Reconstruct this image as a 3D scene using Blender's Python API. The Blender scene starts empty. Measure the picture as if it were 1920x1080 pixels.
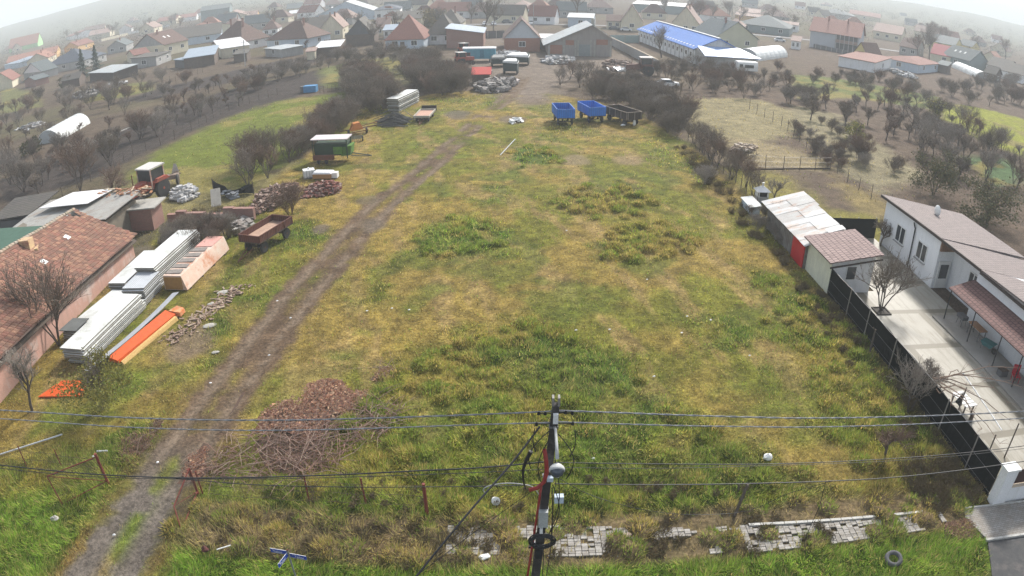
import bpy, math, random
import numpy as np
from mathutils import Vector, Matrix

# ------------------------------------------------------------------ camera, sky, sun, exposure
scene = bpy.context.scene
COL = scene.collection
H = 20.0                      # height of the drone camera
PITCH = 0.454454544           # downwards from the horizon
ROLL = -0.00576
FPX = 1296.03                 # equidistant lens: pixels of the 1920 wide frame per radian
cam = bpy.data.cameras.new('camera')
camo = bpy.data.objects.new('camera', cam)
COL.objects.link(camo)
scene.camera = camo
cam.type = 'PANO'
cam.panorama_type = 'FISHEYE_LENS_POLYNOMIAL'
cam.sensor_fit = 'HORIZONTAL'
cam.sensor_width = 36.0
cam.fisheye_fov = math.radians(180)
cam.fisheye_polynomial_k0 = 0.0
cam.fisheye_polynomial_k1 = -1920.0 / (36.0 * FPX)
cam.fisheye_polynomial_k2 = 0.0
cam.fisheye_polynomial_k3 = 0.0
cam.fisheye_polynomial_k4 = 0.0
cam.clip_start = 0.1
cam.clip_end = 12000
camo.matrix_world = Matrix.Translation((0, 0, H)) @ Matrix.Rotation(math.pi / 2 - PITCH, 4, 'X') @ Matrix.Rotation(ROLL, 4, 'Z')

SUN_EL, SUN_AZ = math.radians(38), math.radians(28)      # azimuth from +y towards +x
world = bpy.data.worlds.new('World')
scene.world = world
world.use_nodes = True
wn, wl = world.node_tree.nodes, world.node_tree.links
bg = wn['Background']
sky = wn.new('ShaderNodeTexSky')
sky.sky_type = 'NISHITA'
sky.sun_disc = False
sky.sun_elevation = SUN_EL
sky.sun_rotation = SUN_AZ
sky.dust_density = 2.5
sky.air_density = 1.2
sky.ozone_density = 2.0
hs = wn.new('ShaderNodeHueSaturation')                    # thin overcast: the blue is washed out
hs.inputs['Saturation'].default_value = 0.5
wl.new(sky.outputs[0], hs.inputs['Color'])
wl.new(hs.outputs[0], bg.inputs['Color'])
bg.inputs['Strength'].default_value = 0.125
sun = bpy.data.lights.new('sun', 'SUN')
sun.energy = 3.2
sun.angle = math.radians(7)
sun.color = (1.0, 0.955, 0.89)
suno = bpy.data.objects.new('sun', sun)
COL.objects.link(suno)
suno.rotation_euler = (math.pi / 2 - SUN_EL, 0, -SUN_AZ + math.pi)
scene.view_settings.view_transform = 'Standard'
scene.view_settings.look = 'None'
scene.view_settings.gamma = 1.0
scene.view_settings.exposure = 1.06
scene.cycles.max_bounces = 5
scene.cycles.diffuse_bounces = 3
scene.cycles.volume_bounces = 3
scene.cycles.use_denoising = True
scene.cycles.denoiser = 'OPENIMAGEDENOISE'
scene.cycles.denoising_input_passes = 'RGB_ALBEDO_NORMAL'
scene.cycles.denoising_prefilter = 'NONE'
scene.cycles.use_adaptive_sampling = False
scene.cycles.sample_clamp_indirect = 4.0

# ------------------------------------------------------------------ from a pixel of the photograph to a place in the world
def ray(px, py):
    x, y = px - 960.0, 540.0 - py
    c, s = math.cos(ROLL), math.sin(ROLL)
    x, y = c * x - s * y, s * x + c * y
    r = math.hypot(x, y) + 1e-9
    th = r / FPX
    dx, dy, dz = math.sin(th) * x / r, math.cos(th), math.sin(th) * y / r
    cp, sp = math.cos(PITCH), math.sin(PITCH)
    return (dx, cp * dy + sp * dz, -sp * dy + cp * dz)

def G(px, py, z=0.0):
    d = ray(px, py)
    t = (z - H) / d[2]
    return Vector((d[0] * t, d[1] * t, z))

def PLY(px, py, yy):
    d = ray(px, py)
    t = yy / d[1]
    return Vector((d[0] * t, yy, H + d[2] * t))

def PLX(px, py, xx):
    d = ray(px, py)
    t = xx / d[0]
    return Vector((xx, d[1] * t, H + d[2] * t))

# ------------------------------------------------------------------ mesh helpers
class MB:
    def __init__(s):
        s.v = []
        s.f = []
        s.sm = False

    def poly(s, pts):
        n = len(s.v)
        s.v += [tuple(p) for p in pts]
        s.f.append(tuple(range(n, n + len(pts))))

    def hexa(s, b, t):           # bottom ring, top ring
        n = len(s.v)
        k = len(b)
        s.v += [tuple(p) for p in b] + [tuple(p) for p in t]
        s.f.append(tuple(n + i for i in reversed(range(k))))
        s.f.append(tuple(n + k + i for i in range(k)))
        for i in range(k):
            j = (i + 1) % k
            s.f.append((n + i, n + j, n + k + j, n + k + i))

    def box(s, cx, cy, z0, sx, sy, sz, rz=0.0, tilt=0.0):
        c, q = math.cos(rz), math.sin(rz)
        def P(x, y, z):
            if tilt:
                ct, st = math.cos(tilt), math.sin(tilt)
                x, z = x * ct - z * st, x * st + z * ct
            return (cx + c * x - q * y, cy + q * x + c * y, z0 + z)
        hx, hy = sx / 2, sy / 2
        ring = ((-hx, -hy), (hx, -hy), (hx, hy), (-hx, hy))
        s.hexa([P(x, y, 0) for x, y in ring], [P(x, y, sz) for x, y in ring])

    def slab(s, pts, th):        # a sheet through pts with thickness th downwards
        s.hexa([(p[0], p[1], p[2] - th) for p in pts], pts)

    def tube(s, p0, p1, r0, r1=None, n=6, cap=True):
        r1 = r0 if r1 is None else r1
        p0, p1 = Vector(p0), Vector(p1)
        d = p1 - p0
        if d.length < 1e-6:
            return
        d.normalize()
        a = d.orthogonal().normalized()
        b = d.cross(a)
        m = len(s.v)
        for p, r in ((p0, r0), (p1, r1)):
            for i in range(n):
                t = 2 * math.pi * i / n
                s.v.append(tuple(p + (a * math.cos(t) + b * math.sin(t)) * r))
        for i in range(n):
            j = (i + 1) % n
            s.f.append((m + i, m + j, m + n + j, m + n + i))
        if cap:
            s.f.append(tuple(m + i for i in reversed(range(n))))
            s.f.append(tuple(m + n + i for i in range(n)))

    def path(s, pts, r, n=6):
        pts = [Vector(p) for p in pts]
        m = len(s.v)
        k = len(pts)
        a = None
        for i, p in enumerate(pts):
            d = (pts[min(i + 1, k - 1)] - pts[max(i - 1, 0)]).normalized()
            if a is None:
                a = d.orthogonal().normalized()
            else:
                a = (a - d * a.dot(d)).normalized()
            b = d.cross(a)
            rr = r[i] if isinstance(r, (list, tuple)) else r
            for j in range(n):
                t = 2 * math.pi * j / n
                s.v.append(tuple(p + (a * math.cos(t) + b * math.sin(t)) * rr))
        for i in range(k - 1):
            for j in range(n):
                q = (j + 1) % n
                s.f.append((m + i * n + j, m + i * n + q, m + (i + 1) * n + q, m + (i + 1) * n + j))
        s.f.append(tuple(m + j for j in reversed(range(n))))
        s.f.append(tuple(m + (k - 1) * n + j for j in range(n)))

    def lathe(s, prof, c=(0, 0, 0), ax='Z', n=16):     # prof: (radius, along)
        m = len(s.v)
        for r, h in prof:
            for i in range(n):
                t = 2 * math.pi * i / n
                x, y = r * math.cos(t), r * math.sin(t)
                p = {'Z': (x, y, h), 'X': (h, x, y), 'Y': (x, h, y)}[ax]
                s.v.append((c[0] + p[0], c[1] + p[1], c[2] + p[2]))
        for k in range(len(prof) - 1):
            for i in range(n):
                j = (i + 1) % n
                s.f.append((m + k * n + i, m + k * n + j, m + (k + 1) * n + j, m + (k + 1) * n + i))
        s.f.append(tuple(m + i for i in reversed(range(n))))
        s.f.append(tuple(m + (len(prof) - 1) * n + i for i in range(n)))

    def prism(s, prof, y0, y1, c=(0, 0, 0)):           # profile in xz extruded along y
        s.hexa([(c[0] + x, c[1] + y0, c[2] + z) for x, z in prof], [(c[0] + x, c[1] + y1, c[2] + z) for x, z in prof])

    def prismx(s, prof, x0, x1, c=(0, 0, 0)):          # profile in yz extruded along x
        s.hexa([(c[0] + x0, c[1] + y, c[2] + z) for y, z in prof], [(c[0] + x1, c[1] + y, c[2] + z) for y, z in prof])

    def mesh(s, name):
        me = bpy.data.meshes.new(name)
        me.from_pydata(s.v, [], s.f)
        me.update()
        nl = len(me.loops)
        if nl:
            npoly = len(me.polygons)
            nor = np.empty(npoly * 3); me.polygons.foreach_get('normal', nor); nor = nor.reshape(-1, 3)
            tot = np.empty(npoly, int); me.polygons.foreach_get('loop_total', tot)
            co = np.empty(len(me.vertices) * 3); me.vertices.foreach_get('co', co); co = co.reshape(-1, 3)
            vi = np.empty(nl, int); me.loops.foreach_get('vertex_index', vi)
            N = np.repeat(nor, tot, 0)
            P = co[vi]
            hl = np.hypot(N[:, 0], N[:, 1])
            flat = hl < 1e-3
            hl[flat] = 1
            ux, uy = -N[:, 1] / hl, N[:, 0] / hl
            ux[flat], uy[flat] = 1, 0
            vx, vy, vz = -N[:, 2] * uy, N[:, 2] * ux, N[:, 0] * uy - N[:, 1] * ux
            U = P[:, 0] * ux + P[:, 1] * uy
            V = P[:, 0] * vx + P[:, 1] * vy + P[:, 2] * vz
            uv = me.uv_layers.new(name='UVMap')
            uv.data.foreach_set('uv', np.stack([U, V], 1).astype(np.float32).ravel())
        if s.sm:
            me.polygons.foreach_set('use_smooth', [True] * len(me.polygons))
        return me


def link(name, me, mat, parent=None):
    o = bpy.data.objects.new(name, me)
    if mat is not None and not me.materials:
        me.materials.append(mat)
    COL.objects.link(o)
    if parent is not None:
        o.parent = parent
    return o

def part(name, mb, mat, parent, label=None, smooth=False):
    mb.sm = smooth
    o = link(name, mb.mesh(name), mat, parent)
    if label:
        o['label'] = label
    return o

def tag(o, label, cat, group=None, kind=None):
    if label: o['label'] = label
    if cat: o['category'] = cat
    if group: o['group'] = group
    if kind: o['kind'] = kind
    return o

def thing(name, label, cat, loc=(0, 0, 0), rz=0.0, group=None):
    o = bpy.data.objects.new(name, None)
    COL.objects.link(o)
    o.empty_display_size = 0.3
    o.location = loc
    o.rotation_euler = (0, 0, rz)
    return tag(o, label, cat, group)

def single(name, mb, mat, label, cat, loc=(0, 0, 0), rz=0.0, group=None, smooth=False, kind=None):
    mb.sm = smooth
    o = link(name, mb.mesh(name), mat)
    o.location = loc
    o.rotation_euler = (0, 0, rz)
    return tag(o, label, cat, group, kind)

def struct(name, mb, mat):
    o = link(name, mb.mesh(name), mat)
    o['kind'] = 'structure'
    return o

CHILD = {}
def dup(root, loc, rz=0.0, scale=1.0, label=None, group=None):
    if root.name not in CHILD:
        CHILD[root.name] = [(ch, list(ch.children)) for ch in root.children]
    r = root.copy()
    COL.objects.link(r)
    r.location = loc
    r.rotation_euler = (0, 0, rz)
    r.scale = (scale,) * 3 if not isinstance(scale, tuple) else scale
    if label: r['label'] = label
    if group: r['group'] = group
    for ch, gs in CHILD[root.name]:
        c = ch.copy()
        COL.objects.link(c)
        c.parent = r
        for g in gs:
            d = g.copy()
            COL.objects.link(d)
            d.parent = c
    return r

# ------------------------------------------------------------------ materials
def _mix(nt, fac, a, b, mode='MIX'):
    m = nt.nodes.new('ShaderNodeMix')
    m.data_type = 'RGBA'
    m.blend_type = mode
    for sock, val in ((m.inputs[0], fac), (m.inputs[6], a), (m.inputs[7], b)):
        if hasattr(val, 'links') or hasattr(val, 'is_linked'):
            nt.links.new(val, sock)
        elif isinstance(val, (int, float)):
            sock.default_value = val
        else:
            sock.default_value = tuple(val)[:3] + (1,)
    return m.outputs[2]

def _ramp(nt, fac, stops):
    r = nt.nodes.new('ShaderNodeValToRGB')
    nt.links.new(fac, r.inputs[0])
    e = r.color_ramp.elements
    while len(e) < len(stops):
        e.new(0.5)
    for k, (p, c) in enumerate(stops):
        e[k].position = p
        e[k].color = tuple(c)[:3] + (1,) if not isinstance(c, (int, float)) else (c, c, c, 1)
    return r.outputs[0]

def _noise(nt, vec, scale, detail=4, rough=.6):
    n = nt.nodes.new('ShaderNodeTexNoise')
    n.inputs['Scale'].default_value = scale
    n.inputs['Detail'].default_value = detail
    n.inputs['Roughness'].default_value = rough
    nt.links.new(vec, n.inputs['Vector'])
    return n.outputs[0]

def _map(nt, vec, scale):
    m = nt.nodes.new('ShaderNodeMapping')
    m.inputs['Scale'].default_value = scale
    nt.links.new(vec, m.inputs['Vector'])
    return m.outputs[0]

MATS = {}
def mat(name, c1, c2=None, c3=None, scale=1.5, rough=.85, kind='noise', bump=0.0, bscale=12.0, metal=0.0, tile=(0.3, 0.35), mortar=None, streak=None, spec=0.3, lo=.35, hi=.65):
    """kind: noise, island, tile (rows of roof tiles), brick, corr (corrugated), plank, vcol"""
    if name in MATS:
        return MATS[name]
    m = bpy.data.materials.new(name)
    m.use_nodes = True
    nt = m.node_tree
    b = nt.nodes['Principled BSDF']
    b.inputs['Roughness'].default_value = rough
    b.inputs['Metallic'].default_value = metal
    b.inputs['Specular IOR Level'].default_value = spec
    tc = nt.nodes.new('ShaderNodeTexCoord')
    obv, uv = tc.outputs['Object'], tc.outputs['UV']
    c2 = c2 or tuple(v * .72 for v in c1)
    hgt = None
    n1 = _ramp(nt, _noise(nt, obv, scale, 6, .65), [(lo, 0.0), (hi, 1.0)])
    if kind == 'vcol':
        a = nt.nodes.new('ShaderNodeAttribute')
        a.attribute_name = 'Col'
        col = a.outputs[0]
    elif kind == 'island':
        g = nt.nodes.new('ShaderNodeNewGeometry')
        st = [(0.0, c1), (0.5, c2)] + ([(1.0, c3)] if c3 else [(1.0, c1)])
        col = _ramp(nt, g.outputs['Random Per Island'], st)
    elif kind in ('tile', 'brick'):
        br = nt.nodes.new('ShaderNodeTexBrick')
        nt.links.new(uv, br.inputs['Vector'])
        br.inputs['Color1'].default_value = tuple(c1) + (1,)
        br.inputs['Color2'].default_value = tuple(c2) + (1,)
        mo = mortar or tuple(v * .35 for v in c1)
        br.inputs['Mortar'].default_value = tuple(mo) + (1,)
        br.inputs['Scale'].default_value = 1.0
        br.inputs['Brick Width'].default_value = tile[0]
        br.inputs['Row Height'].default_value = tile[1]
        br.inputs['Mortar Size'].default_value = min(tile) * (.09 if kind == 'tile' else .07)
        br.inputs['Mortar Smooth'].default_value = .3
        br.inputs['Bias'].default_value = 0.0
        br.offset = 0.5
        col = br.outputs[0]
        hgt = br.outputs[1]
        col = _mix(nt, n1, col, _mix(nt, .35, col, c3 or c2))
    elif kind in ('corr', 'plank'):
        w = nt.nodes.new('ShaderNodeTexWave')
        w.wave_type = 'BANDS'
        w.bands_direction = 'X'
        w.inputs['Scale'].default_value = (1.6 if kind == 'corr' else 0.9) * .15 / tile[0] * 2
        w.inputs['Distortion'].default_value = 0.15
        nt.links.new(uv, w.inputs['Vector'])
        hgt = w.outputs[1]
        col = _mix(nt, n1, c1, c2)
        col = _mix(nt, _ramp(nt, w.outputs[1], [(0.0, .45), (.3, 0.0)]), col, tuple(v * .45 for v in c1))
        if c3:
            n3 = _ramp(nt, _noise(nt, _map(nt, uv, (.8, .35, 1)), .9, 5, .7), [(.52, 0.0), (.66, 1.0)])
            col = _mix(nt, n3, col, c3)
    else:
        col = _mix(nt, n1, c1, c2)
        if c3:
            n3 = _ramp(nt, _noise(nt, obv, scale * .45, 5, .7), [(.52, 0.0), (.68, 1.0)])
            col = _mix(nt, n3, col, c3)
    if streak:
        n2 = _ramp(nt, _noise(nt, _map(nt, uv, (2.2, .25, 1)), 1.2, 5, .7), [(.48, 0.0), (.72, .8)])
        col = _mix(nt, n2, col, streak)
    if kind != 'vcol':
        fine = _ramp(nt, _noise(nt, obv, bscale * 1.7, 3, .7), [(.3, .82), (.7, 1.12)])
        col = _mix(nt, 1.0, col, fine, 'MULTIPLY')
    nt.links.new(col, b.inputs['Base Color'])
    if bump:
        bp = nt.nodes.new('ShaderNodeBump')
        bp.inputs['Strength'].default_value = min(1.0, bump)
        bp.inputs['Distance'].default_value = .04
        src = _noise(nt, obv, bscale, 5, .7)
        if hgt is not None:
            ad = nt.nodes.new('ShaderNodeMath')
            ad.operation = 'MULTIPLY_ADD'
            nt.links.new(src, ad.inputs[0])
            ad.inputs[1].default_value = .35
            if kind in ('tile', 'brick'):
                iv = nt.nodes.new('ShaderNodeMath')
                iv.operation = 'MULTIPLY'
                nt.links.new(hgt, iv.inputs[0])
                iv.inputs[1].default_value = -1.0
                nt.links.new(iv.outputs[0], ad.inputs[2])
            else:
                nt.links.new(hgt, ad.inputs[2])
            src = ad.outputs[0]
        nt.links.new(src, bp.inputs['Height'])
        nt.links.new(bp.outputs[0], b.inputs['Normal'])
    MATS[name] = m
    return m

WHITEW = mat('white_plaster', (.72, .72, .72), (.66, .66, .67), scale=.8, streak=(.55, .54, .5))
CREAMW = mat('cream_plaster', (.62, .56, .42), (.55, .5, .38), scale=.7, streak=(.42, .38, .3))
GREYW = mat('grey_render', (.36, .35, .34), (.3, .3, .29), scale=.8, streak=(.22, .21, .2))
BRICKW = mat('red_brick_wall', (.34, .14, .09), (.27, .12, .08), kind='brick', tile=(.3, .12), mortar=(.3, .27, .24), bump=.3)
DARKGLASS = mat('window_glass', (.03, .035, .04), (.05, .055, .06), rough=.12, spec=.6)
FRAMEW = mat('white_frame', (.7, .7, .68), (.66, .66, .64))
RUBBER = mat('tyre_rubber', (.03, .03, .03), (.05, .047, .044), rough=.8)
RUST = mat('rusty_steel', (.17, .06, .035), (.1, .045, .03), scale=4, rough=.8)
STEEL = mat('grey_steel', (.22, .22, .22), (.15, .15, .15), scale=3, rough=.5, metal=.4)
CONC = mat('concrete', (.38, .36, .32), (.3, .29, .26), scale=2, bump=.3, c3=(.22, .21, .19))
DARKWOOD = mat('weathered_wood', (.1, .075, .055), (.065, .05, .04), kind='plank', tile=(.14, 1), bump=.3)
BARK = mat('grey_bark', (.115, .092, .075), (.075, .06, .05), scale=5, bump=.3)
TWIG = mat('bare_twigs', (.2, .16, .122), (.13, .105, .082), scale=2)
TWIGR = mat('reddish_bare_twigs', (.21, .14, .1), (.14, .095, .07), scale=2)
TWIGG = mat('pale_grey_twigs', (.28, .24, .2), (.2, .175, .15), scale=2)

# ------------------------------------------------------------------ the ground
def _hash(ix, iy, seed):
    h = (ix.astype(np.int64) * 374761393 + iy.astype(np.int64) * 668265263 + seed * 974634777) & 0x7fffffff
    h = ((h ^ (h >> 13)) * 1274126177) & 0x7fffffff
    h = h ^ (h >> 16)
    return (h & 0xffff) / 65535.0

def vnoise(x, y, seed):
    ix, iy = np.floor(x), np.floor(y)
    fx, fy = x - ix, y - iy
    fx = fx * fx * (3 - 2 * fx)
    fy = fy * fy * (3 - 2 * fy)
    a = _hash(ix, iy, seed); b = _hash(ix + 1, iy, seed)
    c = _hash(ix, iy + 1, seed); d = _hash(ix + 1, iy + 1, seed)
    return (a * (1 - fx) + b * fx) * (1 - fy) + (c * (1 - fx) + d * fx) * fy

def fbm(x, y, scale, seed=0, octs=4, gain=.55):
    t = np.zeros_like(x); a = 1.0; n = 0.0
    X, Y = x / scale, y / scale
    for k in range(octs):
        ca, sa = math.cos(.9 * k + .3), math.sin(.9 * k + .3)
        t += a * vnoise(X * ca - Y * sa + 17.3 * k, X * sa + Y * ca + 5.1 * k, seed + k)
        n += a; a *= gain; X = X * 2.03; Y = Y * 2.03
    return t / n

def sstep(a, b, x):
    t = np.clip((x - a) / (b - a), 0, 1)
    return t * t * (3 - 2 * t)

def gpoly(*px):
    return [tuple(G(*p)[:2]) for p in px]

def pmask(X, Y, poly, soft, wob=None):
    """soft mask of a ground polygon, its edge shaken by noise"""
    out = np.zeros_like(X)
    P = np.array(poly)
    lo, hi = P.min(0) - soft * 2.5, P.max(0) + soft * 2.5
    sel = (X > lo[0]) & (X < hi[0]) & (Y > lo[1]) & (Y < hi[1])
    if not sel.any():
        return out
    x, y = X[sel], Y[sel]
    ins = np.zeros(x.shape, bool)
    dm = np.full(x.shape, 1e9)
    n = len(P)
    for i in range(n):
        x0, y0 = P[i]; x1, y1 = P[(i + 1) % n]
        if y0 != y1:
            c = ((y0 > y) != (y1 > y)) & (x < (x1 - x0) * (y - y0) / (y1 - y0) + x0)
            ins ^= c
        dx, dy = x1 - x0, y1 - y0
        t = np.clip(((x - x0) * dx + (y - y0) * dy) / (dx * dx + dy * dy + 1e-9), 0, 1)
        dm = np.minimum(dm, np.hypot(x - x0 - t * dx, y - y0 - t * dy))
    sd = np.where(ins, dm, -dm)
    if wob is not None:
        sd = sd + wob[sel] * soft * 2.2
    out[sel] = sstep(-soft, soft, sd)
    return out

def ldist(X, Y, line):
    """distance and signed side offset to a polyline"""
    dm = np.full(X.shape, 1e9); sg = np.zeros(X.shape); al = np.zeros(X.shape)
    acc = 0.0
    for (x0, y0), (x1, y1) in zip(line[:-1], line[1:]):
        dx, dy = x1 - x0, y1 - y0
        L = math.hypot(dx, dy)
        t = np.clip(((X - x0) * dx + (Y - y0) * dy) / (L * L), 0, 1)
        ex, ey = X - x0 - t * dx, Y - y0 - t * dy
        d = np.hypot(ex, ey)
        k = d < dm
        dm = np.where(k, d, dm)
        sg = np.where(k, (ex * dy - ey * dx) / L, sg)
        al = np.where(k, acc + t * L, al)
        acc += L
    return dm, sg, al

TRACK = [(-17.5, 8), (-16.3, 14.7), (-16, 21), (-15.5, 26), (-15.1, 31), (-14.2, 40), (-13.0, 49), (-11.6, 58), (-8.7, 70), (-6.9, 80), (-4, 95), (-1, 108), (1, 120), (2.5, 132)]
MAINF = gpoly((0, 745), (262, 478), (300, 430), (470, 380), (560, 300), (640, 235), (690, 200), (820, 175), (905, 168), (985, 160), (1030, 175), (1110, 190), (1190, 205), (1240, 240), (1290, 268), (1420, 390), (1545, 545), (1855, 945), (1900, 1075), (960, 1200), (-300, 1080))
LUSH = [gpoly((770, 445), (830, 405), (900, 410), (960, 430), (950, 480), (880, 492), (790, 482)),
        gpoly((1035, 372), (1090, 350), (1200, 352), (1230, 380), (1210, 412), (1110, 410), (1060, 400)),
        gpoly((1140, 425), (1240, 418), (1325, 455), (1290, 480), (1200, 495), (1130, 480)),
        gpoly((950, 275), (1050, 275), (1062, 308), (950, 316)),
        gpoly((640, 760), (730, 690), (850, 620), (1000, 600), (1130, 650), (1230, 720), (1330, 790), (1480, 880), (1700, 910), (1850, 930), (1900, 1060), (1860, 1200), (300, 1200), (330, 960), (640, 880)),
        gpoly((1320, 590), (1430, 600), (1450, 640), (1340, 640)),
        gpoly((1400, 500), (1540, 556), (1700, 725), (1845, 935), (1700, 960), (1600, 870), (1500, 760), (1440, 660)),
        gpoly((400, 560), (520, 510), (400, 700), (300, 790), (150, 830), (0, 880), (-300, 1080), (90, 1080), (240, 900), (340, 760)),
        gpoly((620, 520), (740, 490), (730, 565), (640, 580)),
        gpoly((1215, 250), (1300, 290), (1350, 350), (1300, 345), (1215, 300)),
        gpoly((905, 350), (960, 345), (975, 380), (920, 378)),
        gpoly((650, 460), (560, 400), (430, 520), (480, 540)),
        gpoly((810, 185), (1000, 175), (900, 205), (820, 215)),
        gpoly((985, 235), (1090, 235), (1200, 262), (1040, 265))]
DRYLUSH = (1, 2, 3)
GREENP = [(gpoly((230, 335), (300, 282), (420, 225), (520, 190), (645, 172), (660, 215), (560, 290), (470, 345), (380, 360), (300, 345)), (.135, .155, .035)),
          (gpoly((1760, 190), (1850, 205), (1960, 235), (1960, 310), (1850, 268), (1770, 228)), (.23, .24, .045)),
          (gpoly((1480, 140), (1560, 145), (1760, 182), (1740, 205), (1600, 185), (1500, 185)), (.13, .15, .05)),
          (gpoly((150, 168), (290, 152), (285, 170), (235, 182), (165, 192)), (.15, .15, .06)),
          (gpoly((600, 130), (650, 118), (690, 135), (645, 165), (610, 165)), (.15, .16, .06)),
          (gpoly((670, 112), (800, 103), (800, 140), (700, 150)), (.17, .16, .07)),
          (gpoly((1545, 545), (1420, 390), (1350, 312), (1480, 330), (1545, 395), (1650, 410), (1690, 440), (1650, 470)), (.2, .18, .055)),
          (gpoly((1800, 300), (1870, 290), (1930, 330), (1870, 350)), (.09, .14, .06)),
          (gpoly((0, 160), (70, 175), (80, 200), (0, 215)), (.14, .14, .06))]
PLOUGH = [gpoly((225, 190), (300, 165), (400, 142), (480, 122), (600, 102), (640, 106), (520, 134), (440, 153), (350, 172), (260, 191)),
          gpoly((0, 338), (110, 300), (190, 262), (300, 208), (400, 177), (500, 152), (650, 122), (665, 150), (560, 180), (460, 207), (360, 247), (250, 300), (190, 330), (90, 360), (0, 392)),
          gpoly((0, 195), (60, 190), (60, 205), (0, 215))]
STRAWP = [(gpoly((1290, 185), (1420, 186), (1560, 232), (1440, 265), (1300, 262)), (.26, .225, .13)),
          (gpoly((1480, 195), (1570, 215), (1620, 250), (1740, 330), (1650, 362), (1560, 310), (1500, 250)), (.25, .22, .14)),
          (gpoly((1340, 262), (1410, 260), (1560, 300), (1550, 320), (1430, 315), (1360, 300)), (.28, .23, .14)),
          (gpoly((650, 140), (700, 128), (850, 118), (850, 150), (800, 150), (700, 175)), (.2, .18, .1)),
          (gpoly((1560, 330), (1680, 385), (1690, 430), (1600, 385)), (.24, .19, .09)),
          (gpoly((440, 330), (470, 345), (560, 300), (560, 330), (440, 420), (330, 430), (240, 400), (240, 345)), (.22, .19, .09))]
YARD = gpoly((850, 105), (900, 62), (950, 60), (950, 92), (1030, 100), (1150, 97), (1235, 125), (1235, 152), (1180, 158), (1090, 145), (1060, 160), (1020, 190), (975, 195), (955, 182), (900, 172), (850, 150))
SLOTS = {}
TUSS = []
_r = random.Random(5)
for k, n in ((1, 60), (2, 75), (3, 16), (4, 240), (6, 60), (0, 26)):
    P = LUSH[k]
    xs = [p[0] for p in P]; ys = [p[1] for p in P]
    c = 0
    while c < n:
        x, y = _r.uniform(min(xs), max(xs)), _r.uniform(max(17.5, min(ys)), max(ys))
        if pmask(np.array([x]), np.array([y]), P, .4)[0] > .6:
            c += 1
            TUSS.append((x, y, _r.uniform(.3, .75), _r.uniform(.16, .42) if k in (1, 2) else _r.uniform(.1, .3), k))
TUSSA = np.array(TUSS)

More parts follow.
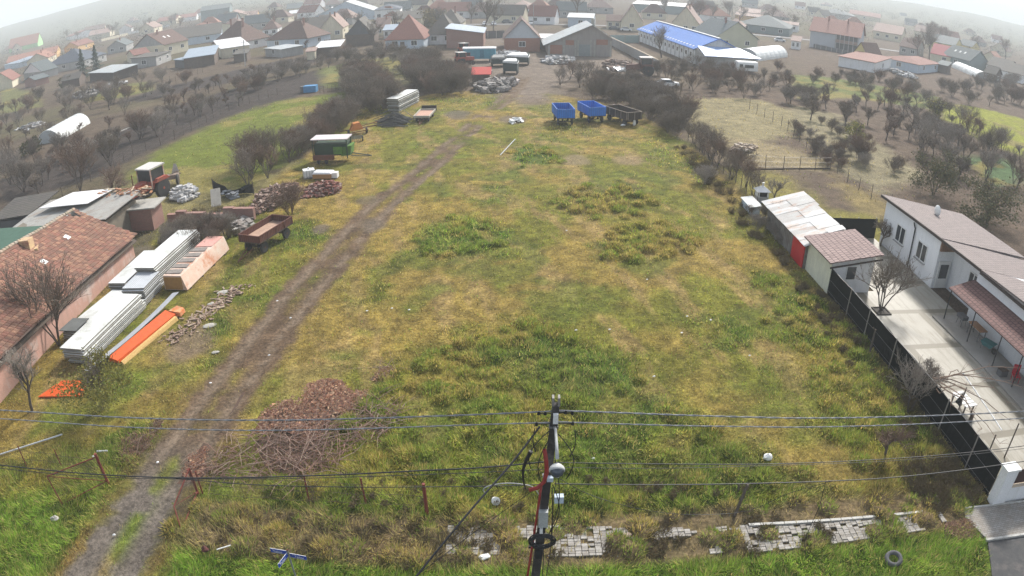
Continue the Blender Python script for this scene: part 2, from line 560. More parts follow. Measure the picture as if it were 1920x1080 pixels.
def land(X, Y, under=0.0):
    """height, base colour, grass amount, grass length, straw share at ground points"""
    w1 = fbm(X, Y, 2.2, 3) - .5
    w2 = fbm(X, Y, .7, 9) - .5
    big = fbm(X, Y, 7.0, 21)
    mid = fbm(X, Y, 1.6, 33)
    huge = fbm(X, Y, 45.0, 50)
    def C(*c):
        return np.array(c)[None, :]
    def mixc(col, m, c):
        return col * (1 - m[:, None]) + c * m[:, None]
    # scrub and gardens of the village, far and wide
    col = C(.112, .085, .062) * (0.75 + .5 * mid)[:, None]
    col = mixc(col, sstep(.5, .62, huge) * .6, C(.105, .1, .05))
    col = mixc(col, sstep(.55, .7, big) * .6, C(.15, .12, .08))
    col = mixc(col, sstep(20, 45, X) * sstep(300, 160, Y) * .7, C(.12, .088, .066) * (.7 + .7 * mid)[:, None])
    h = (mid - .5) * .12
    grass = np.full(X.shape, .25); glen = np.full(X.shape, .1); straw = np.full(X.shape, .6)
    for p in PLOUGH:
        m = pmask(X, Y, p, 1.2, w1)
        furrow = .5 + .5 * np.sin((Y * .8 + X * 1.5) * 4 + w1 * 4)
        col = mixc(col, m, C(.07, .057, .05) * (.8 + .35 * w2 + .1 * furrow)[:, None])
        grass *= 1 - m
    for p, c in STRAWP:
        m = pmask(X, Y, p, 1.5, w1)
        col = mixc(col, m * .9, C(*c) * (.7 + .6 * mid)[:, None])
        straw = straw * (1 - m) + m
    for p, c in GREENP:
        m = pmask(X, Y, p, 1.5, w1)
        cc = C(*c) * (.75 + .5 * mid)[:, None]
        cc = mixc(cc, sstep(.5, .62, big), C(.22, .19, .07))
        col = mixc(col, m, cc)
    # the big field
    fm = pmask(X, Y, MAINF, .8, w1)
    streak = fbm(X * 2.2 + Y * .5, Y * .55, 3.0, 71)
    f = mixc(C(.235, .175, .058) * np.ones((len(X), 1)), sstep(.40, .62, big), C(.15, .145, .034))
    f = mixc(f, sstep(.5, .68, streak) * .75, C(.27, .195, .09))
    f = mixc(f, sstep(.55, .7, fbm(X, Y, 4.2, 91)) * .7, C(.105, .125, .028))
    f = f * (.72 + .56 * mid)[:, None]
    fgl = .05 + .04 * mid
    fst = .35 + .4 * (1 - sstep(.40, .62, big))
    near = sstep(34, 24, Y)
    nearleft = sstep(-6, -22, X) * sstep(45, 30, Y)
    f = mixc(f, np.clip(near * .35 + nearleft * .5, 0, .8) * sstep(.3, .6, big), C(.11, .15, .03))
    lush = np.zeros(X.shape)
    for k, p in enumerate(LUSH):
        m = pmask(X, Y, p, 1.3 if Y.size > 1 else .8, w1 * 1.6 + w2 * .6)
        lush = np.maximum(lush, m * (.85 if k in (0, 1, 2, 3) else .7 if k not in (5, 8, 10, 11, 12, 13) else .55))
    lush *= .25 + .75 * sstep(.3, .56, fbm(X, Y, 2.8, 111) + .18 * sstep(30, 20, Y))
    lc = mixc(C(.11, .155, .03) * np.ones((len(X), 1)), sstep(.42, .62, mid), C(.21, .22, .05))
    lc = mixc(lc, sstep(.47, .62, fbm(X, Y, 3.1, 101)) * .8, C(.31, .26, .08))
    lc = mixc(lc, sstep(.55, .7, fbm(X, Y, 4.0, 103)) * .8, C(.07, .125, .027))
    for k in (1, 2):
        m = pmask(X, Y, LUSH[k], .8, w1)
        lc = mixc(lc, m * sstep(.35, .6, fbm(X, Y, 2.5, 107)), C(.26, .21, .09))
    for k in (0, 3, 10, 5):
        m = pmask(X, Y, LUSH[k], .7, w1 * 1.4)
        lc = mixc(lc, m * .75 * sstep(.3, .5, fbm(X, Y, 1.4, 113)), C(.085, .165, .03))
    m = pmask(X, Y, gpoly((880, 660), (1000, 640), (1110, 660), (1210, 720), (1230, 770), (1080, 740), (950, 720)), 1.2, w1)
    lc = mixc(lc, m * .8, C(.06, .13, .035))
    f = mixc(f, lush, lc)
    m = sstep(17.6, 16.9, Y + w1 * .5) + pmask(X, Y, gpoly((0, 935), (90, 925), (150, 1000), (90, 1085), (-200, 1200)), .6, w1)
    m = np.clip(m, 0, 1) * np.where(np.abs(X + 16) < 2.6, 0, 1)
    f = mixc(f, m * .85, C(.125, .2, .035) * (.8 + .4 * mid)[:, None])
    lush = np.maximum(lush, m * .85)
    f = f * (.4 + 1.2 * fbm(X, Y, .45, 211, 3))[:, None]
    f = f * (1 - .38 * lush * under)[:, None]  # darker thatch under lush grass, also painted as the shaded gaps between blades
    col = mixc(col, fm, f)
    fg = .45 + .55 * lush
    grass = grass * (1 - fm) + fm * fg
    glen = glen * (1 - fm) + fm * (fgl + .16 * lush)
    straw = straw * (1 - fm) + fm * (fst * (1 - lush) + .3 * lush)
    h = h * (1 - fm * .5) + fm * lush * (fbm(X, Y, .9, 121) - .5) * .34
    # low tussocks as real mounds
    if len(TUSSA):
        tm = np.zeros(X.shape)
        yk = (Y < 75) & (Y > 14)
        xi, yi = X[yk], Y[yk]
        t = np.zeros(xi.shape)
        for (tx, ty, tr, th, k) in TUSS:
            q = (np.abs(xi - tx) < tr) & (np.abs(yi - ty) < tr)
            if q.any():
                d = np.hypot(xi[q] - tx, yi[q] - ty) / tr
                t[q] = np.maximum(t[q], th * np.clip(1 - d * d, 0, 1))
        tm[yk] = t
        h = h + tm
    # farmyard earth
    m = pmask(X, Y, YARD, 3.0, w1)
    col = mixc(col, m, C(.19, .155, .125) * (.75 + .5 * mid)[:, None])
    grass *= 1 - m * .95
    # the earth track with its two ruts
    k = (X > -30) & (X < 15) & (Y < 140)
    if k.any():
        d, sg, al = ldist(X[k], Y[k], TRACK)
        y = Y[k]
        w = 1.72 + 1.1 * w1[k] + .7 * w2[k]
        w = np.where(y > 62, w * .8, w)
        core = sstep(w + .35, w - .35, d)
        core *= np.where(y > 78, sstep(.42, .58, fbm(X[k], y, 3.5, 131) + .25 * sstep(90, 78, y) + .3 * sstep(108, 118, y)), 1)
        rut = np.exp(-((np.abs(sg + .15 * w1[k]) - .95) / .42) ** 2)
        mid_g = np.exp(-(sg / .42) ** 2) * sstep(.35, .6, fbm(X[k], y, 2.0, 141)) * np.where((y < 27) | (y > 56), 1.15, .8)
        earth = np.array([[.125, .086, .057]]) * (.6 + .8 * mid[k])[:, None]
        earth = earth + (np.array([[.19, .145, .106]]) - earth) * (rut * sstep(.25, .5, fbm(X[k], y, 1.1, 145)))[:, None]
        gr = sstep(26, 19, y) * .85
        grav = np.array([[.17, .15, .13]]) * (.6 + .9 * w2[k] + .3)[:, None]
        e = earth * (1 - gr[:, None]) + grav * gr[:, None]
        mm = core * (1 - .8 * mid_g)
        col[k] = col[k] * (1 - mm[:, None]) + e * mm[:, None]
        edge = sstep(w + 1.3, w, d) * (1 - core) * sstep(35, 20, y) * .6
        col[k] = col[k] * (1 - edge[:, None]) + np.array([[.17, .1, .055]]) * edge[:, None]
        grass[k] *= (1 - mm) * (1 - .5 * edge)
        h[k] = h[k] * (1 - core) - core * .09 * rut + core * (w2[k] * .06)
    # weedy strip beside the street, brown leaf litter at the fence
    m = sstep(16.9, 17.6, Y) * sstep(20.4, 19.6, Y + w1 * .6) * sstep(-14.5, -12.5, X) * sstep(21.5, 20, X)
    col = mixc(col, m * .85, C(.17, .125, .08) * (.7 + .6 * mid)[:, None])
    grass *= 1 - m * (.55 + .37 * sstep(-3, 1, X))
    glen = glen + m * .06 * sstep(1, -3, X)
    straw = straw * (1 - m) + m * .8
    m = sstep(23.5, 21.5, Y) * sstep(19.5, 21, Y) * sstep(8, 22, X) * .7
    col = mixc(col, m, C(.15, .12, .05))
    # bare earth scraps
    for (px, py, r, c) in ((360, 640, 1.6, (.2, .15, .11)), (725, 700, .6, (.2, .13, .09)), (690, 375, 1.0, (.15, .12, .08)), (600, 430, .9, (.14, .11, .09)), (700, 420, 1.2, (.15, .12, .09)), (860, 215, 2.2, (.13, .11, .09)), (960, 225, 2.0, (.15, .12, .09)), (1000, 190, 2.6, (.17, .13, .1)), (540, 360, 1.6, (.2, .13, .1)), (430, 420, 2.0, (.18, .14, .1)), (280, 350, 3.0, (.18, .15, .11)), (250, 480, 1.6, (.14, .12, .09)), (1080, 300, 1.5, (.24, .19, .12)), (1180, 300, 1.8, (.27, .2, .12))):
        g = G(px, py)
        d = np.hypot(X - g.x, (Y - g.y) * .7) + w1 * r * .9
        m = sstep(r * 1.2, r * .6, d)
        col = mixc(col, m * .8, C(*c))
        grass *= 1 - m * .8
    # concrete yard and street side: no grass
    hard = ((X > 21.75) & (Y > 18.2) & (Y < 50) & (X < 42)) | ((X > 20.3 - (16.4 - Y) * .6) & (Y < 16.6)) | ((X > 19.9) & (Y < 18.4) & (Y > 16.2))
    grass = np.where(hard, 0, grass)
    h = np.where(hard | ((X < -29.6) & (Y < 58) & (Y > 15)), np.minimum(h, -.03), h)
    # far hills left and a rise at the back
    ri = np.hypot(X, Y)
    an = np.arctan2(X, Y)
    hill = sstep(900, 2300, ri) * (24 + 30 * np.exp(-((an + .52) / .16) ** 2) + 12 * fbm(an * 900, ri * .02, 60, 151, 3))
    h = h + hill
    col = mixc(col, sstep(500, 1200, ri), C(.13, .13, .08))
    return h, col, grass, glen, straw

def build_ground():
    ys = [6.0]
    while ys[-1] < 5200:
        ys.append(ys[-1] + max(.085, ys[-1] * .0052) * (1 if ys[-1] < 400 else 2.5))
    ys = np.array(ys)
    nc = 760
    s = np.linspace(-1, 1, nc)
    W = 16 + ys * 1.28
    X = (s[None, :] * W[:, None]).ravel()
    Y = np.repeat(ys, nc)
    # a coarse skirt behind the camera keeps the sheet closed underneath and to the sides
    h, col, grass, glen, straw = land(X, Y, 1.0)
    V = np.stack([X, Y, h], 1)
    nr = len(ys)
    i = np.arange(nr - 1)[:, None] * nc + np.arange(nc - 1)[None, :]
    i = i.ravel()
    F = np.stack([i, i + 1, i + nc + 1, i + nc], 1)
    me = np_mesh('ground', V, F, col)
    return me

def np_mesh(name, V, F, col):
    me = bpy.data.meshes.new(name)
    nf, k = F.shape
    me.vertices.add(len(V)); me.vertices.foreach_set('co', V.astype(np.float32).ravel())
    me.loops.add(nf * k); me.loops.foreach_set('vertex_index', F.astype(np.int32).ravel())
    me.polygons.add(nf)
    me.polygons.foreach_set('loop_start', (np.arange(nf) * k).astype(np.int32))
    me.update(calc_edges=True)
    a = me.color_attributes.new(name='Col', type='FLOAT_COLOR', domain='POINT')
    cc = np.ones((len(V), 4), np.float32)
    g_ = col.mean(1, keepdims=True)
    cc[:, :3] = np.clip(g_ + (col - g_) * 1.14, 0, 1)
    a.data.foreach_set('color', cc.ravel())
    return me

def ground_material():
    m = mat('earth_and_turf', (1, 1, 1), kind='vcol', rough=.95, spec=.1)
    nt = m.node_tree
    b = nt.nodes['Principled BSDF']
    src = b.inputs['Base Color'].links[0].from_socket
    tc = nt.nodes.new('ShaderNodeTexCoord')
    o = tc.outputs['Object']
    f1 = _ramp(nt, _noise(nt, o, 5.5, 8, .75), [(.3, .32), (.5, .95), (.72, 1.8)])
    f2 = _ramp(nt, _noise(nt, o, .8, 5, .7), [(.32, .56), (.7, 1.08)])
    c = _mix(nt, 1.0, src, f1, 'MULTIPLY')
    c = _mix(nt, 1.0, c, f2, 'MULTIPLY')
    nt.links.new(c, b.inputs['Base Color'])
    bp = nt.nodes.new('ShaderNodeBump')
    bp.inputs['Strength'].default_value = .9
    bp.inputs['Distance'].default_value = .12
    nt.links.new(_noise(nt, o, 5.0, 8, .75), bp.inputs['Height'])
    nt.links.new(bp.outputs[0], b.inputs['Normal'])
    return m

ground = link('ground', build_ground(), ground_material())
ground['kind'] = 'structure'
ground.data.polygons.foreach_set('use_smooth', [True] * len(ground.data.polygons))

def hz(x, y):
    return float(land(np.array([float(x)]), np.array([float(y)]))[0][0])

# blades of grass: real triangles, thick in the lush parts
def build_grass():
    rng = np.random.default_rng(11)
    Vs, Cs = [], []
    for (x0, x1, y0, y1, dens, wid, lmul) in ((-34, 27, 13.2, 24, 420, .016, 1.25), (-34, 27, 24, 36, 210, .022, 1.2), (-34, 26, 36, 60, 75, .034, 1.2), (-60, 60, 60, 115, 10, .06, 1.5)):
        n = int((x1 - x0) * (y1 - y0) * dens)
        X = rng.uniform(x0, x1, n); Y = rng.uniform(y0, y1, n)
        k = np.abs(X) < Y * 1.28 + 6
        X, Y = X[k], Y[k]
        h, col, g, gl, st = land(X, Y)
        k = rng.random(len(X)) < g * (.35 + .65 * np.clip(gl / .2, 0, 1))
        if y0 > 59:
            k &= (np.abs(X) < 45)
        X, Y, h, col, gl, st = X[k], Y[k], h[k], col[k], gl[k], st[k]
        n = len(X)
        flow = fbm(X, Y, 1.3, 201, 3) * 14.0
        ang = flow + rng.normal(0, .8, n)
        L = gl * lmul * rng.uniform(.6, 1.6, n) + .03
        lean = rng.uniform(.35, 1.25, n)
        wa = ang + np.pi / 2 + rng.normal(0, .4, n)
        w = wid * rng.uniform(.6, 1.5, n)
        b0 = np.stack([X - np.cos(wa) * w, Y - np.sin(wa) * w, h - .02], 1)
        b1 = np.stack([X + np.cos(wa) * w, Y + np.sin(wa) * w, h - .02], 1)
        tx = np.stack([X + np.cos(ang) * L * np.sin(lean), Y + np.sin(ang) * L * np.sin(lean), h + L * np.cos(lean) + .01], 1)
        Vs.append(np.stack([b0, b1, tx], 1).reshape(-1, 3))
        br = rng.uniform(.75, 2.5, n)
        sw = (rng.random(n) < st * .45)[:, None]
        c = col * br[:, None]
        c = np.where(sw, np.array([[.48, .4, .17]]) * rng.uniform(.7, 1.3, (n, 1)), c)
        gw = (rng.random(n) < .3 * (1 - st))[:, None]
        c = np.where(gw & ~sw, np.array([[.26, .36, .075]]) * rng.uniform(.6, 1.3, (n, 1)), c)
        Cs.append(np.repeat(c, 3, 0))
    # tussocks: blades that fall outwards from each mound
    for (tx, ty, tr, th, k) in TUSS:
        n = int(150 * (tr / .5) ** 2)
        a = rng.uniform(0, 2 * np.pi, n); q = np.sqrt(rng.random(n)) * tr * .9
        X, Y = tx + np.cos(a) * q, ty + np.sin(a) * q
        hh = land(X, Y)[0] if False else th * np.clip(1 - (q / tr) ** 2, 0, 1)
        ang = a + rng.normal(0, .5, n) + .5
        L = rng.uniform(.1, .27, n) * (.6 + tr)
        lean = rng.uniform(.2, 1.2, n) * (.4 + q / tr)
        w = .02 * rng.uniform(.7, 1.5, n)
        wa = ang + np.pi / 2
        b0 = np.stack([X - np.cos(wa) * w, Y - np.sin(wa) * w, hh - .05], 1)
        b1 = np.stack([X + np.cos(wa) * w, Y + np.sin(wa) * w, hh - .05], 1)
        tp = np.stack([X + np.cos(ang) * L * np.sin(lean), Y + np.sin(ang) * L * np.sin(lean), hh + L * np.cos(lean)], 1)
        Vs.append(np.stack([b0, b1, tp], 1).reshape(-1, 3))
        dry = rng.random() < (.75 if k in (1, 2) else .4)
        base = np.array([.3, .235, .095]) if dry else np.array([.12, .165, .035])
        alt = np.array([.17, .17, .045]) if dry else np.array([.2, .21, .06])
        c = np.where((rng.random(n) < .4)[:, None], alt, base) * rng.uniform(.9, 2.2, (n, 1))
        Cs.append(np.repeat(c, 3, 0))
    V = np.concatenate(Vs); C = np.concatenate(Cs)
    F = np.arange(len(V)).reshape(-1, 3)
    return np_mesh('grass', V, F, C)

GRASSM = mat('grass_blades', (1, 1, 1), kind='vcol', rough=.8, spec=.2)
def translucent(m, f):
    nt = m.node_tree
    b = nt.nodes['Principled BSDF']
    t = nt.nodes.new('ShaderNodeBsdfTranslucent')
    x = nt.nodes.new('ShaderNodeMixShader')
    x.inputs[0].default_value = f
    nt.links.new(b.inputs['Base Color'].links[0].from_socket, t.inputs[0])
    nt.links.new(b.outputs[0], x.inputs[1])
    nt.links.new(t.outputs[0], x.inputs[2])
    nt.links.new(x.outputs[0], nt.nodes['Material Output'].inputs[0])
translucent(GRASSM, .45)
grass = link('grass', build_grass(), GRASSM)
tag(grass, 'green and straw coloured grass covering the open field', 'grass', kind='stuff')

# ------------------------------------------------------------------ pavement, street, concrete yard
PAVER = mat('herringbone_pavers', (.3, .29, .27), (.23, .22, .2), kind='brick', tile=(.24, .12), mortar=(.12, .1, .08), bump=.4, c3=(.2, .14, .09))
ASPH = mat('asphalt', (.05, .05, .052), (.07, .069, .067), scale=3, bump=.4, bscale=30, c3=(.1, .09, .085))
YARDM = mat('yard_concrete', (.37, .35, .3), (.31, .285, .235), (.17, .15, .105), scale=.5, bump=.15, kind='brick', tile=(7.0, 4.6), mortar=(.17, .15, .11), rough=.6, streak=(.17, .15, .11))
PORCHM = mat('porch_concrete', (.34, .32, .29), (.28, .26, .23), scale=.5, bump=.1, c3=(.22, .2, .17))
KERBM = mat('kerb_stone', (.45, .44, .41), (.36, .35, .32), scale=3, bump=.2)

def strip(pts_top, pts_bot, z):
    mb = MB()
    n = len(pts_top)
    for i in range(n - 1):
        a, b, c, d = pts_bot[i], pts_bot[i + 1], pts_top[i + 1], pts_top[i]
        mb.hexa([(a[0], a[1], z - .3), (b[0], b[1], z - .3), (c[0], c[1], z - .3), (d[0], d[1], z - .3)], [(a[0], a[1], z), (b[0], b[1], z), (c[0], c[1], z), (d[0], d[1], z)])
    return mb
# broken, overgrown slabs of the footway: pavers show in patches
def paver_sheet():
    mb = MB()
    r = random.Random(3)
    step = .26
    x = -2.6
    while x < 18.5:
        y = 17.35
        k = 0
        while y < 19.3:
            n = float(fbm(np.array([x]), np.array([y]), 1.7, 301, 3)[0])
            ok = n < (.66 if x > 8 else .61)
            if 18.6 < y + .05 * 0 and x < 11: ok = ok or n < .56
            ok = ok and r.random() < .93 and abs(n - .54) > r.uniform(-.02, .02)
            if ok and y < 19.35 - .065 * max(0, x - 1) and y > 17.75 - .055 * max(0, x - 1) * .9:
                mb.box(x + .13, y + .065, .005 + r.uniform(-.012, .02), .235, .118, .06, r.uniform(-.03, .03))
            y += .13
            k += 1
        x += step
    return mb
PAVB = mat('loose_pavers', (.3, .28, .25), (.21, .19, .165), (.36, .34, .31), kind='island', bump=.2)
pv = paver_sheet()
pvo = struct('footway_pavers', pv, PAVB)
fw = MB()
fw.hexa([(20.2, 16.2, -.3), (34, 15.2, -.3), (34, 17.1, -.3), (19.6, 18.25, -.3)], [(20.2, 16.2, .06), (34, 15.2, .06), (34, 17.1, .06), (19.6, 18.25, .06)])
struct('footway', fw, PAVER)
kb = MB()
for i in range(16):
    x0, x1 = 9.5 + i * .52, 9.5 + i * .52 + .49
    kb.hexa([(x0, 18.75 - .055 * (x0 - 10), -.1), (x1, 18.75 - .055 * (x1 - 10), -.1), (x1, 18.88 - .055 * (x1 - 10), -.1), (x0, 18.88 - .055 * (x0 - 10), -.1)],
            [(x0, 18.75 - .055 * (x0 - 10), .13), (x1, 18.75 - .055 * (x1 - 10), .13), (x1, 18.88 - .055 * (x1 - 10), .13), (x0, 18.88 - .055 * (x0 - 10), .13)])
for i in range(30):
    x0 = 20.1 + i * .5
    yy = 16.25 - .073 * (x0 - 18.3)
    kb.box(x0 + .24, yy, -.1, .48, .12, .2, -.073)
    if i < 9:
        kb.box(x0 + .24, yy + 2.08, -.1, .48, .1, .2, -.073)
struct('kerb', kb, KERBM)
rd = MB()
rd.hexa([(16.4, 8, -.3), (60, 4, -.3), (60, 13.0, -.3), (20.2, 16.05, -.3)], [(16.4, 8, .012), (60, 4, .012), (60, 13.0, .012), (20.2, 16.05, .012)])
struct('road', rd, ASPH)
yd = MB()
yd.hexa([(22.0, 18.7, -.3), (31.2, 18.5, -.3), (31.2, 51.0, -.3), (25.8, 51.0, -.3), (25.8, 40, -.3), (22.0, 40, -.3)], [(22.0, 18.7, .05), (31.2, 18.5, .05), (31.2, 51.0, .05), (25.8, 51.0, .05), (25.8, 40, .05), (22.0, 40, .05)])
struct('yard_floor', yd, YARDM)
pc = MB()
pc.hexa([(28.6, 18.6, .05), (31.1, 18.6, .05), (31.1, 36.0, .05), (28.6, 36.0, .05)], [(28.6, 18.6, .15), (31.1, 18.6, .15), (31.1, 36.0, .15), (28.6, 36.0, .15)])
struct('porch_floor', pc, PORCHM)

# ------------------------------------------------------------------ bare trees
def grow(rng, h, kind):
    """returns lists of (p0, p1, r0, r1) for trunk and crown"""
    trunk, crown = [], []
    def branch(p, d, L, r, lvl, mx):
        n = 3 if lvl < 2 else 2
        q = p.copy()
        for i in range(n):
            d2 = (d + Vector((rng.gauss(0, 1), rng.gauss(0, 1), rng.gauss(0, .6) + (.25 if lvl else .1))) * (.13 + .07 * lvl)).normalized()
            p2 = q + d2 * (L / n)
            r2 = r * (1 - .28 * (i + 1) / n)
            (trunk if lvl <= (1 if kind != 'shrub' else 0) else crown).append((q, p2, r * (1 - .28 * i / n), r2))
            d, q = d2, p2
            if lvl < mx and (i > 0 or lvl > 0):
                for k in range(rng.choice((1, 2, 2))):
                    side = Vector((rng.gauss(0, 1), rng.gauss(0, 1), rng.gauss(0, .5))).normalized()
                    up = .55 if kind != 'spread' else .3
                    nd = (d * .75 + side * .62 + Vector((0, 0, up * .75))).normalized()
                    branch(q, nd, L * rng.uniform(.5, .75), r2 * .62, lvl + 1, mx)
        if lvl < mx:
            for k in range(2):
                side = Vector((rng.gauss(0, 1), rng.gauss(0, 1), rng.gauss(0, .5))).normalized()
                branch(q, (d * .9 + side * .5).normalized(), L * rng.uniform(.55, .8), r * .62, lvl + 1, mx)
    if kind == 'shrub':
        for k in range(9):
            a = rng.uniform(0, 2 * math.pi)
            t = rng.uniform(.1, .65)
            d = Vector((math.cos(a) * t, math.sin(a) * t, 1)).normalized()
            p = Vector((math.cos(a) * .25, math.sin(a) * .25, -.1)) * h * .25
            p.z = -.1
            branch(p, d, h * rng.uniform(.42, .6), h * .011, 1, 4)
    elif kind == 'multi':
        for k in range(4):
            a = k * 1.57 + rng.uniform(-.5, .5)
            d = Vector((math.cos(a) * .35, math.sin(a) * .35, 1)).normalized()
            branch(Vector((0, 0, -.1)), d, h * .48, h * .014, 0, 3)
    else:
        branch(Vector((0, 0, -.1)), Vector((rng.gauss(0, .06), rng.gauss(0, .06), 1)).normalized(), h * (.42 if kind != 'spread' else .3), h * .024, 0, 4)
    return trunk, crown

def seg_mesh(name, segs, matl, nmin=3, rmin=.006, thick=1.0):
    """tubes with three or more sides for every piece"""
    V, F = [], []
    for p0, p1, r0, r1 in segs:
        d = p1 - p0
        if d.length < 1e-5:
            continue
        d.normalize()
        a = d.orthogonal().normalized()
        b = d.cross(a)
        n = 6 if r0 > .06 else nmin
        m = len(V)
        for p, r in ((p0, r0), (p1, r1)):
            r = max(r * thick, rmin)
            for i in range(n):
                t = 6.2832 * i / n
                V.append(tuple(p + (a * math.cos(t) + b * math.sin(t)) * r))
        for i in range(n):
            j = (i + 1) % n
            F.append((m + i, m + j, m + n + j, m + n + i))
    me = bpy.data.meshes.new(name)
    me.from_pydata(V, [], F)
    me.materials.append(matl)
    me.update()
    return me

TREES = {}
def tree_proto(key, kind, h, seed, twig, bark=None, rmin=.008, twigs=0):
    rng = random.Random(seed)
    tr, cr = grow(rng, h, kind)
    if kind == 'shrub' or twigs:
        ends = [s for s in cr if s[3] < h * .006]
        for s in rng.sample(ends, min(len(ends), twigs or 150)):
            for k in range(2):
                d = Vector((rng.gauss(0, .6), rng.gauss(0, .6), rng.uniform(.1, 1.2))).normalized()
                cr.append((s[1], s[1] + d * h * rng.uniform(.07, .16), rmin, rmin * .6))
    TREES[key] = (seg_mesh(key + '_trunk', tr, bark or BARK), seg_mesh(key + '_crown', cr, twig, rmin=rmin))
    return TREES[key]

for i in range(4):
    tree_proto('orchard%d' % i, 'spread', 4.2, 40 + i, (TWIG, TWIGR, TWIG, TWIGG)[i], rmin=.008)
for i in range(4):
    tree_proto('tall%d' % i, 'tall', 8.0, 60 + i, (TWIG, TWIGG, TWIG, TWIGR)[i], rmin=.012)
for i in range(4):
    tree_proto('multi%d' % i, 'multi', 4.0, 80 + i, (TWIG, TWIGR, TWIGG, TWIG)[i], rmin=.009)
for i in range(5):
    tree_proto('shrub%d' % i, 'shrub', 3.6, 100 + i, (TWIG, TWIGR, TWIGG, TWIG, TWIG)[i], rmin=.011, twigs=360)

def plant_tree(key, loc, s, name, label, cat, group=None, rz=None, sq=1.0):
    rng = random.Random(int(loc[0] * 91 + loc[1] * 37))
    r = thing(name, label, cat, (loc[0], loc[1], (loc[2] if len(loc) > 2 else 0) - .03), rng.uniform(0, 6.28) if rz is None else rz, group)
    r.scale = (s, s, s * sq)
    t, c = TREES[key]
    link('trunk' if not key.startswith('shrub') else 'stems', t, None, r)
    link('crown' if not key.startswith('shrub') else 'twigs', c, None, r)
    return r

def pick(poly, n, seed, mind):
    rng = random.Random(seed)
    P = np.array(poly)
    out = []
    tries = 0
    while len(out) < n and tries < n * 60:
        tries += 1
        x, y = rng.uniform(P[:, 0].min(), P[:, 0].max()), rng.uniform(P[:, 1].min(), P[:, 1].max())
        if pmask(np.array([x]), np.array([y]), poly, .05)[0] < .5:
            continue
        if all((x - a) ** 2 + (y - b) ** 2 > mind * mind for a, b in out):
            out.append((x, y))
    return out

def wood(poly, n, seed, mind, keys, smin, smax, name, label, cat, group, sq=1.0):
    rng = random.Random(seed + 7)
    for (x, y) in pick(gpoly(*poly), n, seed, mind):
        plant_tree(rng.choice(keys), (x, y), rng.uniform(smin, smax), name, label, cat, group, sq=sq)

SH = ['shrub0', 'shrub1', 'shrub2', 'shrub3', 'shrub4']
OR = ['orchard0', 'orchard1', 'orchard2', 'orchard3']
TA = ['tall0', 'tall1', 'tall2', 'tall3']
MU = ['multi0', 'multi1', 'multi2', 'multi3']
# dense thickets left and right of the farmyard
wood([(655, 195), (700, 212), (722, 215), (745, 190), (722, 185), (700, 140), (645, 150)], 38, 1, 1.4, SH, .78, 1.1, 'thicket_shrub', 'tall grey brown bare shrub in the thicket left of the white panel stack', 'shrub', 'bare shrubs of the left thicket')
wood([(775, 168), (800, 178), (880, 182), (860, 150), (800, 120), (760, 118), (760, 150)], 42, 2, 1.9, SH, .75, 1.05, 'thicket_shrub', 'dark bare shrub in the thicket between the white panel stack and the farmyard', 'shrub', 'bare shrubs left of the farmyard')
wood([(430, 170), (620, 112), (650, 100), (760, 100), (760, 118), (640, 122), (560, 148), (470, 178)], 38, 3, 2.8, SH + MU, .6, .9, 'hedge_shrub', 'bare grey shrub in the hedge along the dark ploughed strip', 'shrub', 'hedge shrubs along the ploughed strip')
wood([(1110, 190), (1180, 206), (1250, 250), (1285, 262), (1290, 225), (1240, 185), (1190, 160), (1130, 158)], 42, 4, 1.7, SH, .6, .88, 'thicket_shrub', 'bushy grey brown bare shrub in the thicket behind the three farm trailers', 'shrub', 'bare shrubs behind the farm trailers')
wood([(1225, 135), (1250, 152), (1320, 180), (1500, 205), (1560, 190), (1440, 150), (1390, 140), (1300, 128)], 44, 5, 3.0, SH + MU, .55, .85, 'hedge_shrub', 'bare grey shrub in the broad hedge in front of the blue roofed hall', 'shrub', 'hedge shrubs before the blue roofed hall')
wood([(560, 300), (660, 235), (665, 215), (640, 212), (545, 280)], 18, 6, 1.3, SH, .6, .85, 'hedge_shrub', 'low bare shrub in the hedge behind the orange machine and green combine', 'shrub', 'hedge shrubs behind the old machines')
wood([(0, 300), (80, 285), (240, 250), (270, 205), (200, 190), (60, 215), (0, 240)], 22, 7, 4.2, OR + MU, .7, 1.0, 'garden_tree', 'small bare fruit tree in the brown garden round the left polytunnel', 'tree', 'fruit trees round the left polytunnel')
wood([(0, 345), (80, 320), (200, 270), (340, 235), (440, 205), (470, 190), (420, 180), (300, 215), (180, 270), (0, 330)], 34, 8, 2.4, MU + OR, .65, .95, 'hedge_tree', 'thin bare tree on the edge of the lower ploughed strip', 'tree', 'thin trees along the lower ploughed strip')
wood([(270, 205), (330, 180), (480, 140), (440, 160), (340, 195)], 12, 9, 4.0, OR, .8, 1.1, 'garden_tree', 'bare fruit tree between the two ploughed strips', 'tree', 'fruit trees between the ploughed strips')
wood([(1460, 200), (1520, 180), (1620, 190), (1720, 200), (1740, 260), (1690, 290), (1600, 250), (1500, 230)], 24, 10, 3.6, OR, 1.0, 1.35, 'orchard_tree', 'bare fruit tree in the orchard beyond the straw coloured meadow', 'tree', 'fruit trees of the right orchard')
wood([(1740, 160), (1900, 170), (1918, 200), (1840, 200), (1760, 190)], 14, 11, 5.5, OR + SH, .8, 1.2, 'garden_tree', 'bare tree above the bright green plot at the right edge', 'tree', 'trees above the bright green plot')
wood([(1700, 270), (1800, 230), (1918, 290), (1918, 400), (1860, 400), (1760, 330)], 22, 12, 3.2, OR + MU, .9, 1.2, 'orchard_tree', 'bare purple brown tree in the garden behind the white house', 'tree', 'trees behind the white house')
wood([(1480, 245), (1500, 240), (1600, 310), (1600, 330), (1560, 320)], 16, 13, 1.5, SH, .3, .48, 'fence_shrub', 'low bare bush along the post fence of the right garden', 'shrub', 'bushes along the right garden fence')
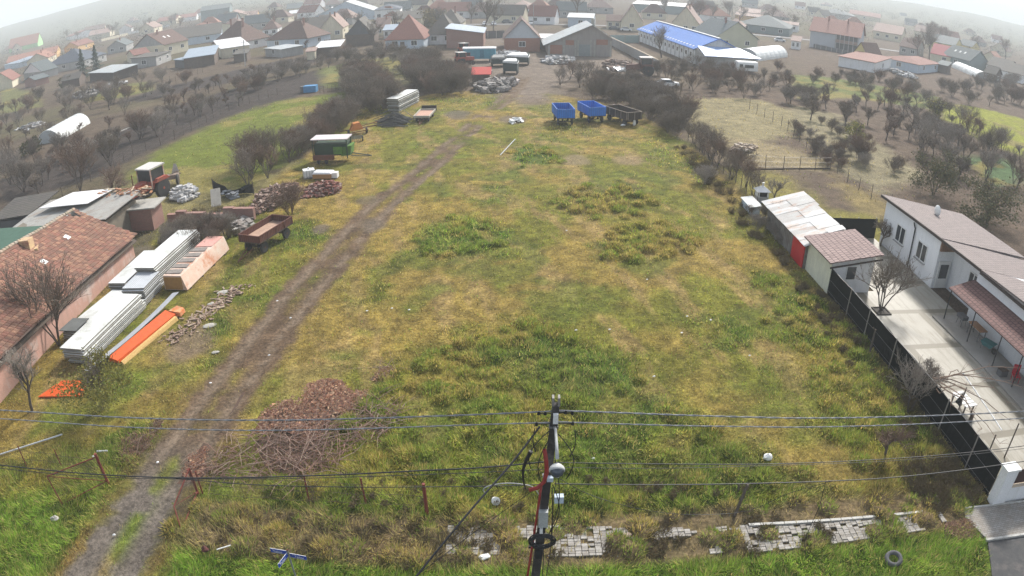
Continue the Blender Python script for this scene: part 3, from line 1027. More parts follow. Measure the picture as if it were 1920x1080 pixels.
wood([(1290, 262), (1310, 260), (1420, 360), (1415, 372), (1390, 360)], 12, 14, 1.8, MU, .5, .8, 'fence_tree', 'thin upright bare sapling on the fence line right of the field', 'tree', 'saplings on the fence line right of the field')
wood([(1560, 170), (1700, 190), (1760, 210), (1700, 160), (1580, 150)], 12, 15, 5.0, SH + OR, .6, .9, 'garden_tree', 'hazy bare tree on the slope below the two red roofed sheds', 'tree', 'trees below the red roofed sheds')
wood([(480, 85), (620, 95), (760, 60), (900, 45), (700, 45), (560, 60)], 20, 16, 9.0, TA + OR, .9, 1.25, 'yard_tree', 'bare tree standing among the tiled houses left of the farmyard', 'tree', 'trees among the left tiled houses')
wood([(1150, 45), (1300, 20), (1450, 40), (1500, 55), (1420, 60), (1240, 40)], 12, 17, 14, TA, .9, 1.3, 'yard_tree', 'hazy bare tree among the houses behind the blue roofed hall', 'tree', 'trees behind the blue roofed hall')
wood([(150, 95), (330, 60), (480, 45), (520, 30), (300, 40), (100, 75)], 16, 18, 16, TA, .9, 1.3, 'yard_tree', 'hazy bare tree between the far left houses', 'tree', 'trees between the far left houses')
wood([(1680, 110), (1900, 130), (1918, 110), (1760, 70), (1690, 80)], 14, 19, 14, TA + OR, 1.2, 1.7, 'yard_tree', 'hazy bare tree between the far right houses', 'tree', 'trees between the far right houses')
wood([(1045, 165), (1070, 170), (1110, 160), (1100, 140), (1060, 145)], 6, 20, 3.0, MU, .7, 1.1, 'sapling', 'thin pale bare sapling at the farmyard edge above the blue trailers', 'tree', 'saplings at the farmyard edge')
wood([(430, 350), (470, 355), (560, 300), (545, 280), (440, 320)], 9, 21, 1.8, MU, .85, 1.15, 'hedge_tree', 'bare many stemmed tree in the row above the brick rubble heap', 'tree', 'many stemmed trees above the brick rubble')

wood([(0, 225), (140, 195), (250, 200), (360, 165), (420, 150), (300, 150), (120, 180), (0, 200)], 34, 31, 3.2, OR + MU + SH, .7, 1.0, 'garden_tree', 'bare tree in the gardens between the left sheds and the polytunnel', 'tree', 'trees between the left sheds and the polytunnel')
wood([(0, 350), (0, 300), (90, 300), (220, 262), (300, 230), (330, 240), (200, 320), (80, 370)], 30, 32, 2.4, OR + MU, .7, 1.05, 'garden_tree', 'purple brown bare tree on the near side of the lower ploughed strip', 'tree', 'trees near the lower ploughed strip')
wood([(1500, 250), (1540, 225), (1640, 270), (1700, 330), (1640, 330), (1560, 290)], 14, 33, 2.4, SH, .3, .5, 'meadow_shrub', 'low purple grey shrub on the straw coloured meadow', 'shrub', 'shrubs on the straw meadow')
wood([(1620, 190), (1780, 215), (1800, 250), (1860, 300), (1740, 300), (1680, 250)], 20, 34, 3.4, OR + OR + SH, .7, 1.05, 'orchard_tree', 'dark bare tree between the right orchard and the green plot', 'tree', 'trees between the orchard and the green plot')
wood([(1440, 130), (1600, 140), (1700, 160), (1650, 170), (1480, 155)], 14, 35, 4.0, SH, .45, .75, 'slope_shrub', 'hazy shrub on the slope below the large two storey house', 'shrub', 'shrubs below the large two storey house')
wood([(1830, 150), (1918, 150), (1918, 215), (1850, 200)], 12, 36, 5.0, SH + OR, .8, 1.2, 'garden_tree', 'hazy brown tree at the right edge below the last polytunnel', 'tree', 'trees below the last polytunnel')
wood([(300, 450), (330, 430), (410, 430), (440, 440), (400, 470), (320, 480)], 13, 37, .9, SH, .38, .6, 'ruin_shrub', 'reddish brown brambles growing over the ruined brick wall', 'shrub', 'brambles over the ruined wall')
wood([(1400, 400), (1425, 400), (1470, 455), (1462, 470), (1430, 450)], 8, 38, 1.0, SH, .22, .4, 'fence_shrub', 'brown bramble at the foot of the tin shed', 'shrub', 'brambles at the foot of the tin shed')
# single trees worth pointing at
plant_tree('tall3', G(215, 395), .62, 'bare_tree', 'slender bare tree between the brick ruin and the tiled roof end', 'tree')
plant_tree('multi1', G(150, 358), 1.45, 'bare_tree', 'wide bare tree directly behind the sheds with the white sheet roof', 'tree')
plant_tree('multi0', G(112, 648), 1.4, 'bare_tree', 'reddish bare tree in front of the pink wall left of the lower panel stacks', 'tree', rz=1.0)
plant_tree('tall1', G(60, 770), .5, 'bare_tree', 'spindly pale sapling near the pink wall beside the orange sheet', 'tree')
plant_tree('multi3', G(1652, 583), 1.05, 'yard_tree', 'small bare tree growing from a square hole in the concrete yard', 'tree')
plant_tree('orchard2', G(1735, 740), .72, 'bare_tree', 'pale pruned tree leaning on the black fence near its middle', 'tree')
plant_tree('multi2', G(1702, 772), .72, 'bare_tree', 'purple grey branching bush pressed against the black fence', 'tree')
plant_tree('orchard1', G(1660, 860), .85, 'bare_tree', 'bare crooked tree in the green corner before the black fence', 'tree')
plant_tree('orchard3', G(1449, 379), .9, 'bare_tree', 'bare tree beside the small lantern roofed hut', 'tree')
plant_tree('multi3', G(1465, 428), .6, 'bare_tree', 'twiggy sapling standing against the patched tin roof', 'tree')
plant_tree('orchard0', G(1650, 462), .9, 'bare_tree', 'bare tree before the corner of the white house', 'tree')
plant_tree('tall2', G(1280, 235), .75, 'bare_tree', 'forked bare tree at the corner of the right thicket', 'tree')
plant_tree('tall0', G(1345, 290), .4, 'bare_tree', 'upright bare pair of stems by the dark pond bush', 'tree')
plant_tree('tall1', G(1240, 108), 1.0, 'bare_tree', 'pale spreading tree before the long wall of the blue roofed hall', 'tree')
plant_tree('tall0', G(905, 60), 1.5, 'bare_tree', 'tall dark bare tree behind the brick lean to with blue roof', 'tree')
plant_tree('tall2', G(925, 58), 1.15, 'bare_tree', 'second bare tree beside the parked white cars', 'tree')
plant_tree('tall3', G(1082, 38), 2.0, 'bare_tree', 'broad hazy purple grey tree behind the tin roofed brick barn', 'tree')
plant_tree('tall3', G(1310, 52), 1.6, 'bare_tree', 'tall hazy tree behind the ridge of the blue roof', 'tree')
plant_tree('tall1', G(1742, 112), 1.6, 'bare_tree', 'tall hazy tree left of the deep red roof', 'tree')
plant_tree('tall2', G(520, 55), 1.3, 'bare_tree', 'bare tree before the white tent roof among the left houses', 'tree')
plant_tree('tall0', G(705, 88), .95, 'bare_tree', 'thick limbed bare tree right of the dark wooden barn', 'tree')
plant_tree('orchard2', G(205, 207), 1.35, 'bare_tree', 'wide low fruit tree at the lower edge of the olive garden strip', 'tree')
plant_tree('multi1', G(262, 262), 1.1, 'bare_tree', 'dark tree at the left corner of the neighbouring green meadow', 'tree')
plant_tree('shrub2', G(1320, 345), .62, 'bare_bush', 'rounded grey bush on the grass at the right fence line', 'shrub', sq=.8)
plant_tree('shrub3', G(1385, 312), .7, 'bare_bush', 'dark round bush in the sandy garden plot', 'shrub', sq=.7)
plant_tree('shrub1', G(545, 402), .82, 'bare_bush', 'dark red brown bush beside the brick rubble heap', 'shrub', sq=.8)
plant_tree('shrub1', G(1610, 300), .8, 'bare_bush', 'purple brown bush under the yellow green willow', 'shrub')

# leafy shrubs and conifers
LEAFY = mat('yellow_green_leaves', (.3, .27, .06), (.15, .16, .045), (.4, .33, .08), kind='island')
LEAFO = mat('olive_leaves', (.1, .095, .035), (.07, .075, .03), (.15, .11, .045), kind='island')
LEAFD = mat('spruce_needles', (.02, .045, .025), (.03, .055, .03), (.015, .03, .02), kind='island')
LEAFB = mat('brown_dead_leaves', (.3, .16, .1), (.18, .1, .06), (.42, .27, .17), kind='island')
WEEDM = mat('brown_weed_stalks', (.15, .095, .055), (.1, .08, .04), (.17, .14, .06), kind='island')

def leaf_mesh(name, seed, rx, ry, rz_, n, size, clumps, m, z0=.3):
    rng = random.Random(seed)
    V, F = [], []
    cs = []
    for k in range(clumps):
        a, q = rng.uniform(0, 6.28), math.sqrt(rng.random())
        cs.append((math.cos(a) * q * rx * .75, math.sin(a) * q * ry * .75, z0 + rng.random() ** .8 * rz_, rng.uniform(.14, .34)))
    for k in range(n):
        c = rng.choice(cs)
        u = Vector((rng.gauss(0, 1), rng.gauss(0, 1), rng.gauss(0, .8))) * c[3] * .6
        p = Vector((c[0] + u.x * rx, c[1] + u.y * ry, max(.03, c[2] + u.z * rz_)))
        d = Vector((rng.gauss(0, 1), rng.gauss(0, 1), rng.gauss(0, 1))).normalized()
        e = d.orthogonal().normalized()
        s = size * rng.uniform(.5, 1.3)
        i = len(V)
        V += [tuple(p - d * s), tuple(p + e * s * .5), tuple(p + d * s), tuple(p - e * s * .5)]
        F.append((i, i + 1, i + 2, i + 3))
    me = bpy.data.meshes.new(name)
    me.from_pydata(V, [], F)
    me.materials.append(m)
    me.update()
    return me

def leafy(loc, rx, hh, seed, m, label, name='leafy_bush', n=2600, size=.07, clumps=26, group=None):
    r = thing(name, label, 'bush', (loc[0], loc[1], -.03), 0, group)
    rng = random.Random(seed)
    tr, cr = grow(rng, hh * 1.05, 'multi')
    link('stems', seg_mesh('stems', tr + cr[:900], BARK, rmin=.008), None, r)
    link('leaves', leaf_mesh('leaves', seed, rx, rx, hh * .8, n, size, clumps, m), None, r)
    return r
leafy(G(195, 768), 2.5, 3.0, 3, LEAFY, 'yellow green leafy bush in front of the lower panel stacks', n=4600, size=.075, clumps=30)
leafy(G(1600, 270), 1.7, 3.2, 5, LEAFY, 'yellow green willow bush on the straw meadow', n=2200, size=.14)
leafy(G(1750, 365), 3.3, 4.6, 6, LEAFO, 'large olive leaved bush behind the white house roof', n=4200, size=.14, clumps=40)
leafy(G(1850, 420), 4.0, 4.6, 7, LEAFO, 'dense green brown bush at the right edge behind the white house', n=5200, size=.14, clumps=50)
leafy(G(1790, 330), 2.2, 3.0, 17, LEAFO, 'smaller olive bush left of the pale vegetable bed', n=1800, size=.14)
leafy(G(125, 165), 3.0, 3.4, 8, LEAFO, 'round olive bush in the left gardens below the grey roofs', n=1500, size=.22)
leafy(G(60, 290), 2.4, 2.6, 9, LEAFO, 'green brown bush at the near end of the left polytunnel', n=1500, size=.18)
leafy(G(1755, 220), 2.6, 3.6, 18, LEAFY, 'yellowish shrub beside the bright green plot', n=1200, size=.22)
leafy(G(815, 50), 7.5, 7.0, 19, mat('ochre_leaves', (.2, .15, .06), (.15, .12, .05), (.25, .18, .07), kind='island'), 'ochre leaved tree behind the big dark roof left of the farmyard', 'autumn_tree', n=3500, size=.45)

def conifer(loc, h, r, label):
    t = thing('spruce', label, 'tree', (loc[0], loc[1], 0))
    mb = MB(); mb.tube((0, 0, -.1), (0, 0, h * .95), h * .022, h * .004, 6)
    part('trunk', mb, BARK, t)
    rng = random.Random(int(h * 10))
    V, F = [], []
    for k in range(1500):
        z = rng.random() ** 1.3
        rr = r * (1 - z) * (.75 + .35 * math.sin(z * 40)) * math.sqrt(rng.random())
        a = rng.uniform(0, 6.28)
        p = Vector((math.cos(a) * rr, math.sin(a) * rr, h * (.06 + .94 * z)))
        d = Vector((math.cos(a), math.sin(a), -.45)).normalized()
        e = Vector((-math.sin(a), math.cos(a), rng.gauss(0, .3)))
        s = rng.uniform(.18, .42) * r * .35
        i = len(V)
        V += [tuple(p - d * s), tuple(p + e * s * .45), tuple(p + d * s * 1.2), tuple(p - e * s * .45)]
        F.append((i, i + 1, i + 2, i + 3))
    me = bpy.data.meshes.new('needles'); me.from_pydata(V, [], F); me.materials.append(LEAFD)
    link('crown', me, None, t)
conifer(G(157, 147), 9.5, 3.3, 'dark spruce in front of the slate blue hip roof, the left of a pair')
conifer(G(182, 137), 9.5, 3.3, 'dark spruce right of its twin beside the slate blue hip roof')
conifer(G(290, 102), 6.0, 2.8, 'small dark conifer before the gable of the big cream house')

# weeds on the footway strip and along the fences: small dead shrublets one could hardly count
def weeds():
    rng = random.Random(77)
    V, F = [], []
    def bushlet(x, y, r, h, n):
        for k in range(n):
            a = rng.uniform(0, 6.28); q = math.sqrt(rng.random()) * r
            bx, by = x + math.cos(a) * q * .35, y + math.sin(a) * q * .35
            tx, ty, tz = x + math.cos(a) * q, y + math.sin(a) * q, h * rng.uniform(.35, 1.0) * (1 - .5 * q / r)
            w = rng.uniform(.006, .02)
            i = len(V)
            V.extend([(bx - w, by, 0), (bx + w, by, 0), (tx, ty, tz)])
            F.append((i, i + 1, i + 2))
            for u in range(3):
                f = rng.uniform(.4, 1)
                px, py, pz = bx + (tx - bx) * f, by + (ty - by) * f, tz * f
                dx, dy, dz = rng.gauss(0, .06), rng.gauss(0, .06), rng.gauss(0.03, .04)
                i = len(V)
                V.extend([(px, py, pz), (px + dx + .02, py + dy, pz + dz), (px + dx, py + dy + .02, pz + dz + .03)])
                F.append((i, i + 1, i + 2))
    for k in range(170):
        x = rng.uniform(-13, 19.5)
        y = rng.uniform(17.2, 19.6) - .04 * max(0, x)
        n = float(fbm(np.array([x]), np.array([y]), 2.0, 331, 3)[0])
        if x > 0 and n < .6: continue
        bushlet(x, y, rng.uniform(.2, .45), rng.uniform(.15, .4), 70)
    for k in range(60):
        t = rng.random()
        x, y = 21.4 - rng.random() ** 2 * 2.2, 19 + t * 22
        bushlet(x, y, rng.uniform(.25, .6), rng.uniform(.3, .8), 80)
    for k in range(46):
        x, y = rng.uniform(18, 21.3), rng.uniform(18.6, 21.5)
        bushlet(x, y, rng.uniform(.3, .6), rng.uniform(.4, .9), 100)
    for k in range(40):
        x, y = 22.0 - rng.uniform(0, 1.8), rng.uniform(42, 80)
        bushlet(x - .8, y, rng.uniform(.5, 1.0), rng.uniform(.5, 1.2), 90)
    for k in range(36):
        x = rng.uniform(-9, 11)
        bushlet(x, rng.uniform(20.2, 22.2), rng.uniform(.15, .35), rng.uniform(.3, .6), 40)
    for k in range(40):
        x, y = -30 + rng.uniform(0, 7), rng.uniform(49, 58)
        bushlet(x, y, rng.uniform(.3, .8), rng.uniform(.4, 1.2), 90)
    me = bpy.data.meshes.new('dead_weeds'); me.from_pydata(V, [], F)
    return me
w = link('dead_weeds', weeds(), WEEDM)
tag(w, 'brown dead weeds along the footway and the fences', 'weeds', kind='stuff')

# far wooded haze behind the village
def far_wood():
    rng = np.random.default_rng(5)
    Vs = []
    nt_ = 900
    an = rng.uniform(-1.02, 1.02, nt_)
    rr = rng.uniform(330, 1500, nt_) ** 1.0
    X, Y = np.sin(an) * rr, np.cos(an) * rr
    hh = land(X, Y)[0]
    for x, y, z, r in zip(X, Y, hh, rr):
        n = 190
        s = rng.uniform(4, 8) * (1 + .25 * (r > 700))
        p = rng.normal(0, .42, (n, 3)); p[:, 2] = np.abs(p[:, 2]) * 1.3
        c = np.array([x, y, z]) + p * s
        d = rng.normal(0, 1, (n, 3)); d /= np.linalg.norm(d, axis=1)[:, None]
        e = rng.normal(0, 1, (n, 3)); e /= np.linalg.norm(e, axis=1)[:, None]
        q = s * .062
        Vs.append(np.stack([c - d * q, c + e * q * .7, c + d * q], 1).reshape(-1, 3))
    V = np.concatenate(Vs)
    return np_mesh('distant_woodland', V, np.arange(len(V)).reshape(-1, 3), np.ones((len(V), 3)) * np.array([[.1, .085, .07]]))
fwd = link('distant_woodland', far_wood(), mat('far_trees', (.1, .09, .075), (.07, .075, .05), (.12, .095, .075), kind='island'))
tag(fwd, 'hazy wooded gardens fading out behind the village', 'woodland', kind='stuff')

# ------------------------------------------------------------------ buildings
RT = mat('brown_roof_tiles', (.19, .115, .09), (.14, .09, .075), kind='tile', tile=(.34, .36), bump=.4, c3=(.1, .075, .065), scale=.5)
RTR = mat('red_roof_tiles', (.27, .12, .09), (.21, .1, .08), kind='tile', tile=(.34, .36), bump=.4, c3=(.2, .1, .08), scale=.5)
RTO = mat('orange_roof_tiles', (.33, .16, .11), (.28, .14, .1), kind='tile', tile=(.34, .36), bump=.4, scale=.5)
RTP = mat('pinkish_roof_tiles', (.34, .24, .2), (.29, .21, .18), kind='tile', tile=(.34, .36), bump=.4, scale=.5)
RSL = mat('slate_blue_roof', (.085, .1, .125), (.1, .115, .14), kind='tile', tile=(.4, .4), bump=.3, scale=.3)
RDK = mat('dark_weathered_roof', (.11, .095, .085), (.085, .08, .07), kind='tile', tile=(.34, .36), bump=.3, c3=(.13, .12, .09), scale=.4)
RGR = mat('grey_green_roof', (.14, .16, .16), (.12, .14, .14), kind='tile', tile=(.4, .4), bump=.3, scale=.3)
RMET = mat('bluish_sheet_roof', (.3, .36, .42), (.26, .31, .37), kind='corr', tile=(.2, 1), bump=.3, rough=.5, scale=.6)
RMETG = mat('pale_sheet_roof', (.42, .46, .46), (.34, .36, .36), kind='corr', tile=(.25, 1), bump=.3, c3=(.36, .3, .27), rough=.5, scale=.4)
RWHITE = mat('white_sheet_roof', (.74, .73, .72), (.62, .61, .6), kind='corr', tile=(.3, 1), bump=.2, rough=.5, scale=.4)
RBLUE = mat('bright_blue_sheet_roof', (.02, .15, .52), (.018, .13, .46), kind='corr', tile=(.3, 1), bump=.25, rough=.45, scale=.3)
WWHITE, WCREAM, WGREY = WHITEW, CREAMW, GREYW
WBLUE = mat('pale_blue_wall', (.48, .55, .62), (.42, .49, .57), scale=.5, streak=(.36, .4, .44))
WGREEN = mat('bright_green_wall', (.35, .6, .28), (.32, .55, .26), scale=.5)
WYEL = mat('yellow_wall', (.6, .5, .2), (.55, .46, .2), scale=.5)
WORG = mat('orange_wall', (.6, .38, .16), (.55, .35, .16), scale=.5)
WBRN = mat('brown_plank_wall', (.15, .11, .085), (.11, .085, .07), kind='plank', tile=(.16, 1), bump=.3)
WTEAL = mat('grey_green_wall', (.2, .25, .25), (.18, .22, .22), scale=.5)
WDARK = mat('dark_wall', (.12, .12, .125), (.1, .1, .1), scale=.6)
BRICKD = mat('dull_brick_wall', (.3, .15, .12), (.25, .14, .11), kind='brick', tile=(.3, .14), mortar=(.25, .22, .2), bump=.2)

def flatv(v):
    return Vector((v.x, v.y, 0))

def house(name, label, N, L, R, he, rise, ridge='L', roof='gable', wall=WHITEW, rf=RT, gable=None, win=(1, 2), chim=1, over=.35, cat='house', gutter=False, wfull=True, base=None, sky_w=0, group=None, winh=1.2, door=False):
    """N, L, R: pixels of the near, left and right eave corners (at height he)"""
    if isinstance(N, tuple): N, L, R = G(N[0], N[1], he), G(L[0], L[1], he), G(R[0], R[1], he)
    o = flatv(N); a = flatv(L) - o; b = flatv(R) - o
    la, lb = a.length, b.length
    if la >= lb:
        ua = a / la; ub = b - ua * b.dot(ua)
        ub = ub.normalized() if ub.length > 1e-3 else Vector((-ua.y, ua.x, 0))
    else:
        ub = b / lb; ua = a - ub * a.dot(ub)
        ua = ua.normalized() if ua.length > 1e-3 else Vector((-ub.y, ub.x, 0))
    la, lb = max(la, 2.2), max(lb, 2.2)
    la, lb = min(la, 30), min(lb, 30)
    if la > lb * 2.4: la = lb * 2.4
    if lb > la * 1.9: lb = la * 1.9
    t = thing(name, label, cat, tuple(o), 0, group)
    def P(s, u, z):
        return ua * s + ub * u + Vector((0, 0, z))
    w = MB()
    ring = [(0, 0), (la, 0), (la, lb), (0, lb)]
    w.hexa([P(s, u, -.3) for s, u in ring], [P(s, u, he) for s, u in ring])
    gm = MB()
    r = MB()
    ov = over
    th = .14
    alongL = ridge == 'L'
    LA, LB = (la, lb) if alongL else (lb, la)      # LA along the ridge
    def Q(s, u, z):
        return P(s, u, z) if alongL else P(u, s, z)
    hb = LB / 2
    sl = rise / hb
    ze = he - ov * sl
    zr = he + rise
    if roof == 'gable':
        for sgn in (0, 1):
            y0 = -ov if sgn == 0 else LB + ov
            r.hexa([Q(-ov, y0, ze), Q(LA + ov, y0, ze), Q(LA + ov, hb, zr), Q(-ov, hb, zr)],
                   [Q(-ov, y0, ze + th), Q(LA + ov, y0, ze + th), Q(LA + ov, hb, zr + th), Q(-ov, hb, zr + th)])
        for x in (.0, LA):
            x2 = x + (.12 if x == 0 else -.12)
            g1 = MB()
            g1.hexa([Q(x, 0, he), Q(x, LB, he), Q(x, hb, zr - .02)], [Q(x2, 0, he), Q(x2, LB, he), Q(x2, hb, zr - .02)])
            part('gable', g1, gable or wall, t)
    elif roof == 'hip':
        hip = min(LA / 2, hb * 1.05)
        A, B = Q(hip, hb, zr), Q(LA - hip + .02, hb, zr)
        c = [Q(-ov, -ov, ze), Q(LA + ov, -ov, ze), Q(LA + ov, LB + ov, ze), Q(-ov, LB + ov, ze)]
        r.poly([c[0], c[1], B, A]); r.poly([c[2], c[3], A, B]); r.poly([c[3], c[0], A]); r.poly([c[1], c[2], B])
        r.poly([p - Vector((0, 0, .1)) for p in reversed(c)])
        for i in range(4):
            p, q = c[i], c[(i + 1) % 4]
            r.poly([p - Vector((0, 0, .1)), q - Vector((0, 0, .1)), q, p])
    elif roof == 'shed':      # high on the ridge side far from the low eave (u = LB high)
        r.hexa([Q(-ov, -ov, he - ov * rise / LB), Q(LA + ov, -ov, he - ov * rise / LB), Q(LA + ov, LB + ov, he + rise * (1 + ov / LB)), Q(-ov, LB + ov, he + rise * (1 + ov / LB))],
               [Q(-ov, -ov, he + th - ov * rise / LB), Q(LA + ov, -ov, he + th - ov * rise / LB), Q(LA + ov, LB + ov, he + rise * (1 + ov / LB) + th), Q(-ov, LB + ov, he + rise * (1 + ov / LB) + th)])
        for (x, x2) in ((0, .12), (LA, LA - .12)):
            g1 = MB(); g1.hexa([Q(x, 0, he), Q(x, LB, he), Q(x, LB, he + rise - .02)], [Q(x2, 0, he), Q(x2, LB, he), Q(x2, LB, he + rise - .02)])
            part('gable', g1, gable or wall, t)
        gm.hexa([Q(0.12, LB - .12, he), Q(LA - .12, LB - .12, he), Q(LA - .12, LB, he), Q(0.12, LB, he)], [Q(0.12, LB - .12, he + rise - .05), Q(LA - .12, LB - .12, he + rise - .05), Q(LA - .12, LB, he + rise - .05), Q(0.12, LB, he + rise - .05)])
    part('wall', w, wall, t)
    if gm.v:
        part('rear_wall', gm, gable or wall, t)
    ro = part('roof', r, rf, t)
    for k in range(chim):
        c = MB()
        f = .3 + .4 * k
        p = Q(LA * f, hb * .82, 0)
        c.box(p.x, p.y, zr - rise * .35, .5, .5, rise * .35 + .9, math.atan2(ua.y, ua.x))
        c.box(p.x, p.y, zr + .9, .62, .62, .12, math.atan2(ua.y, ua.x))
        part('chimney', c, BRICKD, ro)
    for k in range(sky_w):
        c = MB()
        f = .35 + .18 * k
        s0 = .45
        for (x, y) in ((LA * f, hb * s0),):
            z = he + y * sl + th + .03
            c.slab([Q(x, y, z), Q(x + .8, y, z), Q(x + .8, y + 1.3, z + 1.3 * sl), Q(x, y + 1.3, z + 1.3 * sl)], .08)
        part('skylight', c, FRAMEW, ro)
    # windows on the two sides that are seen
    for side, cnt in ((0, win[0]), (1, win[1])):
        Ls = la if side == 0 else lb
        ww = min(1.5, Ls / (cnt * 2.2 + .1)) if cnt else 0
        for k in range(cnt):
            f = (k + .5) / cnt
            s0 = Ls * f - ww / 2
            z0 = max(.9, he * .5 - winh / 2 + .2)
            fr, gl = MB(), MB()
            def S(x, z, d):
                return P(x, -d, z) if side == 0 else P(-d, x, z)
            z1 = z0 + winh
            bw = .12
            for (x0, x1, q0, q1) in ((s0 - bw, s0 + ww + bw, z0 - bw, z0), (s0 - bw, s0 + ww + bw, z1, z1 + bw), (s0 - bw, s0, z0, z1), (s0 + ww, s0 + ww + bw, z0, z1), (s0 + ww / 2 - .04, s0 + ww / 2 + .04, z0, z1)):
                fr.hexa([S(x0, q0, -.02), S(x1, q0, -.02), S(x1, q1, -.02), S(x0, q1, -.02)], [S(x0, q0, .06), S(x1, q0, .06), S(x1, q1, .06), S(x0, q1, .06)])
            gl.hexa([S(s0, z0, -.02), S(s0 + ww, z0, -.02), S(s0 + ww, z1, -.02), S(s0, z1, -.02)], [S(s0, z0, .03), S(s0 + ww, z0, .03), S(s0 + ww, z1, .03), S(s0, z1, .03)])
            fo = part('window', fr, FRAMEW, t)
            part('pane', gl, DARKGLASS, fo)
    if door:
        dm = MB()
        def S(x, z, d): return P(x, -d, z)
        dm.hexa([S(la * .5, 0, -.02), S(la * .5 + 1.2, 0, -.02), S(la * .5 + 1.2, 2.1, -.02), S(la * .5, 2.1, -.02)], [S(la * .5, 0, .04), S(la * .5 + 1.2, 0, .04), S(la * .5 + 1.2, 2.1, .04), S(la * .5, 2.1, .04)])
        part('door', dm, WBRN, t)
    return t

# --- left village
house('house', 'big cream house with brown tiled roof and two skylights beyond the left gardens', (307, 84), (251, 90), (344, 75), 4.2, 4.6, 'R', wall=CREAMW, gable=GREYW, rf=RT, win=(2, 2), chim=1, sky_w=2)
house('house', 'long low house with slate blue hip roof behind the pair of spruces', (156, 112), (83, 125), (213, 97), 3.2, 4.6, 'R', 'hip', wall=GREYW, rf=RSL, win=(3, 3), chim=0)
house('house', 'small house with red brown roof and yellowish wall below the big cream house', (252, 104), (213, 99), (281, 99), 3.0, 1.6, 'R', wall=CREAMW, rf=RTR, win=(0, 1), chim=0)
house('shed', 'low shed with wide grey sheet roof right of the spruces', (213, 136), (167, 137), (240, 127), 2.4, .7, 'L', 'shed', wall=DARKWOOD, rf=RMETG, win=(0, 0), chim=0, cat='shed')
house('outbuilding', 'grey rendered outbuilding with flat dark roof in front of the big cream house', (292, 106), (259, 115), (320, 96), 3.0, .5, 'R', 'shed', wall=GREYW, rf=RDK, win=(1, 2), chim=0, cat='outbuilding')
house('shed', 'tall shed with pale blue sheet roof left of the striped white roof', (401, 102), (356, 106), (413, 88), 3.0, 1.2, 'L', 'shed', wall=WBRN, rf=RMET, win=(0, 0), chim=0, cat='shed')
house('shed', 'open lean to with small blue sheet roof below the pale blue sheet roof', (350, 113), (327, 112), (371, 105), 2.3, .5, 'L', 'shed', wall=WDARK, rf=RMET, win=(0, 0), chim=0, cat='shed')
house('outbuilding', 'pale outbuilding under a white striped sheet roof', (415, 92), (391, 78), (440, 85), 3.0, 1.4, 'R', 'shed', wall=CREAMW, rf=RWHITE, win=(0, 1), chim=0, cat='outbuilding')
house('house', 'white walled house with large brown pyramid roof and two chimneys', (453, 77), (398, 80), (481, 69), 3.2, 6.4, 'L', 'hip', wall=WHITEW, rf=RT, win=(1, 1), chim=2)
house('house', 'pale blue house with brown hip roof next to the pyramid roofed house', (576, 70), (500, 74), (592, 63), 3.2, 5.0, 'L', 'hip', wall=WBLUE, rf=RT, win=(2, 1), chim=1)
house('shed', 'low open shed with flat grey roof in front of the pale blue house', (528, 93), (497, 91), (538, 88), 2.3, .2, 'L', 'shed', wall=GREYW, rf=RMETG, win=(1, 0), chim=0, cat='shed')
house('shed', 'brown hut with gleaming white roof before the dark wooden barn', (636, 87), (600, 88), (645, 79), 2.6, .6, 'L', 'shed', wall=WBRN, rf=RWHITE, win=(0, 0), chim=0, cat='shed')
house('barn', 'long barn with dark grey roof behind the pale blue house', (618, 55), (562, 60), (632, 46), 3.2, 4.2, 'L', wall=GREYW, rf=RDK, win=(0, 0), chim=0, cat='barn')
house('house', 'beige gabled house with pale pinkish roof left of the dark wooden barn', (642, 50), (601, 54), (665, 38), 4.2, 4.2, 'R', wall=CREAMW, rf=RTP, win=(2, 0), chim=1)
house('barn', 'dark wooden barn with grey gable facing the field', (700, 63), (649, 66), (716, 50), 3.4, 4.6, 'R', wall=WBRN, gable=WDARK, rf=RDK, win=(0, 0), chim=0, cat='barn', door=True)
house('house', 'blue white house with reddish hip roof left of the farmyard thicket', (794, 71), (721, 75), (810, 61), 3.0, 6.2, 'L', 'hip', wall=WBLUE, rf=RTR, win=(2, 0), chim=0, door=True)
house('house', 'white walled house with huge dark brown roof in front of the ochre tree', (852, 62), (800, 64), (866, 50), 3.2, 5.6, 'L', 'hip', wall=WHITEW, rf=RDK, win=(2, 0), chim=0)
house('house', 'house with brown gable roof behind the huge dark brown roof', (862, 42), (818, 43), (878, 34), 3.6, 4.4, 'L', 'hip', wall=CREAMW, rf=RDK, win=(1, 1), chim=1)
house('house', 'long low house with thin dark roof behind the ochre leaved tree', (790, 34), (744, 38), (800, 28), 4.0, 2.4, 'L', wall=CREAMW, rf=RDK, win=(3, 0), chim=0)
house('house', 'hazy pale blue gabled house behind the white garden wall', (707, 22), (662, 20), (722, 12), 3.6, 6.0, 'R', wall=WBLUE, rf=RMETG, win=(1, 0), chim=0)
house('house', 'white two storey house near the top edge left of centre', (750, 16), (712, 17), (758, 8), 6.0, 2.0, 'L', 'hip', wall=WHITEW, rf=RSL, win=(3, 1), chim=0, winh=1.6)
house('house', 'cream gabled house with bright red roof at the left edge', (24, 92), (3, 88), (41, 88), 3.6, 4.0, 'L', wall=CREAMW, rf=RTR, win=(0, 1), chim=0)
house('house', 'bright green gabled house with orange roof', (80, 76), (47, 88), (92, 70), 4.0, 8.5, 'R', wall=WGREEN, rf=RTO, win=(1, 0), chim=0)
house('house', 'long house with dull orange tiled roof left of the slate blue roof', (90, 108), (62, 116), (112, 98), 3.0, 3.2, 'R', wall=CREAMW, rf=RTO, win=(0, 1), chim=1)
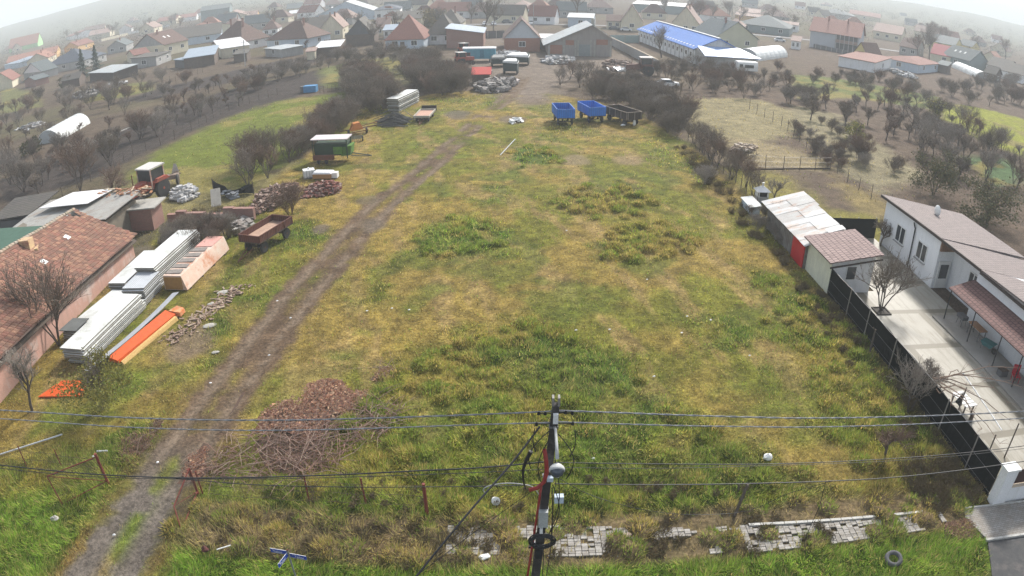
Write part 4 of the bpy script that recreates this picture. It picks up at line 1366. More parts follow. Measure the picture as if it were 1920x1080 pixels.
house('house', 'second orange tiled roof above the long orange one', (106, 97), (66, 102), (118, 88), 3.2, 2.6, 'L', wall=WORG, rf=RTO, win=(0, 0), chim=1)
house('house', 'small cream house with red roof at the lower left edge of the village', (22, 150), (-8, 156), (40, 140), 2.8, 3.4, 'R', wall=CREAMW, rf=RTR, win=(0, 0), chim=0)
house('house', 'pale grey gabled house with tiny attic window under the slate blue roof', (78, 134), (44, 138), (112, 126), 2.8, 3.6, 'R', wall=GREYW, gable=WHITEW, rf=RGR, win=(1, 0), chim=0)
house('shed', 'dark brick shed before the pale grey gabled house', (66, 150), (46, 152), (74, 146), 2.2, 1.2, 'R', wall=BRICKD, rf=RGR, win=(0, 0), chim=0, cat='shed')
house('house', 'orange walled house with bright red roof above the slate blue roof', (146, 86), (116, 92), (176, 78), 3.2, 2.8, 'R', wall=WORG, rf=RTR, win=(1, 1), chim=1)
house('house', 'house with brown roof in smoke behind the big cream house', (288, 52), (262, 56), (306, 47), 3.6, 3.8, 'R', wall=CREAMW, rf=RTP, win=(1, 1), chim=1)
house('house', 'long dark roofed house right behind the big cream house', (414, 62), (368, 64), (420, 54), 3.2, 4.0, 'L', wall=WBLUE, rf=RDK, win=(2, 0), chim=0)
house('house', 'house with pink orange roof touching the big cream house', (350, 68), (324, 66), (362, 60), 3.4, 3.6, 'L', wall=CREAMW, rf=RTO, win=(0, 0), chim=1)
house('house', 'faint house with long reddish roof below the left hill', (330, 36), (296, 42), (344, 32), 3.8, 2.8, 'L', wall=CREAMW, rf=RTR, win=(2, 0), chim=0)
house('house', 'faint cream gabled house beside an orange walled one', (464, 28), (436, 30), (474, 22), 4.0, 3.6, 'R', wall=CREAMW, rf=RTP, win=(2, 0), chim=0)
house('house', 'faint house with vivid orange wall right of the cream gabled one', (482, 27), (468, 28), (492, 22), 3.4, 2.4, 'L', wall=WORG, rf=RTP, win=(0, 0), chim=0)
house('hall', 'large hazy green grey hall on the left horizon', (430, 14), (392, 20), (440, 10), 9.0, 3.0, 'L', wall=WTEAL, rf=RGR, win=(0, 0), chim=0, cat='hall')
house('house', 'house with faded roof behind the bright red roof on the left', (206, 60), (180, 66), (220, 54), 3.6, 3.2, 'L', wall=CREAMW, rf=RTP, win=(0, 0), chim=1)
house('house', 'faint dark roofed house left of the smoke', (246, 52), (226, 56), (256, 47), 3.4, 3.2, 'R', wall=WHITEW, rf=RT, win=(0, 0), chim=0)
house('house', 'faint pink roofed house between the green house and the bright red roof', (134, 68), (108, 70), (146, 62), 3.4, 3.0, 'L', wall=WHITEW, rf=RTR, win=(0, 0), chim=0)
house('house', 'faint brown house on the far left skyline', (196, 52), (172, 56), (206, 46), 3.8, 4.0, 'L', wall=CREAMW, rf=RT, win=(1, 0), chim=0)
house('house', 'faint house with white wall at the foot of the left hill', (368, 30), (346, 32), (376, 25), 3.4, 2.6, 'L', wall=WHITEW, rf=RTR, win=(0, 0), chim=0)
house('house', 'faint pale house with green grey roof near the top, left of the pale blue gable', (566, 14), (538, 17), (574, 9), 4.0, 3.2, 'L', wall=CREAMW, rf=RGR, win=(2, 0), chim=0)
house('house', 'pale green small house above the white tent roof', (634, 22), (622, 24), (640, 16), 3.0, 2.4, 'R', wall=WBLUE, rf=RMETG, win=(0, 0), chim=0)

# --- centre
house('outbuilding', 'brick lean to with light blue sloping roof left of the farmyard gate', (906, 62), (868, 68), (910, 52), 4.0, 1.4, 'R', 'shed', wall=BRICKD, rf=RMET, win=(0, 0), chim=0, cat='outbuilding')
house('barn', 'brick barn with steep red brown roof and white boarded gable', Vector((7.4, 177, 0)), Vector((-1.6, 177, 0)), Vector((7.4, 199, 0)), 3.5, 4.7, 'R', wall=BRICKW, gable=mat('pale_boarding', (.5, .52, .55), (.45, .47, .5), kind='plank', tile=(.2, 1)), rf=RT, win=(1, 0), chim=0, cat='barn', over=.5)
def brick_barn():
    t = thing('barn', 'wide brick and concrete barn with pale tin roof beside the farmyard', 'barn', (9.0, 168, 0))
    x1, xa, hp, y1 = 15.4, 10.6, 7.6, 14.0
    w = MB()
    w.prism([(0, -.3), (x1, -.3), (x1, 4.4), (xa, hp), (2.2, 3.9), (0, 3.0)], 0, y1)
    part('wall', w, mat('brick_infill', (.3, .27, .25), (.27, .24, .22), scale=.5, streak=(.2, .18, .17)), t)
    for (a, b, c, d) in ((.5, 3.4, .5, 2.7), (4.2, 6.2, 2.7, 3.9), (11.6, 14.4, 2.9, 4.2)):
        m = MB(); m.box((a + b) / 2, -.02, c, b - a, .08, d - c); part('brick_panel', m, BRICKW, t)
    for x in (.2, 3.8, 6.6, 7.2, 10.3, 11.2, 15.1):
        m = MB(); m.box(x, -.06, 0, .35, .16, 4.0 if x > 3 else 2.8); part('pier', m, CONC, t)
    m = MB(); m.box(8.8, -.03, 0, 2.9, .1, 2.9); part('gate', m, mat('grey_metal_gate', (.25, .27, .27), (.2, .22, .22), kind='corr', tile=(.2, 1)), t)
    r = MB()
    th = .15
    for (xa0, z0, xb, z1) in ((-1.2, 2.5, 2.4, 4.05), (2.4, 4.05, xa, hp + .1), (xa, hp + .1, x1 + 1, 3.95)):
        r.hexa([(xa0, -.7, z0), (xb, -.7, z1), (xb, y1 + .5, z1), (xa0, y1 + .5, z0)], [(xa0, -.7, z0 + th), (xb, -.7, z1 + th), (xb, y1 + .5, z1 + th), (xa0, y1 + .5, z0 + th)])
    ro = part('roof', r, RMETG, t)
    c = MB(); c.box(11.4, 6, hp - .6, .8, .8, 1.9); part('chimney', c, CONC, ro)
brick_barn()
def blue_hall():
    # near gable end at (43.2,153.9)-(54.3,158.3), far end 62 m beyond
    t = thing('hall', 'long white walled hall with bright blue metal roof', 'hall', (43.6, 154.6, 0), math.radians(4.6))
    W, Ld, he, rise = 12.0, 58.0, 3.7, 2.6
    w = MB(); w.hexa([(0, 6, -.3), (W, 6, -.3), (W, Ld, -.3), (0, Ld, -.3)], [(0, 6, he), (W, 6, he), (W, Ld, he), (0, Ld, he)])
    w.hexa([(0, 6, he), (W, 6, he), (W / 2, 6, he + rise)], [(0, 6.2, he), (W, 6.2, he), (W / 2, 6.2, he + rise)])
    w.hexa([(0, Ld - .2, he), (W, Ld - .2, he), (W / 2, Ld - .2, he + rise)], [(0, Ld, he), (W, Ld, he), (W / 2, Ld, he + rise)])
    part('wall', w, WHITEW, t)
    r = MB()
    for s in (0, 1):
        x0, x1 = (-.5, W / 2) if s == 0 else (W + .5, W / 2)
        z0 = he - .25
        r.hexa([(x0, 5.4, z0), (x1, 5.4, he + rise), (x1, Ld + .5, he + rise), (x0, Ld + .5, z0)], [(x0, 5.4, z0 + .16), (x1, 5.4, he + rise + .16), (x1, Ld + .5, he + rise + .16), (x0, Ld + .5, z0 + .16)])
    ro = part('roof', r, RBLUE, t)
    rc = MB(); rc.box(W / 2, (Ld + 6) / 2, he + rise + .12, .7, Ld - 5, .14); part('ridge_cap', rc, FRAMEW, ro)
    for k in range(22):
        m = MB()
        y = 8 + k * 2.3
        x0 = .25; q = (rise + .25) / (W / 2 + .5)
        z = he - .25 + (x0 + .5) * q + .2
        m.slab([(x0, y, z), (x0 + .45, y, z + .45 * q), (x0 + .45, y + .9, z + .45 * q), (x0, y + .9, z)], .07)
        part('roof_light', m, FRAMEW, ro)
    for k in range(14):
        m = MB(); y = 8.5 + k * 3.5
        m.box(-.03, y, 1.5, .1, 1.3, 1.2)
        f = part('window', m, FRAMEW, t)
        g = MB(); g.box(-.07, y, 1.62, .06, 1.06, .96); part('pane', g, DARKGLASS, f)
    for k in range(15):
        m = MB(); m.box(-.05, 6.9 + k * 3.5, 0, .1, .18, he - .2); part('downpipe', m, GREYW, t)
    # front annex with blue lean roof facing the viewer
    a = MB(); a.hexa([(.2, -1.5, -.3), (W + .6, -1.5, -.3), (W + .6, 5.99, -.3), (.2, 5.99, -.3)], [(.2, -1.5, 2.9), (W + .6, -1.5, 2.9), (W + .6, 5.99, 3.9), (.2, 5.99, 3.9)])
    part('annex', a, GREYW, t)
    m = MB(); m.hexa([(-.4, -2.3, 2.85), (W + 1.6, -2.3, 2.85), (W / 2 + 5, 5.3, 4.3), (.4, 5.3, 4.3)], [(-.4, -2.3, 3.0), (W + 1.6, -2.3, 3.0), (W / 2 + 5, 5.3, 4.45), (.4, 5.3, 4.45)])
    part('annex_roof', m, mat('glossy_blue_sheet', (.1, .24, .55), (.3, .42, .62), kind='corr', tile=(.3, 1), rough=.25, spec=.8, scale=.15), t)
blue_hall()
def slab_fence(name, label, p0, p1, n, h, m, cap=None, cat='wall', thick=.15):
    d = Vector(p1) - Vector(p0); L = d.length
    t = thing(name, label, cat, (p0[0], p0[1], 0), math.atan2(d.y, d.x))
    for k in range(n):
        a = MB(); a.box((k + .5) * L / n, 0, -.1, L / n - .12, thick, h); part('panel', a, m, t)
    for k in range(n + 1):
        a = MB(); a.box(k * L / n, 0, -.1, .22, thick + .1, h + .1); part('post', a, CONC, t)
    if cap:
        a = MB(); a.box(L / 2, 0, h, L, thick + .12, .1); part('coping', a, cap, t)
    return t
slab_fence('concrete_wall', 'long grey panel wall with pale coping between the tin roofed barn and the blue hall', (28.3, 198), (31.4, 146), 11, 2.2, GREYW, mat('sandy_coping', (.55, .45, .33), (.5, .42, .32)))
slab_fence('metal_fence', 'pale green sheet gate between the grey panel wall and the blue hall', (29.0, 203), (38, 206), 2, 2.4, mat('pale_green_sheet', (.28, .36, .34), (.25, .33, .31)), cat='gate')
slab_fence('metal_fence', 'dark sheet gate left of the steep roofed brick barn', (-9.5, 214), (-1.8, 216), 3, 2.4, WDARK, cat='gate')
house('outbuilding', 'low building with flat white roof between the two brick barns', (1040, 72), (1008, 72), (1045, 62), 2.8, .3, 'L', 'shed', wall=WDARK, rf=RWHITE, win=(0, 0), chim=0, cat='outbuilding')
house('house', 'cream house with pointed gable behind the tin roofed barn', (1205, 40), (1165, 38), (1200, 26), 3.8, 5.6, 'R', wall=CREAMW, rf=RT, win=(1, 0), chim=0)
house('house', 'low wing with brown roof left of the cream pointed gable', (1164, 40), (1148, 38), (1166, 30), 3.0, 2.0, 'L', wall=CREAMW, rf=RT, win=(2, 0), chim=0)
house('hall', 'large white industrial hall with long pale roof on the hazy skyline', (1284, 13), (1200, 10), (1290, 5), 4.6, .8, 'L', 'shed', wall=WTEAL, rf=RWHITE, win=(0, 0), chim=0, cat='hall')
house('house', 'faint house with pinkish gable behind the ridge of the blue roof', (1310, 44), (1262, 40), (1326, 32), 4.6, 5.6, 'R', wall=WCREAM, rf=RTP, win=(3, 0), chim=1, winh=1.6)
house('house', 'cream house with wide grey green gable roof right of the blue hall', (1341, 70), (1316, 61), (1421, 74), 3.2, 5.0, 'L', wall=mat('greenish_cream', (.48, .47, .34), (.43, .42, .31), scale=.4), rf=RGR, win=(1, 2), chim=1)
house('house', 'dark teal house with hip roof behind the parked white car', (1480, 54), (1415, 51), (1492, 44), 3.4, 4.2, 'L', 'hip', wall=WTEAL, rf=RGR, win=(3, 0), chim=0)
house('house', 'faint house with glowing orange white roof above the teal house', (1424, 26), (1394, 24), (1430, 18), 3.6, 1.6, 'L', 'shed', wall=WTEAL, rf=RTP, win=(0, 0), chim=0)
house('house', 'faint pale house with orange wall strip under the glowing roof', (1428, 33), (1400, 32), (1434, 27), 2.6, 1.0, 'L', wall=WORG, rf=RTP, win=(0, 0), chim=0)
house('house', 'faint white house behind the gable of the large two storey house', (1496, 48), (1472, 44), (1506, 40), 3.2, 1.0, 'L', wall=WHITEW, rf=RTP, win=(2, 0), chim=0)
house('house', 'faint house with pale hip roof near the centre skyline', (1000, 14), (960, 13), (1010, 6), 3.6, 3.2, 'L', 'hip', wall=CREAMW, rf=RTP, win=(2, 0), chim=0)
house('house', 'faint small house right of the tin barn chimney', (1112, 34), (1090, 36), (1118, 27), 3.6, 1.2, 'L', wall=WBLUE, rf=RMETG, win=(1, 0), chim=0)

# --- right village
def big_house():
    N, L, R = G(1612, 70, 6.2), G(1520, 56, 6.2), G(1671, 75, 6.2)
    t = house('house', 'large two storey grey house with long orange red roof and balcony gallery', (1612, 70), (1520, 56), (1671, 76), 6.2, 4.6, 'L', wall=mat('pale_grey_wall', (.42, .44, .47), (.38, .4, .43), scale=.4), rf=mat('orange_red_roof', (.36, .19, .15), (.31, .17, .14), kind='tile', tile=(.34, .36), bump=.3, scale=.3), win=(0, 2), chim=2, over=.6)
    o = flatv(N); a = (flatv(L) - o).normalized(); b = Vector((-a.y, a.x, 0))
    if b.dot(flatv(R) - o) < 0: b = -b
    La = (flatv(L) - o).length * .48
    def P(s, u, z): return a * s + b * u + Vector((0, 0, z))
    m = MB(); m.hexa([P(.3, -1.6, 3.2), P(La, -1.6, 3.2), P(La, -.02, 3.2), P(.3, -.02, 3.2)], [P(.3, -1.6, 3.4), P(La, -1.6, 3.4), P(La, -.02, 3.4), P(.3, -.02, 3.4)])
    m.hexa([P(.3, -1.6, 3.4), P(La, -1.6, 3.4), P(La, -1.5, 3.4), P(.3, -1.5, 3.4)], [P(.3, -1.6, 4.3), P(La, -1.6, 4.3), P(La, -1.5, 4.3), P(.3, -1.5, 4.3)])
    part('balcony', m, RTP, t)
    m = MB(); m.hexa([P(.5, -.06, 3.5), P(La - .3, -.06, 3.5), P(La - .3, -.01, 3.5), P(.5, -.01, 3.5)], [P(.5, -.06, 5.9), P(La - .3, -.06, 5.9), P(La - .3, -.01, 5.9), P(.5, -.01, 5.9)])
    m.hexa([P(.5, -.06, .1), P(La - .3, -.06, .1), P(La - .3, -.01, .1), P(.5, -.01, .1)], [P(.5, -.06, 3.0), P(La - .3, -.06, 3.0), P(La - .3, -.01, 3.0), P(.5, -.01, 3.0)])
    part('gallery_shade', m, WDARK, t)  # flat dark sheets on the wall, coloured as the shade behind the balcony
    for k in range(6):
        q = P(.4 + k * (La - .6) / 5, -1.5, 0)
        m = MB(); m.box(q.x, q.y, 0, .25, .25, 6.2, math.atan2(a.y, a.x)); part('pillar', m, GREYW, t)
big_house()
house('house', 'brown roofed house with yellow gable in front of the large two storey house', (1626, 104), (1606, 99), (1690, 106), 2.8, 3.6, 'R', wall=WYEL, rf=RT, win=(0, 0), chim=0)
house('shed', 'white shed with flat red roof, left of two beside the right garden', (1640, 118), (1594, 106), (1676, 112), 2.8, .7, 'L', 'shed', wall=WHITEW, rf=RTR, win=(0, 1), chim=0, cat='shed')
house('shed', 'blue grey shed with red hip roof, right of two beside the right garden', (1722, 121), (1678, 108), (1765, 119), 2.8, 1.3, 'R', 'hip', wall=WBLUE, rf=RTR, win=(1, 2), chim=0, cat='shed')
house('house', 'house with deep crimson roof on the right side of the village', (1796, 110), (1747, 101), (1818, 98), 3.0, 3.6, 'L', wall=CREAMW, rf=mat('crimson_roof', (.3, .06, .07), (.25, .055, .06), kind='corr', tile=(.3, 1)), win=(1, 0), chim=0)
house('house', 'dark grey gabled house with three bright skylights on the right', (1818, 114), (1796, 106), (1853, 118), 3.4, 4.2, 'L', wall=WTEAL, rf=RGR, win=(1, 0), chim=0, sky_w=3)
house('house', 'faint house with yellow gable behind the three skylights', (1790, 86), (1758, 78), (1815, 84), 3.4, 3.8, 'L', wall=WYEL, rf=RGR, win=(0, 0), chim=0)
house('house', 'second faint yellow gabled house right of the first', (1822, 88), (1800, 84), (1846, 90), 3.2, 3.2, 'L', wall=WYEL, rf=RGR, win=(0, 0), chim=0)
house('house', 'white gabled house with dark roof near the right edge', (1888, 130), (1856, 121), (1912, 131), 3.0, 3.2, 'L', wall=WHITEW, rf=RDK, win=(1, 0), chim=0)
house('house', 'house with dark roof cut by the right edge', (1918, 142), (1896, 134), (1950, 142), 3.0, 3.2, 'L', wall=WHITEW, rf=RDK, win=(1, 0), chim=0)
house('house', 'faint brown roofed house on the far right', (1886, 96), (1862, 90), (1920, 98), 3.4, 4.4, 'R', wall=CREAMW, rf=RT, win=(1, 0), chim=0)
house('house', 'faint orange roofed house above the white gabled one', (1870, 112), (1848, 106), (1905, 110), 3.2, 3.0, 'R', wall=CREAMW, rf=RTO, win=(0, 0), chim=0)
house('house', 'faint house in the mist behind the large two storey house', (1690, 66), (1656, 62), (1708, 60), 4.0, 4.0, 'L', wall=CREAMW, rf=RTP, win=(3, 0), chim=0)
house('house', 'faint grey roofed house in the mist at the upper right', (1600, 30), (1570, 28), (1612, 22), 4.0, 4.0, 'L', 'hip', wall=WGREY, rf=RGR, win=(1, 0), chim=0)
house('house', 'faint reddish house in the mist at the upper right', (1650, 34), (1620, 32), (1664, 27), 4.0, 3.6, 'L', wall=CREAMW, rf=RTR, win=(1, 0), chim=0)
house('house', 'very faint brown house in the mist above the crimson roof', (1760, 66), (1732, 62), (1778, 60), 4.0, 4.0, 'L', wall=CREAMW, rf=RT, win=(1, 0), chim=0)
rf_ = [RT, RTR, RTP, RDK, RTO, RGR]
rng_ = random.Random(14)
for k, (px, py) in enumerate([(40, 66), (90, 52), (148, 44), (222, 34), (410, 42), (505, 40), (520, 12), (600, 6), (640, 6), (800, 8), (850, 14), (905, 8), (1060, 12), (1040, 30), (1150, 14), (1340, 14), (1370, 30), (1420, 8), (1460, 20), (1510, 12), (1560, 10), (1540, 24), (1580, 44), (1720, 44), (1830, 62), (1880, 76), (250, 38), (275, 28), (385, 22), (440, 36), (540, 30), (590, 22), (660, 32), (690, 8), (740, 28), (770, 16), (820, 26), (880, 20), (930, 20), (980, 28), (1030, 16), (1100, 20), (1250, 24), (1330, 24), (1480, 32), (1560, 30), (1620, 46), (1700, 30), (1740, 54), (1800, 72), (1850, 80)]):
    N = G(px, py, 3.4)
    sc = 10 + rng_.random() * 5
    ang = rng_.uniform(-.5, .5)
    a, b = Vector((-math.cos(ang), -math.sin(ang), 0)) * sc, Vector((-math.sin(ang), math.cos(ang), 0)) * sc * .7
    house('distant_house', 'small distant house half lost in the mist', N, N + a, N + b, 3.4, 3.8, 'L', 'gable' if k % 2 else 'hip', wall=(CREAMW, WHITEW, GREYW)[k % 3], rf=rf_[k % 6], win=(2, 0), chim=0, group='misty distant houses')

# polytunnels
def tunnel(label, p0, p1, r, sx=1.0):
    d = Vector(p1) - Vector(p0); L = d.length
    t = thing('polytunnel', label, 'greenhouse', (p0[0], p0[1], 0), math.atan2(d.y, d.x))
    m = MB()
    n = 14
    rings = 15
    V = []
    rg = random.Random(int(L * 10))
    for i in range(rings):
        for j in range(n + 1):
            a = math.pi * j / n
            q = r * (1 + (.018 if i % 2 else -.01) + rg.uniform(-.008, .008))
            V.append((L * i / (rings - 1), -math.cos(a) * q, math.sin(a) * q * .95))
    m.v = V
    for i in range(rings - 1):
        for j in range(n):
            k = i * (n + 1) + j
            m.f.append((k, k + 1, k + n + 2, k + n + 1))
    part('cover', m, mat('milky_plastic_film', (.72, .73, .72), (.62, .64, .62), scale=1.0, rough=.35, streak=(.5, .5, .46)), t)
    for x in (0, L):
        e = MB()
        e.poly([(x, -math.cos(math.pi * j / n) * r * .99, math.sin(math.pi * j / n) * r * .94) for j in range(n + 1)])
        part('end_wall', e, mat('grey_plastic_film', (.42, .44, .44), (.36, .38, .38)), t)
    for i in (0, 2, 4, 6, 8, 10, 12, 14):
        h = MB(); h.path([(L * i / 14, -math.cos(math.pi * j / n) * r * 1.01, math.sin(math.pi * j / n) * r * .96) for j in range(n + 1)], .03, 5)
        part('hoop', h, mat('milky_plastic_film', (.72, .73, .72)), t)
tunnel('white polytunnel in the brown gardens at the left', G(92, 268), G(150, 234), 2.3)
tunnel('white arched polytunnel right of the blue roofed hall', G(1400, 112), G(1458, 104), 3.2)
tunnel('white polytunnel in front of the dark gabled house on the far right', G(1842, 148), G(1795, 128), 2.6)
def tent(label, N, w, l, h, ang):
    t = thing('canopy', label, 'canopy', tuple(flatv(N)), ang)
    m = MB(); m.prismx([(0, h * .6), (l / 2, h), (l, h * .6)], 0, w); part('cover', m, RWHITE, t)
    for x in (.1, w - .1):
        for y in (.1, l - .1):
            q = MB(); q.box(x, y, 0, .12, .12, h * .6); part('pole', q, STEEL, t)
tent('white tent roof among the hazy left houses', G(545, 34), 18, 8, 4.5, .5)

# ------------------------------------------------------------------ tile roofed pink house at the left
def pink_house():
    t = thing('pink_house', 'old pink plastered house with sagging red tiled roof', 'house', (-31.1, 47.3, 0), math.radians(3.4))
    PINK = mat('flaking_pink_plaster', (.52, .3, .24), (.47, .29, .23), (.56, .47, .42), scale=.9, bump=.3, streak=(.36, .24, .19))
    w = MB()
    w.hexa([(0, -34, -.3), (0, 0, -.3), (-10.5, 0, -.3), (-10.5, -34, -.3)], [(0, -34, 2.7), (0, 0, 1.75), (-10.5, 0, 1.75), (-10.5, -34, 2.7)])
    part('wall', w, PINK, t)
    g = MB(); g.hexa([(-.1, -.15, 1.75), (-10.4, -.15, 1.75), (-5.2, -.15, 4.35)], [(-.1, 0, 1.75), (-10.4, 0, 1.75), (-5.2, 0, 4.35)]); part('gable', g, CONC, t)
    TL = mat('old_red_roof_tiles', (.26, .115, .08), (.15, .08, .058), (.33, .18, .115), scale=.8, kind='island', bump=.3, bscale=20)
    _nt = TL.node_tree; _b = _nt.nodes['Principled BSDF']; _s = _b.inputs['Base Color'].links[0].from_socket
    _o = _nt.nodes.new('ShaderNodeTexCoord').outputs['Object']
    _nt.links.new(_mix(_nt, _ramp(_nt, _noise(_nt, _o, .7, 6, .7), [(.42, 0.0), (.72, .5)]), _s, (.11, .075, .058)), _b.inputs['Base Color'])
    r = MB()
    rg = random.Random(8)
    # every tile a small real slab, laid in sagging courses
    nrow, dy = 17, .36
    eave0, ridge0 = Vector((.75, 0, 0)), Vector((-5.2, 0, 0))
    def zt(f, y):   # f 0 eave .. 1 ridge, y 0 .. -34
        g = -y / 34
        ze = 1.78 + .75 * min(1, g * 1.7); zr = 4.4 + 1.8 * min(1, g * 1.45)
        return ze + (zr - ze) * f - .12 * math.sin(f * math.pi) + .05 * math.sin(y * 1.1) * (1 - f) + .04 * math.sin(y * .7 + 2)
    ny = int(34.4 / .27)
    for i in range(nrow):
        f0, f1 = i / nrow - .008, (i + 1.12) / nrow
        for j in range(ny):
            y0 = .45 - j * .27 - (.135 if i % 2 else 0)
            y1 = y0 - .255
            if i >= nrow - 2 and 1 < j < 5: continue
            if (i, j) in ((nrow - 1, 6), (nrow - 3, 3)): continue
            x0, x1 = .4 - 5.65 * f0, .4 - 5.65 * f1
            lift = rg.uniform(0, .03)
            z00, z01 = zt(f0, y0) + .05 + lift, zt(f1, y0) + .005
            z10, z11 = zt(f0, y1) + .05 + lift, zt(f1, y1) + .005
            ym = (y0 + y1) / 2
            r.v += [(x0, y0, z00), (x0, ym, z00 + .035), (x0, y1, z10), (x1, y1, z11), (x1, ym, z11 + .02), (x1, y0, z01), (x0, y0, z00 - .05), (x0, y1, z10 - .05)]
            k = len(r.v) - 8
            r.f += [(k, k + 1, k + 4, k + 5), (k + 1, k + 2, k + 3, k + 4), (k, k + 6, k + 7, k + 2, k + 1)]
    ro = part('roof', r, TL, t)
    u = MB(); u.hexa([(.3, .4, 1.5), (.3, -20, 2.2), (-5.2, -20, 5.8), (-5.2, .4, 4.05)], [(.3, .4, 1.53), (.3, -20, 2.24), (-5.2, -20, 5.84), (-5.2, .4, 4.09)])
    u.hexa([(.3, -20.01, 2.2), (.3, -34, 2.2), (-5.2, -34, 5.85), (-5.2, -20.01, 5.8)], [(.3, -20.01, 2.24), (.3, -34, 2.24), (-5.2, -34, 5.89), (-5.2, -20.01, 5.84)])
    u.hexa([(-5.2, .4, 4.25), (-5.2, -34, 6.1), (-11, -34, 2.4), (-11, .4, 1.6)], [(-5.2, .4, 4.31), (-5.2, -34, 6.14), (-11, -34, 2.46), (-11, .4, 1.66)])
    part('roof_battens', u, DARKWOOD, t).location = (0, 0, -.3)
    rd = MB()
    for j in range(86):
        y = .3 - j * .4
        rd.tube((-5.25 + rg.uniform(-.03, .03), y, zt(1, y) + .02), (-5.25 + rg.uniform(-.03, .03), y - .42, zt(1, y - .42) + .05), .13, .15, 8)
    part('ridge_tiles', rd, mat('lichen_grey_ridge', (.3, .27, .22), (.36, .27, .2), (.25, .22, .16), kind='island', bump=.3), ro)
    for (f, y) in ((.62, -4.2), (.5, -8.9)):
        pn = MB()
        x0, x1 = .4 - 5.65 * f, .4 - 5.65 * (f + .085)
        z0, z1 = zt(f, y) + .1, zt(f + .085, y) + .09
        pn.slab([(x0, y, z0), (x0, y - .5, z0), (x1, y - .5, z1), (x1, y, z1)], .03)
        part('glass_tile', pn, FRAMEW, ro)
    c = MB(); c.box(-4.6, -8.2, 3.6, .9, .8, 1.6, .1); c.box(-4.3, -8.0, 3.4, .9, .9, 1.0, .5)
    part('broken_chimney', c, mat('yellow_plaster_stub', (.55, .42, .22), (.45, .3, .2), (.3, .15, .1), scale=3, bump=.5), ro)
pink_house()

# sheds behind the pink house
def back_sheds():
    t = thing('shed', 'low shed with curved grey corrugated roof behind the tiled ridge', 'shed', (-43.0, 49.5, 0))
    w = MB(); w.box(3.0, 2.5, -.2, 10.5, 6, 2.7); part('wall', w, mat('mud_wall', (.2, .17, .13), (.15, .13, .1), bump=.3), t)
    r = MB(); r.hexa([(-3.0, -1.0, 2.3), (8.8, -1.0, 2.9), (8.8, 6.2, 3.1), (-3.0, 6.2, 2.7)], [(-3.0, -1.0, 2.38), (8.8, -1.0, 2.98), (8.8, 6.2, 3.18), (-3.0, 6.2, 2.78)])
    part('roof', r, mat('old_corrugated_sheet', (.36, .35, .32), (.28, .27, .25), kind='corr', tile=(.18, 1), bump=.5, c3=(.25, .2, .16)), t)
    s = single('roof_sheet', (lambda m: (m.slab([(-1.5, 2.6, 3.16), (4.6, 2.6, 3.3), (5.4, 6.6, 3.35), (0, 6.8, 3.2)], .05), m)[1])(MB()), RWHITE, 'bright white sheet lying on the grey corrugated shed roof', 'roofing sheet', (-43.0, 49.5, .02))
    t = thing('shed', 'shed with dark green felt roof at the left edge', 'shed', (-46.0, 41.5, 0))
    w = MB(); w.box(1.6, 3.0, -.2, 5.6, 5.4, 2.5); part('wall', w, mat('brown_mud_wall', (.2, .15, .1), (.15, .12, .09), bump=.3), t)
    d = MB(); d.box(4.42, 2.2, 0, .08, 1.3, 2.0); part('door', d, WDARK, t)
    r = MB(); r.slab([(-4, -.6, 2.6), (4.8, -.6, 2.6), (5.2, 6.3, 2.95), (-4, 6.3, 2.95)], .1); part('roof', r, mat('green_roof_felt', (.06, .12, .085), (.05, .1, .07), scale=2, bump=.2), t)
    t = thing('lean_to', 'dark lean to with tilted grey roof above the green felt roof', 'shed', (-48.8, 54.5, 0))
    w = MB(); w.box(0, 0, -.2, 4.5, 4, 2.2); part('wall', w, WDARK, t)
    r = MB(); r.slab([(-3, -2.3, 2.2), (2.8, -2.3, 2.6), (3.4, 2.6, 3.3), (-3, 2.6, 2.9)], .1); part('roof', r, RDK, t)
    s = MB(); s.slab([(-1.6, -.8, 2.3), (1.6, -1.4, 2.3), (2.0, 1.0, 2.75), (-1.4, 1.2, 2.75)], .05)
    single('sheet_stack', s, RMET, 'bluish sheet tilted against the tiled ridge at the left', 'roofing sheet', (-39.3, 40.5, 0.0))
    b = MB()
    rg = random.Random(4)
    for k in range(40):
        b.box(rg.uniform(-3, 3), rg.uniform(-.8, .8), rg.uniform(0, .5), rg.uniform(.3, 1.2), rg.uniform(.1, .3), .08, rg.uniform(0, 3), rg.uniform(-.3, .3))
    single('tile_heap', b, mat('orange_scrap', (.4, .2, .1), (.3, .14, .08), (.5, .42, .3), kind='island'), 'heap of loose tiles and boards on the grey corrugated roof edge', 'scrap heap', (-36.0, 55.2, 2.9))
    ru = thing('brick_ruin', 'small ruined brick hut with flat slab roof behind the tiled roof end', 'hut', (-33.6, 54.2, 0))
    w = MB(); w.box(0, .2, -.1, 2.6, 2.2, 2.1); part('wall', w, BRICKD, ru)
    r = MB(); r.slab([(-1.7, -1.2, 2.1), (1.9, -1.2, 2.25), (1.7, 1.7, 2.3), (-1.8, 1.6, 2.15)], .12); part('roof', r, CONC, ru)
    p = MB(); p.box(-1.4, -1.2, 0, .12, .12, 2.1); part('post', p, FRAMEW, ru)
    wl_ = thing('ruined_wall', 'low crumbling brown brick wall overgrown with dead stems', 'wall', (-31.8, 55.5, 0), -.03)
    w = MB()
    for k in range(9):
        w.box(.5 + k * 1.0, 0, -.1, 1.02, .5, rg.uniform(.7, 1.3))
    part('wall_body', w, BRICKD, wl_)
back_sheds()

